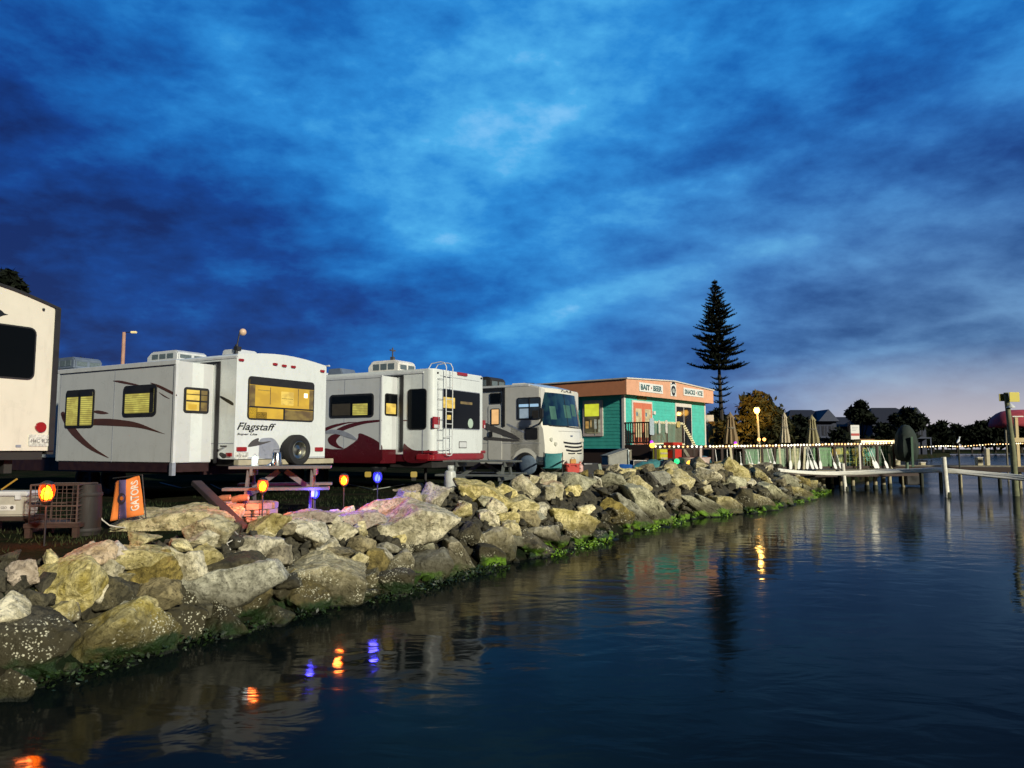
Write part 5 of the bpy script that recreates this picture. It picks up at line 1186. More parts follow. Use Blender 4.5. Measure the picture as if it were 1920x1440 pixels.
lantern(645, 901, 11.9, FO, SO, OC, 3.0, 'orange flame lantern between the two blue ones', 1.1)
lantern(708, 896, 12.73, FB, SB, BC, 4, 'taller blue flame lantern, rightmost of the row', 1.15)
lantern(591, 926, 11.1, FB, SB, BC, 5, 'low blue flame lantern under the picnic bench', .95)
# solar globes
def globe(px, py, y, cols, label, r=.085, sw=None):
    c = at(px, py, y); g_ = GZ
    T_ = thing('globe_lamp', label, 'globe lamp', (c.x, c.y, g_), 0, 'glowing solar globes on stakes'); h = c.z-g_
    MB().tube([(.05, 0, -.1), (.02, 0, h*.5), (0, 0, h-r)], .014, 6).build('stake', BLACK, T_)
    MB().sphere((0, 0, h), r, 16, 10).build('globe', cols[0], T_)
    if len(cols) > 1: MB().sphere((-.02, 0, h+r*1.15), r*.62, 12, 8).build('top_globe', cols[1], T_)
    MB().lathe([(.03, -r-.03), (.045, -r-.01), (.03, -r+.01)], (0, 0, h), 10).build('socket', BLACK, T_)
    return T_
GY = glow('globe_yellow', (1, .62, .06), 2.2); GG = glow('globe_green', (.03, .85, .25), 1.6); GP = glow('globe_purple', (.5, .03, .8), 1.6); GA = glow('globe_amber', (1, .5, .05), 2.4)
globe(1223, 835, 29, (GY, GP), 'yellow globe with a purple top on a curved stake in front of the porch', .11)
globe(1269, 865, 27, (GG,), 'green glowing globe above the rounded yellowish boulder', .10); globe(1293, 869, 26.5, (GA,), 'amber glowing globe left of the white tub', .11)
globe(1380, 836, 32.5, (GY, GP), 'yellow globe with a purple top by the fence under the brown parasol', .11)

# ------------------------------------------------------------ picnic tables
def picnic(px, py, y, rz, label, top=1.55, m_=None, zg=GZ):
    c = at(px, py, y); T_ = thing('picnic_table', label, 'table', (c.x, c.y, zg), rz, 'picnic tables between the trailers and the rocks'); m_ = m_ or WOODG; L2 = top/2
    for k in range(5): MB().box(-L2, L2, -.36+k*.146, -.36+k*.146+.138, .72, .76).build('table_board', m_, T_, .004)
    for s_ in (-1, 1):
        for k in range(2): y0_ = s_*(.60+k*.148); MB().box(-L2, L2, min(y0_, y0_+s_*.138), max(y0_, y0_+s_*.138), .42, .46).build('bench_board', m_, T_, .004)
        for sx_ in (-1, 1): MB().beam((sx_*(L2-.28), s_*.22, .72), (sx_*(L2-.28), s_*.68, 0), .04, .12, (0, 1, 0)).build('leg', m_, T_)
    for sx_ in (-1, 1):
        MB().beam((sx_*(L2-.28)+.045, -.85, .37), (sx_*(L2-.28)+.045, .85, .37), .04, .1).build('bench_bearer', m_, T_)
        MB().beam((sx_*(L2-.28)+.045, -.36, .67), (sx_*(L2-.28)+.045, .36, .67), .04, .1).build('top_bearer', m_, T_)
    MB().beam((-(L2-.3), 0, .38), (-.05, 0, .68), .04, .08).build('brace', m_, T_); MB().beam(((L2-.3), 0, .38), (.05, 0, .68), .04, .08).build('brace', m_, T_)
    return T_, c
TW = mat('table_wood', (.15, .13, .13), .7, .2, 7, bump=.2); TM = mat('table_metal_grey', (.10, .11, .10), .55, .15)
PTB, pc = picnic(528, 930, 11.75, R(12), 'picnic table behind the fire ring with lanterns around it', 1.5, TW)
picnic(905, 905, 17.2, R(-14), 'dark picnic table under the red bumper of the maroon trailer', 1.7, TM)
# things on the first table
def on_table(u, v): q = Matrix.Rotation(R(12), 3, 'Z')@Vector((u, v, 0)); return (pc.x+q.x, pc.y+q.y, GZ+.7605)
WG = glow('white_lamp', (.85, 1, .95), 5.0)
T_ = thing('camping_lantern', 'small white lit camping lantern at the left end of the picnic table', 'lantern', on_table(-.40, -.15)); MB().lathe([(.055, 0), (.06, .01), (.05, .035), (.045, .04), (.001, .04)], n=14).build('base', PLASTW, T_); MB().lathe([(.032, .041), (.036, .06), (.034, .12), (.022, .145), (.001, .15)], n=14).build('bulb', WG, T_)
MB().tube([(-.045, 0, .04), (-.05, 0, .13), (0, 0, .19), (.05, 0, .13), (.045, 0, .04)], .004, 5).build('handle', ALU, T_); point_light('lamp_light', (0, -.1, .1), (.8, 1, .95), .8, .04, T_)
T_ = thing('bucket', 'shiny tapered metal bucket on the picnic table left of the spare wheel', 'bucket', on_table(-.08, -.08)); MB().lathe([(.085, 0), (.088, .01), (.06, .20), (.055, .21), (.001, .21)], n=18).build('body', mat('tin', (.6, .62, .62), .25, .1, metal=1), T_); MB().tube([(-.07, 0, .19), (-.05, 0, .25), (.05, 0, .25), (.07, 0, .19)], .004, 5).build('handle', BLACK, T_)
T_ = thing('paper_sheet', 'folded silver foil beside the metal bucket', 'foil', on_table(-.20, -.12)); cloth(lambda u, v: (-.06+.10*u+.04*v, -.04+.08*v, .005+.10*v*u), 5, 5, mat('foil', (.6, .6, .62), .3, .2, metal=1), 'sheet', T_, .002)

# gas cylinder
c = at(844, 898, 15.2); T_ = thing('gas_cylinder', 'white gas cylinder standing behind the rocks below the red bumper', 'gas cylinder', (c.x, c.y, GZ+.10))
MB().lathe([(.09, 0), (.10, .02), (.10, .05), (.07, .06), (.115, .10), (.12, .14), (.12, .40), (.105, .46), (.05, .50), (.03, .51), (.001, .51)], n=24).build('tank', mat('tank_white', (.50, .52, .46), .4, .12, dirt=.5), T_)
cl = MB()
for k in range(18):
    a = R(-130+260*k/17); cl.v += [Vector((.075*math.cos(a), .075*math.sin(a), z_)) for z_ in (.48, .585)]
for k in range(17): cl.f.append((2*k, 2*k+2, 2*k+3, 2*k+1))
o = cl.build('collar', mat('tank_collar', (.42, .44, .40), .4), T_); o.modifiers.new('t', 'SOLIDIFY').thickness = .006
MB().cyl((0, 0, .51), (0, 0, .56), .02).cyl((0, -.04, .545), (0, .04, .545), .012).build('valve', mat('brass', (.5, .35, .1), .35, metal=1), T_)
tag(MB().box(-.14, .14, -.12, .12, 0, .098).build('stone_block', RM['grey'], None, loc=(c.x, c.y, GZ-.001)), 'flat concrete block under the gas cylinder', 'block')

# ------------------------------------------------------------ garden flag
FR = at(208, 980, 9.4); FT = at(238, 893, 9.4); T_ = thing('garden_flag', 'orange garden flag reading GATORS hanging crooked above the rocks', 'flag', (FR.x, FR.y, slope_z(FR.xy)))
base = Vector(T_.location)
fc = [at(208, 977, 9.4), at(270, 965, 9.4), at(262, 893, 9.4), at(216, 900, 9.4)]
fc = [p-base for p in fc]
def flag_pt(u, v, d=0):
    top_ = fc[3].lerp(fc[2], u); bot = fc[0].lerp(fc[1], u); p_ = bot.lerp(top_, v)
    p_.z += -.035*(1-u)**2*v+.01*math.sin(u*9)*v; p_.y += .03*math.sin(u*7+v*2)-d-.02; return p_
def strip_(u0, u1, m_, name, d, v0=0, v1=1, par=T_, nu=6, nv=10):
    return cloth(lambda u, v: flag_pt(u0+(u1-u0)*u, v0+(v1-v0)*v, d), nu, nv, m_, name, par, .003)
FLO = mat('flag_orange', (.75, .20, .035), .8, .12, 12); FLB = mat('flag_blue', (.09, .07, .18), .8, .15, 12)
fl_ = strip_(0, 1, FLO, 'cloth', 0, nu=14, nv=14); strip_(.20, .52, FLB, 'stripe', .004, par=fl_)
# round emblem and pole, lettering runs up the right side
emb = MB(); n_ = 20
emb.v = [flag_pt(.34+.19*math.cos(2*math.pi*k/n_), .52+.15*math.sin(2*math.pi*k/n_), .008) for k in range(n_)]; emb.f = [tuple(range(n_))]; emb.build('emblem', mat('emblem_dark', (.03, .02, .035), .8), fl_)
emb = MB(); emb.v = [flag_pt(.36+.09*math.cos(2*math.pi*k/8), .53+.055*math.sin(2*math.pi*k/8), .011) for k in range(8)]; emb.f = [tuple(range(8))]; emb.build('emblem', FLO, fl_)
text_mesh('lettering', 'GATORS', lambda u, v, d: tuple(flag_pt(1-v, u, d)), .14, .90, .10, .34, .008, mat('flag_white', (.72, .62, .52), .8), fl_, 0, .03, .002)
MB().tube([fc[3]+Vector((-.03, 0, .02)), fc[2]+Vector((.03, 0, .02))], .008, 6).tube([fc[2]+Vector((.03, 0, .02)), fc[1]+Vector((.05, .02, -.3))], .008, 6).build('pole', BLACK, T_)

# ------------------------------------------------------------ wire crab trap, dark barrel, cooler, stick
WIRE = mat('wire_rust', (.07, .045, .035), .7, .3)
CT = at(116, 955, 8.9); T_ = thing('crab_trap', 'square wire mesh crab trap beside the leftmost orange lantern', 'trap', (CT.x, CT.y, at(116, 978, 8.9).z), R(6)); wz = at(116, 908, 8.9).z-T_.location.z; wx = .26
fr_ = MB()
for z_ in (0, wz*.45, wz):
    fr_.tube([(-wx, -.2, z_), (wx, -.2, z_), (wx, .3, z_), (-wx, .3, z_), (-wx, -.2, z_)], .010, 5)
for x_, y_ in ((-wx, -.2), (wx, -.2), (wx, .3), (-wx, .3)): fr_.tube([(x_, y_, 0), (x_, y_, wz)], .010, 5)
fr_.build('frame', WIRE, T_)
ms_ = MB()
for k in range(1, 9): x_ = -wx+2*wx*k/9; ms_.tube([(x_+.012*math.sin(k*3), -.2, 0), (x_, -.2, wz*.5), (x_-.012*math.sin(k*2), -.2, wz)], .0035, 4)
for k in range(1, 9): z_ = wz*k/9; ms_.tube([(-wx, -.2, z_), (0, -.2, z_+.01*math.sin(k*2)), (wx, -.2, z_)], .0035, 4); ms_.tube([(wx, -.2, z_), (wx, .3, z_)], .0035, 4)
ms_.build('mesh', WIRE, T_)
T_ = thing('trap_stand', 'rough dark timber stand under the wire crab trap', 'stand', (CT.x, CT.y, GZ-.1), R(6)); hh = at(116, 978, 8.9).z-GZ+.1
MB().box(-.3, .3, -.24, .34, hh-.05, hh-.003).build('top', WOODD, T_)
for x_ in (-.26, .26):
    for y_ in (-.2, .3): MB().box(x_-.03, x_+.03, y_-.03, y_+.03, 0, hh-.052).build('leg', WOODD, T_)
BR = at(160, 1010, 9.0); T_ = thing('barrel', 'dark slatted barrel right of the wire crab trap', 'barrel', (BR.x, BR.y, GZ-.08)); bh = at(160, 908, 9.0).z-GZ+.08
MB().lathe([(.14, 0), (.155, .1), (.165, bh*.5), (.155, bh-.1), (.14, bh), (.12, bh), (.12, bh-.08), (.001, bh-.08)], n=22).build('body', mat('barrel_dark', (.012, .009, .007), .7, .4, 8, stretch=(6, 6, .5)), T_)
for z_ in (.12, bh-.14): MB().lathe([(.162, z_), (.168, z_+.01), (.168, z_+.035), (.162, z_+.045)], n=22).build('hoop', DARKM, T_)
CO = at(26, 966, 9.3); cooler('cooler', (CO.x, CO.y, CO.z), .44, .3, .30, mat('cooler_beige', (.42, .41, .34), .5, .1, dirt=.3), PLASTW, 'beige cooler with a small label at the left edge', R(4))
tt_ = [o for o in COL.objects if o.name.startswith('cooler')][-1]
lb = MB().box(-.08, .10, -.1545, -.151, .07, .14).build('label', mat('paper_label', (.6, .6, .56), .6), tt_); text_mesh('lettering', 'GSO', lambda u, v, d: (u, -.155-d, v), -.07, .0, .09, .12, .001, DGREY, lb, th=.001)
MB().cyl((.06, -.155, .105), (.06, -.157, .105), .022, n=12).build('logo', DGREY, lb)
T_ = thing('trestle', 'dark timber trestle under the beige cooler', 'stand', (CO.x, CO.y, GZ-.1), R(4)); MB().box(-.3, .3, -.2, .2, CO.z-GZ+.05, CO.z-GZ+.097).build('top', WOODD, T_)
for x_ in (-.25, .25): MB().box(x_-.03, x_+.03, -.15, .15, 0, CO.z-GZ+.048).build('leg', WOODD, T_)
a_, b_ = at(3, 918, 9.8), at(32, 898, 9.8); T_ = thing('broom', 'yellow-handled broom leaning over the beige cooler', 'broom', a_); MB().cyl((0, 0, 0), b_-a_, .012).build('handle', mat('stick_yellow', (.45, .26, .04), .6), T_); MB().beam((0, 0, 0), (a_-b_)*.45, .12, .03).build('head', BLACK, T_)
SL_ = mat('solar_white', (.6, .62, .6), .3)
# rope from barrel to slab end and beyond
rp = [at(186, 965, 9.1), at(192, 975, 9.1), at(205, 985, 9.2), at(220, 988, 9.2), at(240, 990, 9.4)]
r_ = MB().tube([p-rp[0] for p in rp], .008, 6).build('rope', mat('rope_white', (.55, .53, .46), .8), None, loc=rp[0]); tag(r_, 'thin white rope tied to the dark barrel, running to the long slab', 'rope')
rp = [at(432, 988, 9.3), at(440, 1000, 9.0), at(452, 1012, 8.9), at(450, 1019, 8.8), at(436, 1016, 8.8), at(425, 1022, 8.7), at(432, 1034, 8.6)]
r_ = MB().tube([p-rp[0]+Vector((0, 0, .02)) for p in rp], .007, 6).build('rope', MATS['rope_white'], None, loc=rp[0]); tag(r_, 'thin white rope trailing from the right end of the long slab', 'rope')
# slanting timber
a_, b_ = at(368, 905, 10.6), at(462, 996, 9.6); T_ = tag(MB().beam((0, 0, 0), b_-a_, .14, .07).build('timber_beam', mat('timber_black', (.035, .025, .022), .8, .3, 9), None, .006, loc=a_), 'dark timber beam slanting down to the rocks left of the fire ring', 'beam')
# brick fire ring with logs
FRc = at(462, 962, 10.9); T_ = thing('fire_ring', 'orange-lit ring of blocks with logs lying on it, behind the rocks', 'fire ring', (FRc.x, FRc.y, GZ-.02))
BRM = mat('fire_brick', (.42, .24, .17), .85, .2, 12, bump=.5); rr_ = .36
for lv in range(3):
    for k in range(12):
        a = R(30*k+15*lv); MB().obox((rr_*math.cos(a), rr_*math.sin(a), .045+lv*.092), (.075, .088, .043), (0, 0, a)).build('brick', BRM, T_, .008)
LOG = mat('log_bark', (.26, .12, .06), .85, .3, 9, bump=.6)
for i, (px0, px1, y_, r_, l_) in enumerate(((404, 432, 10.6, .045, 'left of the two firewood logs on the fire ring'), (436, 466, 10.62, .05, 'right of the two firewood logs on the fire ring'))):
    a_, b_ = at(px0, 929, y_), at(px1, 924, y_); T2 = thing('firewood_log', l_, 'log', (a_.x, a_.y, GZ+.30)); d_ = b_-a_
    MB().tube([Vector((0, 0, 0)), d_*.5+Vector((0, 0, .012)), d_], [r_*.9, r_, r_*.95], 10).build('bark', LOG, T2); MB().cyl(d_*1.0, d_*1.005, r_*.7).build('end_grain', WOODL, T2)
gr_ = at(470, 975, 10.3); T_ = thing('grill_grate', 'black wire grate leaning against the fire ring', 'grate', (gr_.x, gr_.y, GZ-.03)); g_ = MB()
for k in range(5): g_.tube([(-.22+.11*k, 0, 0), (-.22+.11*k, .03, .16)], .005, 5)
for z_ in (.02, .12, .16): g_.tube([(-.24, .01, z_), (.24, .02, z_)], .006, 5)
g_.build('bars', BLACK, T_); MB().tube([(.24, .02, .12), (.3, .02, .16)], .006, 5).build('handle', BLACK, T_)
# ------------------------------------------------------------ small lit boxes under the trailers (path lamps far behind)
for i, (px, py, y, lab) in enumerate(((605, 893, 24, 'dim yellow-lit power pedestal under the white trailer'), (690, 889, 25, 'dim yellow-lit power pedestal under the maroon trailer, left one'), (776, 889, 24, 'small yellow-lit meter box under the maroon trailer'))):
    c = at(px, py, y); T_ = thing('power_pedestal', lab, 'pedestal', (c.x, c.y, GZ), 0, None); h = max(.15, c.z-GZ)
    MB().box(-.07, .07, -.05, .05, 0, h-.1).build('post', DARKM, T_); MB().box(-.10, .10, -.06, .06, h-.098, h+.08).build('head', glow('pedestal_glow', (.8, .55, .1), .5), T_, .02)
for pts_, lab, m_ in (([gz(300, 905, GZ+.02), gz(340, 915, GZ+.02), gz(395, 908, GZ+.02), gz(420, 920, GZ+.02), gz(520, 912, GZ+.02)], 'dark power cable snaking under the white trailer', BLACK), ([gz(640, 905, GZ+.02), gz(700, 918, GZ+.02), gz(760, 908, GZ+.02), gz(800, 915, GZ+.02)], 'pale garden hose lying under the maroon trailer', mat('hose_pale', (.3, .32, .28), .6))):
    tag(MB().tube([p-pts_[0] for p in pts_], .014, 6).build('cable' if m_ is BLACK else 'hose', m_, None, loc=pts_[0]), lab, 'cable' if m_ is BLACK else 'hose')
# far utility light poles behind
c = at(231, 660, 34); T_ = thing('utility_pole', 'slim wooden pole with a small arm light above the white trailer', 'utility pole', (c.x, c.y, GZ)); h = at(231, 623, 34).z-GZ
MB().cyl((0, 0, 0), (.0, 0, h), .10, .075, 10).build('pole', mat('pole_wood', (.42, .24, .17), .8), T_); MB().tube([(0, 0, h-.1), (.1, 0, h), (.35, 0, h)], .02, 6).build('arm', ALU, T_); MB().obox((.45, 0, h-.0), (.13, .07, .045)).build('lamp_head', mat('lamp_head', (.6, .5, .25), .4, emit=(1, .8, .35), estr=.4), T_, .02)
# ------------------------------------------------------------ plants
LEAFD = None
def leaf_mat(name, c0, c1):
    m, t, p, o = new_mat(name); tc = t.new('ShaderNodeTexCoord').outputs['Object']
    t.put(p.inputs['Base Color'], t.mix(t.mr(t.noise(tc, 1.2, 3, .6), .35, .65), c0, c1)); p.inputs['Roughness'].default_value = .8; p.inputs['Specular IOR Level'].default_value = .1
    MATS[name] = m; return m
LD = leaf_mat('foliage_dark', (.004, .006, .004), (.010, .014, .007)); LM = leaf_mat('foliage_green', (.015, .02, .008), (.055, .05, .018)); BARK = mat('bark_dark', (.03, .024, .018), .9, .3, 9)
def tree(px, pyb, pyt, y, wpx, label, m_=None, n=1400, ls=.28, seed=1, zg=GZ, name='tree', group=None, cat='tree', flat=1.0, lobes=7):
    r_ = random.Random(seed); c = at(px, pyb, y); top_ = at(px, pyt, y).z-zg; W_ = wpx/F*y
    T_ = thing(name, label, cat, (c.x, c.y, zg), 0, group)
    tk = MB(); tk.tube([(0, 0, -.1), (.02*W_, 0, top_*.3), (-.02*W_, 0, top_*.6)], [W_*.05, W_*.035, W_*.02], 8)
    L_ = []
    for k in range(lobes):
        a = 2*math.pi*k/lobes+r_.random(); q = r_.uniform(.15, .34)*W_; L_.append((Vector((q*math.cos(a), q*math.sin(a)*.8, max(top_*.35, top_-W_*r_.uniform(.30, .85)))), W_*r_.uniform(.17, .27)))
    L_.append((Vector((0, 0, top_-W_*.2)), W_*.2)); L_.append((Vector((0, 0, top_-W_*.5)), W_*.30))
    for c_, q in L_: tk.tube([(0, 0, top_*.25), c_*.6+Vector((0, 0, top_*.08)), c_], [W_*.02, W_*.012, W_*.004], 6)
    tk.build('trunk', BARK, T_)
    b = MB()
    for i in range(n):
        c_, q = r_.choice(L_); d = Vector((r_.gauss(0, 1), r_.gauss(0, 1), r_.gauss(0, 1))).normalized()*q*(r_.random()**.4)*(1.0 if r_.random() < .9 else 1.35)
        p_ = c_+Vector((d.x, d.y, d.z*.8)); 
        if p_.z < .1: continue
        s_ = ls*r_.uniform(.6, 1.3); A_ = Vector((r_.gauss(0, 1), r_.gauss(0, 1), r_.gauss(0, 1))).normalized(); B_ = A_.cross(Vector((r_.gauss(0, 1), r_.gauss(0, 1), r_.gauss(0, 1)))).normalized()
        k = len(b.v); b.v += [p_-A_*s_, p_+B_*s_*.4, p_+A_*s_, p_-B_*s_*.4]; b.f.append((k, k+1, k+2, k+3))
    me = bpy.data.meshes.new('crown'); me.from_pydata(b.v, [], b.f); me.materials.append(m_ or LD); o = link('crown', me); o.parent = T_
    return T_
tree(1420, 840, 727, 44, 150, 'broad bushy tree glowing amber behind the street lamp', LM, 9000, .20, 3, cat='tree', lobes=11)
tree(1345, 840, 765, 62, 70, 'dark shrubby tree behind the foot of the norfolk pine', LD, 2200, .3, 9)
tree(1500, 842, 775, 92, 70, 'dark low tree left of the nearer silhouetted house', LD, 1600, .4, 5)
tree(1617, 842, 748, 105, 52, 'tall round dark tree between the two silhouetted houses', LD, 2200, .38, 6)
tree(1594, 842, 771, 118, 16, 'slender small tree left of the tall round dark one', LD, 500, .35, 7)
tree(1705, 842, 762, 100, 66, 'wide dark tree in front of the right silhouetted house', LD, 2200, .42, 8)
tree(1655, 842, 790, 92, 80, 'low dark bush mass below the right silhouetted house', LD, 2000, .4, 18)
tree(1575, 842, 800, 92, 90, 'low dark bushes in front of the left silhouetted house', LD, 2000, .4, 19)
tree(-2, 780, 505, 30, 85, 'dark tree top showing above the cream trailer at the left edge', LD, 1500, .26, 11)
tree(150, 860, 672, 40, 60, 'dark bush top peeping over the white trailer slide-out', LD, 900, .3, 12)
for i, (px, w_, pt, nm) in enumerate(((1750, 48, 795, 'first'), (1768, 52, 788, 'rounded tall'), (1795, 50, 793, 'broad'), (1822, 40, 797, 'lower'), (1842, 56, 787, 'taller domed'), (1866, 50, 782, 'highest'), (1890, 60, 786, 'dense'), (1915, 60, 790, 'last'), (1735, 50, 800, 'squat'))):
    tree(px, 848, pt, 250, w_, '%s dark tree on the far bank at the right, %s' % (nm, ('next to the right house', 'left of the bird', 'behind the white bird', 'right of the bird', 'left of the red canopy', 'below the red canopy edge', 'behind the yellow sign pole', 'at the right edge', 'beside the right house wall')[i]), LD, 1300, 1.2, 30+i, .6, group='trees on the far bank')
hg = MB(); r_ = random.Random(4)
# norfolk pine
N0 = at(1356, 845, 60); top_ = at(1340, 524, 60); T_ = thing('norfolk_pine', 'tall tiered norfolk pine with horizontal branches, right of the bait shop', 'tree', (N0.x, N0.y, GZ)); hh = top_.z-GZ; lx = top_.x-N0.x
ax = lambda z_: Vector((lx*(z_/hh)**1.1, 0, z_))
MB().tube([ax(hh*k/10) for k in range(11)], [.20*(1-k/10.6)+.02 for k in range(11)], 8).build('trunk', BARK, T_)
pf = F/60; yz = lambda py: at(1350, py, 60).z-GZ
b = MB()
def frond(p0, d, ln, th):
    """one branch sleeve: overlapping upturned bristle tufts along a slightly rising bough"""
    n_ = max(3, int(ln/.13)); sd = d.cross(Vector((0, 0, 1))).normalized()
    for k in range(n_+1):
        u = k/n_; c_ = p0+d*ln*u+Vector((0, 0, ln*(.03+.14*u*u)-ln*.05*math.sin(math.pi*u)))
        q = th*(.55+.9*math.sin(math.pi*min(1, .15+u*.8)))
        for j in range(5):
            a = Vector((r_.gauss(0, .5), r_.gauss(0, .5), r_.uniform(.1, .9)))+d*.6; a.normalize(); s_ = q*r_.uniform(.8, 1.5)
            w2 = a.cross(sd if j % 2 else d).normalized()*q*.35; i0 = len(b.v); b.v += [c_-w2-a*s_*.3, c_+w2-a*s_*.3, c_+a*s_+w2*.2, c_+a*s_-w2*.2]; b.f.append((i0, i0+1, i0+2, i0+3))
    i0 = len(b.v); b.tube([p0, p0+d*ln*.5+Vector((0, 0, 0)), p0+d*ln+Vector((0, 0, ln*.12))], [.03, .02, .008], 4, False)
py_ = 530.0
while py_ < 702:
    f_ = (py_-530)/172; half = (5+17*min(1, f_*3.2)+32*f_)/pf*1.0
    z_ = yz(py_); nb = 6 if f_ < .15 else 8; a0 = r_.random()*6
    for k in range(nb):
        a = a0+2*math.pi*k/nb+r_.uniform(-.25, .25); ln = half*r_.uniform(.62, 1.15); d = Vector((math.cos(a), math.sin(a), .06)).normalized(); frond(ax(z_+r_.uniform(-.12, .12)), (d+Vector((0, 0, r_.uniform(-.08, .10)))).normalized(), ln*(1 if r_.random() < .8 else .55), .12+.09*f_)
    py_ += 5.8+5.6*f_+r_.uniform(-1.2, 1.2)
for py_, hw in ((712, 18), (722, 20), (733, 22), (744, 20), (756, 16), (768, 12)):
    a0 = r_.random()*6
    for k in range(6):
        a = a0+2*math.pi*k/6; frond(ax(yz(py_)), Vector((math.cos(a), math.sin(a), .15)).normalized(), hw/pf*r_.uniform(.8, 1.1), .10)
me = bpy.data.meshes.new('crown'); me.from_pydata(b.v, [], b.f); me.materials.append(LD); o = link('crown', me); o.parent = T_
# low leaf row added behind the trailers to block the horizon light
b = MB(); r_ = random.Random(5)
A0, A1 = Vector((-40, 27, 0)), Vector((3.5, 47, 0))
for i in range(9000):
    p_ = A0.lerp(A1, r_.random()); h_ = 1.55+.25*math.sin(p_.x*1.3)+.15*math.sin(p_.x*3.1); p_ += Vector((r_.gauss(0, .25), r_.gauss(0, .25), r_.uniform(0, h_))); s_ = .16*r_.uniform(.6, 1.3)
    A_ = Vector((r_.gauss(0, 1), r_.gauss(0, 1), r_.gauss(0, 1))).normalized(); B_ = A_.cross(Vector((r_.random(), r_.random(), 1))).normalized(); k = len(b.v); b.v += [p_-A_*s_, p_+B_*s_*.6, p_+A_*s_, p_-B_*s_*.6]; b.f.append((k, k+1, k+2, k+3))
me = bpy.data.meshes.new('light_blocker'); me.from_pydata(b.v, [], b.f); me.materials.append(LD); o = link('light_blocker', me); o.location = (0, 0, GZ); tag(o, 'long row of dark leaves added behind all the parked trailers to block low sky light', 'light_blocker')

# ------------------------------------------------------------ silhouetted houses beyond
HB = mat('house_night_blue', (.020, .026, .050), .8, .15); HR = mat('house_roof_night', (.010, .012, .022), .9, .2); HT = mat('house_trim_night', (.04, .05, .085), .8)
def house(pxl, pxr, y, pe, pr, label, rz=0, pg=0):
    a_, b_ = at(pxl, 842, y), at(pxr, 842, y); W_ = b_.x-a_.x; he = at(pxl, pe, y).z-GZ; hr = at(pxl, pr, y).z-GZ
    T_ = thing('house', label, 'house', (a_.x, a_.y, GZ), rz); D_ = 9
    MB().box(0, W_, 0, D_, 0, he).build('wall', HB, T_)
    b = MB(); o_ = .7; b.v = [Vector(p) for p in ((-o_, -o_, he), (W_+o_, -o_, he), (W_+o_, D_+o_, he), (-o_, D_+o_, he), (W_*.22, D_/2, hr), (W_*.70, D_/2, hr))]; b.f = [(0, 1, 5, 4), (1, 2, 5), (2, 3, 4, 5), (3, 0, 4), (3, 2, 1, 0)]; b.build('roof', HR, T_, smooth=0)
    gx = W_*.55; MB().prism([(gx, he), (gx+W_*.45, he), (gx+W_*.225, hr-.2)], lambda u, v, d: (u, d, v), -1.2, D_/2).build('gable', HT, T_, smooth=0)
    for k in range(6): x_ = W_*(.06+.155*k); w_ = MB().box(x_, x_+W_*.10, -.08, -.02, he*.58, he*.86).build('window', HR, T_); MB().box(x_+W_*.045, x_+W_*.055, -.12, -.081, he*.58, he*.86).build('mullion', HT, w_)
    MB().box(-.1, W_+.1, -1.4, -.02, he*.50, he*.54).build('balcony', HT, T_)
    for k in range(5): MB().box(W_*k/4-.1, W_*k/4+.1, -1.35, -1.15, 0, he*.5).build('post', HT, T_)
    return T_
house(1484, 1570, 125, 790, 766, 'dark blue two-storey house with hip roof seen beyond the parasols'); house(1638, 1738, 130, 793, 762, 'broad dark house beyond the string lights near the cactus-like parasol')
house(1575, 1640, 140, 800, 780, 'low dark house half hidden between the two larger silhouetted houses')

# ------------------------------------------------------------ lit street lamp
L0 = at(1424, 825, 40.5); T_ = thing('street_lamp', 'lit amber street lamp on a pale post between the closed parasols', 'street lamp', (L0.x, L0.y, GZ)); h = at(1420, 772, 40.5).z-GZ
MB().cyl((0, 0, 0), (-.08, 0, h-.05), .075, .055, 12).build('post', mat('lamp_post', (.62, .5, .25), .6), T_); MB().cyl((0, 0, 0), (0, 0, .12), .14).build('base', ALU, T_)
MB().lathe([(.07, -.10), (.14, .0), (.16, .10), (.11, .22), (.001, .25)], (-.10, 0, h), 16).build('lamp_globe', glow('sodium', (1, .50, .08), 13), T_); MB().lathe([(.001, .25), (.17, .22), (.13, .28), (.001, .31)], (-.10, 0, h), 16).build('cap', DARKM, T_)
sp = bpy.data.lights.new('street_light', 'SPOT'); sp.color = (1, .50, .10); sp.energy = 900; sp.spot_size = R(120); sp.spot_blend = .6; sp.shadow_soft_size = .12; so = link('street_light', sp); so.parent = T_; so.location = (-.1, .25, h+.1); so.rotation_euler = Vector((.05, -1, -.12)).to_track_quat('Z', 'Y').to_euler()
point_light('street_light', (-.3, -.5, h+.0), (1, .55, .14), 45, .1, T_)
for i, (px, lab) in enumerate(((1423, 'left of two small orange globe lights at the foot of the street lamp'), (1433, 'right of two small orange globe lights at the foot of the street lamp'))):
    c = at(px, 824, 39); T_ = thing('table_lamp', lab, 'lamp', (c.x, c.y, c.z-.35)); MB().sphere((0, 0, .35), .09, 12, 8).build('globe', glow('small_orange', (1, .42, .10), 4), T_); MB().cyl((0, 0, 0), (0, 0, .26), .02).build('stem', BLACK, T_); MB().cyl((0, 0, -.6), (0, 0, 0), .06).build('base', DARKM, T_)

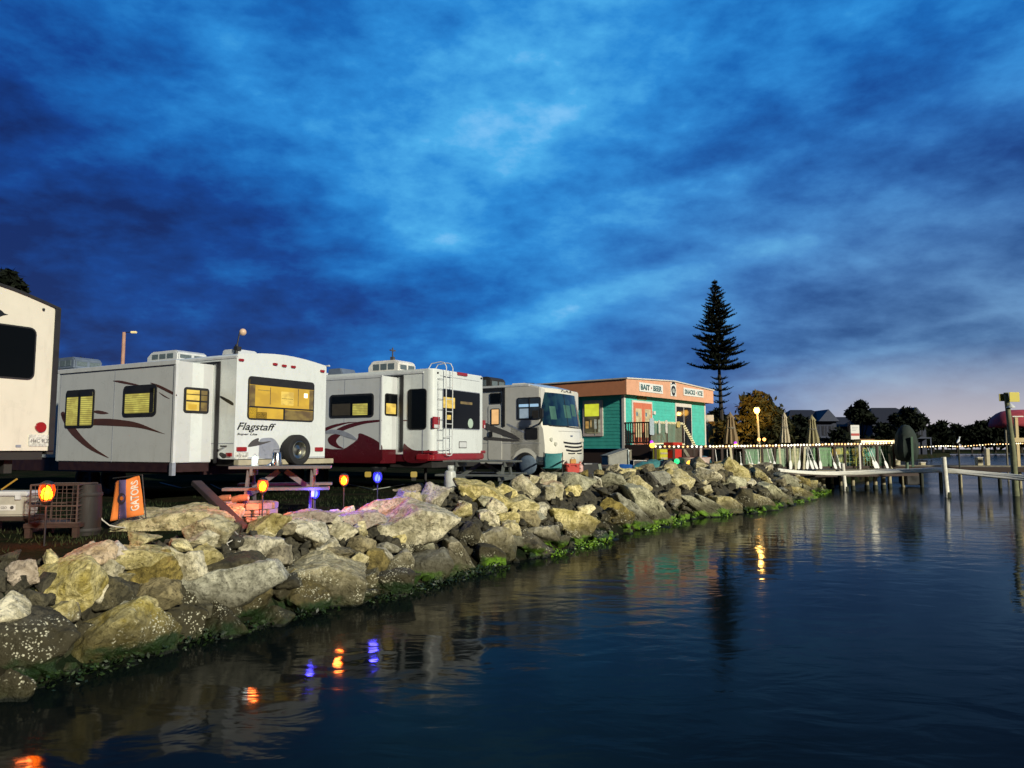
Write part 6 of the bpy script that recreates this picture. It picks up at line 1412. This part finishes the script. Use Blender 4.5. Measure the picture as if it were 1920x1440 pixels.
# ------------------------------------------------------------ closed parasols
def parasol(px, pyt, pyb, y, wpx, c_, label, tilt=0):
    t_ = at(px, pyt, y); b_ = at(px, pyb, y); W_ = wpx/F*y/2; T_ = thing('parasol', label, 'parasol', (t_.x, t_.y, GZ), 0, 'closed parasols on the terrace'); h = t_.z-GZ; h0 = b_.z-GZ; H_ = h-h0
    MB().cyl((0, 0, 0), (0, 0, h+.04), .03).build('pole', WOODG, T_); MB().cyl((0, 0, 0), (0, 0, .08), .28).build('base', DARKM, T_)
    b = MB(); n_ = 20; prof = [(.03, h), (.13*W_/.35, h-H_*.10), (.20*W_/.35, h-H_*.17), (.16*W_/.35, h-H_*.2), (W_*.62, h-H_*.5), (W_*.9, h-H_*.8), (W_, h0), (W_*.6, h0+.03), (.03, h0+.1)]
    b.lathe(prof, (0, 0, 0), n_, wob=.0)
    for i, v in enumerate(b.v):
        k = i % n_; q = 1-.30*(k % 2)*(1 if i > 2*n_ else .3)*(1+.3*math.sin(k*1.7)); v.x *= q; v.y *= q
    b.build('canopy', mat('canvas_%s' % c_[0], c_[1], .85, .15, 5, bump=.3), T_, smooth=60); MB().lathe([(W_*.52, h-H_*.46), (W_*.60, h-H_*.5), (W_*.5, h-H_*.54)], n=16).build('strap', WOODG, T_)
parasol(1369, 774, 832, 36, 30, ('brown', (.24, .17, .09)), 'brown closed parasol, leftmost, beside the kiosk'); parasol(1413, 790, 830, 45, 16, ('olive', (.20, .16, .07)), 'narrow olive closed parasol left of the street lamp')
parasol(1470, 774, 830, 36, 20, ('cream', (.50, .43, .30)), 'slim cream closed parasol right of the street lamp'); parasol(1522, 779, 832, 36, 26, ('khaki', (.27, .24, .13)), 'khaki closed parasol, rightmost of the row')
# tall green wrapped parasol on the pier
c = at(1701, 880, 35); T_ = thing('wrapped_parasol', 'large rounded dark green wrapped parasol on the pier', 'parasol', (c.x, c.y, .95)); h = at(1701, 796, 35).z-.95
MB().cyl((0, 0, 0), (0, 0, h-.1), .07).build('pole', mat('pole_green', (.10, .16, .11), .6), T_)
pr = [(.20, .35), (.42, .42), (.53, .8), (.52, 1.15), (.44, 1.6), (.33, h-.25), (.18, h-.06), (.001, h)]
b = MB().lathe(pr, n=22)
for i, v in enumerate(b.v): q = 1-.12*(i % 2); v.x *= q; v.y *= q
b.build('canopy', mat('canvas_green', (.02, .032, .026), .9, .2, 6), T_, smooth=60); MB().box(-.07, .03, -.57, -.53, .1, h*.72).build('fold', mat('canvas_green_light', (.06, .11, .07), .9), T_)

# ------------------------------------------------------------ terrace fence with string lights and goods behind it
FP = [at(1228, 835, 31), at(1330, 835, 31.5), at(1400, 835, 32.5), at(1470, 835, 33.5), at(1540, 835, 34.3), at(1612, 835, 35), at(1675, 835, 35.6)]
zt_f = [at(p_[0], p_[1], FP[i].y).z for i, p_ in enumerate(((1228, 836), (1330, 836), (1400, 835), (1470, 834), (1540, 832), (1612, 831), (1675, 829)))]
def fpt(u):                                  # u 0..6 along the fence
    i = min(5, int(u)); f_ = u-i; p_ = FP[i].lerp(FP[i+1], f_); return Vector((p_.x, p_.y, zt_f[i]+(zt_f[i+1]-zt_f[i])*f_))
def px_u(px):
    lo, hi = 0.0, 6.0
    for _ in range(30):
        m_ = (lo+hi)/2; p_ = fpt(m_)
        if 960+F*p_.x/p_.y < px: lo = m_
        else: hi = m_
    return lo
ZD = .93                                     # terrace deck level
o0 = fpt(0)
T_ = thing('terrace_fence', 'long dark rail fence with green netting in front of the terrace', 'fence', (o0.x, o0.y, ZD))
L = lambda v: Vector(v)-Vector((o0.x, o0.y, ZD))
rail = MB(); 
for k in range(36): a_, b_ = L(fpt(k/6)), L(fpt((k+1)/6)); rail.beam(a_-Vector((0, 0, .06)), b_-Vector((0, 0, .06)), .06, .16)
rail.build('top_rail', WOODD, T_)
rail = MB()
for k in range(12): a_, b_ = L(fpt(k/2)), L(fpt((k+1)/2)); rail.beam(Vector((a_.x, a_.y, .10)), Vector((b_.x, b_.y, .10)), .05, .10)
rail.build('bottom_rail', WOODD, T_)
for px in (1228, 1262, 1300, 1335, 1352, 1371, 1392, 1427, 1450, 1474, 1502, 1531, 1562, 1581, 1612, 1642, 1675):
    p_ = L(fpt(px_u(px))); MB().box(p_.x-.045, p_.x+.045, p_.y-.045, p_.y+.045, -.03, p_.z-.14).build('post', WOODD, T_)
net_m, t, p, o = new_mat('netting'); tc = t.new('ShaderNodeTexCoord').outputs['Object']; t.put(p.inputs['Base Color'], t.mix(t.noise(tc, 3, 4), (.16, .26, .17), (.42, .50, .38))); p.inputs['Roughness'].default_value = .8
net = MB(); uA = px_u(1395)
for k in range(150):
    u = uA+(6-uA)*k/149; p_ = L(fpt(u)); 
    if (k//9) % 2 == 0 or k % 3 == 0: net.box(p_.x-.006, p_.x+.006, p_.y+.03, p_.y+.04, .15, p_.z-.15)
for z_ in (.3, .5, .7, .9):
    for k in range(24): a_, b_ = L(fpt(uA+(6-uA)*k/24)), L(fpt(uA+(6-uA)*(k+1)/24)); net.beam((a_.x, a_.y+.045, z_), (b_.x, b_.y+.045, z_), .008, .008)
net.build('netting', net_m, T_)
# board backdrop panels (green shade cloth sections)
for i, (p0, p1, c_) in enumerate(((1398, 1424, (.14, .26, .15)), (1430, 1470, (.24, .34, .20)), (1476, 1500, (.36, .36, .20)), (1524, 1560, (.14, .28, .13)), (1640, 1674, (.02, .09, .045)))):
    a_, b_ = L(fpt(px_u(p0))), L(fpt(px_u(p1))); MB().prism([(0, .12), (1, .12), (1, a_.z-.16), (0, a_.z-.16)], lambda u, v, d, a_=a_, b_=b_: (a_.x+(b_.x-a_.x)*u, a_.y+(b_.y-a_.y)*u+d, v), .10, .12).build('shade_cloth', mat('shade_cloth_%d' % i, c_, .9, .5, 9, stretch=(6, 6, .4)), T_)
BW = mat('bulb_socket', (.02, .02, .02), .6)
def string(name, pts, n, label, bulbs, br=.042, sag=.02, drop=.05):
    o0 = pts[0]; T_ = thing(name, label, 'string lights', o0); tot = len(pts)-1
    def P(u): i = min(tot-1, int(u)); return pts[i].lerp(pts[i+1], u-i)-o0
    cb = []; 
    for k in range(n+1):
        cb.append(P(tot*k/n)+Vector((0, 0, .01)))
        if k < n: cb.append(P(tot*(k+.5)/n)-Vector((0, 0, sag)))
    MB().tube(cb, .008, 4, False).build('cable', BW, T_)
    me_ = [MB().sphere((0, 0, 0), br, 10, 6).build('bulb', m_, T_) for m_ in bulbs]; rb = random.Random(len(label))
    for k in range(n+1):
        s_ = me_[k] if k < len(me_) else rb.choice(me_).copy()
        if k >= len(me_): COL.objects.link(s_); s_.parent = T_
        s_.location = P(tot*k/n)-Vector((0, .05, drop+rb.uniform(-.012, .012)))
    return T_
bulbs = [glow('bulb_warm', (1, .80, .45), 3.2), glow('bulb_white', (1, .93, .72), 4.0), glow('bulb_amber', (1, .55, .2), 2.4)]
string('string_lights', [fpt(k/2)+Vector((0, -.08, .02)) for k in range(13)], 72, 'string of warm bulbs along the top of the terrace fence', bulbs)
q0, q1 = at(1712, 838, 35.5), at(1935, 829, 33); string('string_lights', [q0, at(1760, 835, 35), at(1800, 836, 34.6), at(1850, 832, 34), at(1900, 831, 33.4), q1], 46, 'string of warm bulbs over the water right of the green wrapped parasol', bulbs, .026, .015, .03)
# paddles, oars and boards leaning behind the fence
PW = mat('paddle_white', (.80, .80, .76), .5, .08); PB = mat('board_pale', (.50, .46, .30), .7, .2)
for i, (px, lean, kind, hh_) in enumerate(((1340, .05, 0, .9), (1360, -.03, 0, .9), (1368, .04, 1, 1.0), (1385, 0, 0, .8), (1400, .18, 0, .85), (1405, .14, 0, .8), (1418, 0, 0, .9), (1439, .16, 0, .95), (1446, .14, 0, .95), (1458, 0, 1, 1.0), (1477, -.04, 0, 1.0), (1486, -.02, 1, 1.05), (1494, -.16, 0, 1.05), (1503, -.12, 1, 1.0), (1509, -.12, 0, 1.05), (1513, .22, 0, 1.05), (1520, .25, 0, 1.0), (1532, 0, 0, .95), (1557, .16, 0, .8), (1567, .15, 0, .8), (1629, .26, 0, 1.0), (1634, .24, 0, .9), (1652, .2, 0, .9), (1662, .0, 1, .7))):
    p_ = fpt(px_u(px)); nm = 'paddle' if kind == 0 else 'plank'
    side = 'leaning right' if lean > .1 else ('leaning left' if lean < -.1 else 'upright')
    zone = ('near the brown parasol' if px < 1392 else 'below the street lamp' if px < 1450 else 'below the cream parasol' if px < 1500 else 'below the khaki parasol' if px < 1550 else 'beside the yellow box' if px < 1600 else 'near the right end')
    T2 = thing(nm, '%s %s against the terrace fence %s' % ('white paddle' if kind == 0 else 'pale plank', side, zone), nm, (p_.x, p_.y-.10, ZD+.03), 0, '%s %s %s' % ('white paddles' if kind == 0 else 'pale planks', side, zone))
    a_ = Vector((lean*.5, -.12, 0)); b_ = Vector((-lean*.6, .03, hh_))
    if kind == 0:
        MB().cyl(b_*1.0, a_.lerp(b_, .35), .014, .016).build('shaft', PW, T2); MB().prism([(-.03, .40), (-.065, .25), (-.06, .04), (0, 0), (.06, .04), (.065, .25), (.03, .40)], lambda u, v, d, a_=a_, b_=b_: a_.lerp(b_, v)+Vector((u, d, 0)), -.012, .012).build('blade', PW, T2)
    else: MB().beam(a_, b_, .09, .03, (0, 1, 0)).build('board', PB, T2)
# adirondack chairs
def adiron(px, y, c_, label, rz=0):
    c = at(px, 880, y); T2 = thing('deck_chair', label, 'chair', (c.x, c.y, ZD), rz, 'slatted deck chairs at the end of the terrace'); m_ = mat('chair_%s' % c_[0], c_[1], .6, .08)
    for k in range(5): MB().beam((-.24+.12*k, .18, .28), (-.25+.125*k, .42, 1.0-.02*abs(k-2)), .10, .02, (0, 1, 0)).build('back_slat', m_, T2)
    for k in range(4): MB().box(-.27, .27, -.3+k*.13, -.3+k*.13+.11, .33-k*.02, .35-k*.02).build('seat_slat', m_, T2)
    for s_ in (-1, 1):
        MB().box(s_*.31-.06, s_*.31+.06, -.38, .3, .55, .575).build('armrest', m_, T2); MB().box(s_*.31-.02, s_*.31+.02, -.34, -.25, 0, .548).build('leg', m_, T2); MB().beam((s_*.27, -.3, .3), (s_*.27, .5, .02), .03, .1).build('leg', m_, T2)
adiron(1588, 36.2, ('lime', (.40, .42, .05)), 'lime deck chair left of the white fence post'); adiron(1602, 36.6, ('teal', (.03, .22, .17)), 'teal deck chair between the lime and the yellow one'); adiron(1617, 36.3, ('yellow', (.50, .42, .06)), 'yellow deck chair just right of the lime and teal ones', .1)
adiron(1640, 36.8, ('teal', (.03, .22, .17)), 'teal deck chair near the right end of the terrace, right of the white post'); adiron(1629, 37.2, ('yellow', (.50, .42, .06)), 'yellow deck chair behind the right teal one')
c = at(1566, 866, 36.5); T_ = thing('storage_box', 'yellow storage box hung behind the two white paddles', 'box', (c.x, c.y, ZD)); MB().box(-.27, .27, 0, .3, at(1566, 856, 36.5).z-ZD, at(1566, 842, 36.5).z-ZD).build('body', mat('box_mustard', (.48, .33, .03), .6), T_, .02); MB().box(-.2, .2, .05, .25, 0, at(1566, 856, 36.5).z-ZD-.003).build('stand', WOODD, T_)
# notice board
c = at(1603, 815, 36.5); T_ = thing('notice_board', 'white notice with a red band on a stick above the terrace fence', 'sign', (c.x, c.y, ZD)); z0, z1 = at(1603, 824, 36.5).z-ZD, at(1603, 797, 36.5).z-ZD; MB().box(-.03, .03, 0, .04, 0, z0).build('post', WOODG, T_)
s_ = MB().box(-.21, .21, -.03, 0, z0, z1).build('board', SIGNW, T_); MB().box(-.20, .20, -.036, -.031, z0+.18, z0+.30).build('band', mat('band_red', (.45, .06, .05), .6), s_)
for i, (s2, zz_) in enumerate((('NO', z1-.16), ('WAKE', z1-.32))): pass
for k in range(3): MB().box(-.15, .14-.05*k, -.034, -.031, z1-.12-k*.08, z1-.10-k*.08).build('text_line', mat('ink_grey', (.3, .32, .34), .6), s_)
# lit bar roof
a_, b_ = at(1612, 834, 36), at(1676, 834, 36); T_ = thing('bar_canopy', 'low lit canopy board over the right end of the terrace', 'canopy', (a_.x, a_.y, ZD)); W_ = b_.x-a_.x; z0, z1 = at(1640, 833, 36).z-ZD, at(1640, 825, 36).z-ZD
MB().box(0, W_, -.1, .5, z0, z1).build('board', mat('canopy_cream', (.66, .58, .30), .6, .3, 12, bump=.5), T_, .02); MB().box(-.05, W_+.05, -.15, .6, z1+.002, z1+.04).build('roof', mat('thatch', (.3, .16, .08), .9), T_)
MB().box(.04, W_-.04, -.14, -.101, z0+.03, z1-.03).build('lamp_strip', glow('strip_glow', (1, .86, .45), 2.6), T_); point_light('bar_light', (W_*.5, .15, z0-.12), (1, .9, .6), 25, .3, T_)
for x_ in (.05, W_*.55, W_-.05): MB().box(x_-.035, x_+.035, .1, .17, 0, z0-.003).build('post', mat('post_cream', (.5, .47, .36), .6), T_)
for i in range(5): pass
c = at(1614, 905, 34.6); T_ = thing('timber_post', 'tall thin white post at the front edge of the terrace', 'post', (c.x, c.y, .45)); MB().box(-.035, .035, -.03, .03, 0, at(1614, 834, 34.6).z-.45).build('post', TRIMW, T_); MB().box(-.045, .045, -.04, .04, at(1614, 834, 34.6).z-.449, at(1614, 834, 34.6).z-.42).build('cap', TRIMW, T_)

# ------------------------------------------------------------ terrace dock on piles
T_ = thing('dock', 'wooden terrace dock on piles beside the end of the rock bank', 'dock', (0, 0, 0))
dk = [(13.6, 33.3), (18.9, 34.8), (19.6, 40), (14.8, 39.5)]
MB().prism(dk, lambda u, v, d: (u, v, d), ZD-.07, ZD).build('deck', WOODG, T_); 
MB().beam((13.5, 33.25, ZD-.19), (18.95, 34.76, ZD-.19), .07, .22).build('fascia', WOODD, T_)
MB().beam((9.0, 31.2, ZD-.15), (13.55, 33.3, ZD-.15), .3, .14).build('sill', WOODD, T_)
PILE = mat('pile_wood', (.38, .33, .20), .8, .3, 5, bump=.4, stretch=(1, 1, .3)); PILED = mat('pile_dark', (.03, .035, .022), .8, .3)
def pile(px, y, zt_, label, r=.085, lean=0, m_=None, group='piles carrying the terrace dock', top=None, name='pile', pyt=None):
    c = at(px, 900, y); T2 = thing(name, label, 'pile', (c.x, c.y, -.8), 0, group); zt_ = at(px, pyt, y).z if pyt else zt_
    MB().tube([(0, 0, 0), (-lean*.5, 0, (zt_+.8)*.5), (-lean, 0, zt_+.8)], [r*1.05, r, r*.95], 12).build('shaft', m_ or PILE, T2)
    MB().lathe([(r*1.1, .75), (r*1.25, .85), (r*1.15, 1.0)], (0, 0, 0), 12).build('weed_collar', PILED, T2); return T2
for i, (px, y, r) in enumerate(((1543, 34.6, .10), (1560, 36, .08), (1577, 34.4, .08), (1599, 34.4, .08), (1625, 34.9, .09), (1641, 35.0, .09), (1656, 35.4, .10), (1668, 36.5, .09))):
    pile(px, y, ZD-.08, 'pale timber pile under the terrace dock, %s' % ('leftmost', 'set back second from the left', 'third from the left', 'thin one right of the tall white post', 'fifth from the left', 'sixth from the left', 'second from the right', 'rightmost')[i], r)
pile(1586, 33.4, 0, 'white-topped post standing in front of the dock where the pipes begin', .09, .12, mat('pile_white', (.72, .70, .60), .7, .2, 5, dirt=.35), None, pyt=869, name='mooring_post')
pile(1776, 29.2, 0, 'thick white mooring post standing alone in the water', .095, .10, MATS['pile_white'], None, pyt=857, name='mooring_post')
# long pipes
def pipe(pts, r, label):
    p0 = pts[0]; P = []
    for i in range(len(pts)-1):
        a, b_, c_, d_ = pts[max(i-1, 0)], pts[i], pts[i+1], pts[min(i+2, len(pts)-1)]
        for k in range(6): u = k/6; P.append(.5*((2*b_)+(c_-a)*u+(2*a-5*b_+4*c_-d_)*u*u+(3*b_-a-3*c_+d_)*u**3))
    P.append(pts[-1]); o = MB().tube([q-p0 for q in P], r*1.35, 8).build('pipe', mat('pipe_white', (.78, .76, .66), .5, .06, dirt=.15), None, loc=p0); tag(o, label, 'pipe', 'long white pipes strung between the posts')
pipe([at(1458, 880, 31.5), at(1500, 884, 31.8), at(1560, 886, 32.2), at(1640, 883, 32), at(1700, 881, 31), at(1750, 879, 30), at(1776, 880, 29.35), at(1830, 885, 28.8), at(1900, 891, 28), at(1960, 897, 27)], .035, 'uppermost of the long white pipes strung in front of the dock')
pipe([at(1462, 883, 31.4), at(1520, 888, 31.8), at(1590, 889.5, 32.1), at(1680, 886, 31.3), at(1755, 884, 29.9), at(1776, 885, 29.3), at(1850, 893, 28.4), at(1900, 898, 27.8), at(1960, 904, 27)], .035, 'lowest of the long white pipes strung in front of the dock')
pipe([at(1470, 882, 31.45), at(1560, 889, 32.1), at(1660, 884.5, 31.6), at(1740, 881.5, 30.2), at(1780, 883, 29.25), at(1850, 889, 28.5), at(1960, 900.5, 27)], .028, 'middle one of the long white pipes strung in front of the dock')
# right-hand pier
T_ = thing('pier', 'dark timber walkway running off to the right over the water', 'pier', (0, 0, 0)); a_, b_ = at(1672, 877, 37.5), at(1990, 868, 35.5); a_.z = b_.z = 1.05
MB().beam(a_, b_, .9, .06).build('deck', WOODG, T_); n_ = (b_-a_).normalized(); off_ = Vector((n_.y, -n_.x, 0))*.46
MB().beam(a_+off_-Vector((0, 0, .16)), b_+off_-Vector((0, 0, .16)), .06, .24).build('fascia', WOODD, T_)
for k in range(9): q = a_.lerp(b_, .04+k*.115); MB().cyl((q.x+.05, q.y-.3, -.8), (q.x+.05, q.y-.3, 1.0), .09, .085, 10).build('pile', PILED if k % 3 else PILE, T_)
MB().box(a_.x+.4, a_.x+1.2, a_.y-.6, a_.y+.2, .1, .75).build('float', DARKM, T_, .05)
for px, py, w_, lab in ((1682, 862, .11, 'pale square bollard left of the green wrapped parasol'), (1729, 874, .12, 'short pale bollard on the pier right of the green parasol'), (1835, 858, .13, 'short white-capped bollard on the pier in mid distance'), (1850, 842, .09, 'slim grey bollard behind the white-capped one')):
    c = at(px, py, 37.0 if px < 1800 else 36.2); T2 = thing('bollard', lab, 'bollard', (c.x, c.y, 1.08)); h = max(.12, c.z-1.08); MB().box(-w_, w_, -w_, w_, 0, h).build('post', mat('bollard_pale', (.45, .40, .26), .7, .2), T2, .015); MB().box(-w_*1.08, w_*1.08, -w_*1.08, w_*1.08, h+.002, h+.03).build('cap', TRIMW, T2)
# leaning sign post with yellow boards, pole with beam, red canopy
c = at(1904, 905, 30); tp = at(1886, 736, 30); T_ = thing('channel_marker', 'leaning wooden pole carrying two yellow square boards', 'marker', (c.x, c.y, -.6)); tv = Vector((tp.x-c.x, 0, tp.z+.6))
MB().tube([(0, 0, 0), tv*.5+Vector((.06, 0, 0)), tv], [.13, .11, .085], 12).build('pole', mat('pole_olive', (.16, .17, .09), .8, .3, 4, bump=.4), T_)
def lp(px, py, y=30): return at(px, py, y)-Vector((c.x, c.y, -.6))
YB = mat('board_yellow', (.55, .46, .03), .5, .08); q0, q1 = lp(1888, 754), lp(1906, 736); MB().box(q0.x, q1.x, -.17, -.14, q0.z, q1.z).build('board', YB, T_, .008); q0, q1 = lp(1877, 752), lp(1889, 738); MB().box(q0.x, q1.x, .10, .13, q0.z, q1.z).build('board', mat('board_yellow_dark', (.35, .30, .03), .5), T_, .008)
q = lp(1893, 762); MB().lathe([(.03, .12), (.16, -.02), (.17, -.06), (.001, -.07)], (q.x, -.05, q.z), 16).build('lamp_hood', PLASTW, T_)
c2 = at(1909, 866, 34); T_ = thing('tall_post', 'pale square post with a cross beam behind the leaning pole', 'post', (c2.x, c2.y, 1.08)); h = at(1909, 782, 34).z-1.08; MB().box(-.065, .065, -.065, .065, 0, h).build('post', mat('post_tan', (.52, .40, .20), .7), T_); q = at(1893, 824, 34).x-c2.x; MB().box(q, 1.4, -.12, -.067, at(1893, 829, 34).z-1.08, at(1893, 821, 34).z-1.08).build('beam', MATS['post_tan'], T_); MB().box(-.2, .3, -.1, .1, h+.002, h+.05).build('cap', TRIMW, T_)
c3 = at(1922, 800, 44); W_ = 62/F*44; T_ = thing('red_canopy', 'faded red dome canopy at the right edge', 'canopy', (c3.x, c3.y, 0)); z0, z1 = at(1922, 802, 44).z, at(1922, 768, 44).z
dm = MB(); NU_ = 20
for i in range(8):
    u = i/7; r_ = W_*math.cos(u*math.pi*.5)**.55 if i < 7 else .02
    for k in range(NU_): a = 2*math.pi*k/NU_; dm.v.append(Vector((r_*math.cos(a)*(1+.03*(k % 2)), r_*math.sin(a)*.7*(1+.03*(k % 2)), z0+(z1-z0)*math.sin(u*math.pi*.5)+(.08*(k % 2) if i == 0 else 0))))
for i in range(7):
    for k in range(NU_): dm.f.append((i*NU_+k, i*NU_+(k+1) % NU_, (i+1)*NU_+(k+1) % NU_, (i+1)*NU_+k))
o = dm.build('dome', mat('canvas_red', (.42, .055, .075), .8, .2, 3, bump=.3), T_, smooth=50); o.modifiers.new('t', 'SOLIDIFY').thickness = .02
for x_, y_ in ((-W_*.8, -.6), (W_*.8, -.6), (0, W_*.6)): MB().cyl((x_, y_, -.5), (x_, y_, z0+.02), .05).build('pole', WOODG, T_)
# white bird on the wire side
c = at(1797, 829, 34.6); T_ = thing('egret', 'small white bird perched above the string lights', 'bird', c, R(30))
b = MB().tube([(-.13, 0, -.04), (-.06, 0, .02), (.02, 0, .07), (.07, 0, .14), (.085, 0, .20), (.11, 0, .235), (.145, 0, .235), (.20, 0, .225)], [.01, .045, .055, .032, .022, .028, .022, .004], 10); b.build('body', mat('bird_white', (.75, .78, .78), .7), T_); MB().cyl((0, -.015, -.1), (0, -.015, .03), .006).build('leg', BLACK, T_); MB().cyl((.02, .015, -.1), (.02, .015, .03), .006).build('leg', BLACK, T_)
c4 = at(1797, 834, 34.6); T_ = thing('mooring_post', 'slim dark post under the white bird', 'pile', (c4.x, c4.y, -.8)); MB().cyl((0, 0, 0), (0, 0, c4.z+.8-.0), .035, .03).build('shaft', PILED, T_); MB().cyl((0, 0, c4.z+.8), (0, 0, c4.z+.815), .04).build('cap', PILED, T_)
# grass tufts behind the crest
b = MB(); r_ = random.Random(8)
for i in range(5000):
    k = r_.choice(SH[3:11]); 
    j = SH.index(k); f_ = r_.random(); A_, B_ = Vector(SH[j][:2]), Vector(SH[j+1][:2]); q = A_.lerp(B_, f_); n2 = (B_-A_).normalized(); n2 = Vector((-n2.y, n2.x)); q = q+n2*(k[2]+.7+r_.random()**1.5*5)
    h_ = r_.uniform(.03, .09); a = r_.random()*6.28; w_ = Vector((math.cos(a), math.sin(a), 0))*.006; ln = Vector((r_.gauss(0, .4), r_.gauss(0, .4), 1)).normalized()*h_; p_ = Vector((q.x, q.y, GZ-.005)); i0 = len(b.v); b.v += [p_-w_, p_+w_, p_+ln]; b.f.append((i0, i0+1, i0+2))
me = bpy.data.meshes.new('grass'); me.from_pydata(b.v, [], b.f); me.materials.append(leaf_mat('grass_blade', (.02, .035, .012), (.04, .05, .02))); o = link('grass', me); tag(o, 'short dark grass growing behind the rocks', 'grass', kind='stuff')
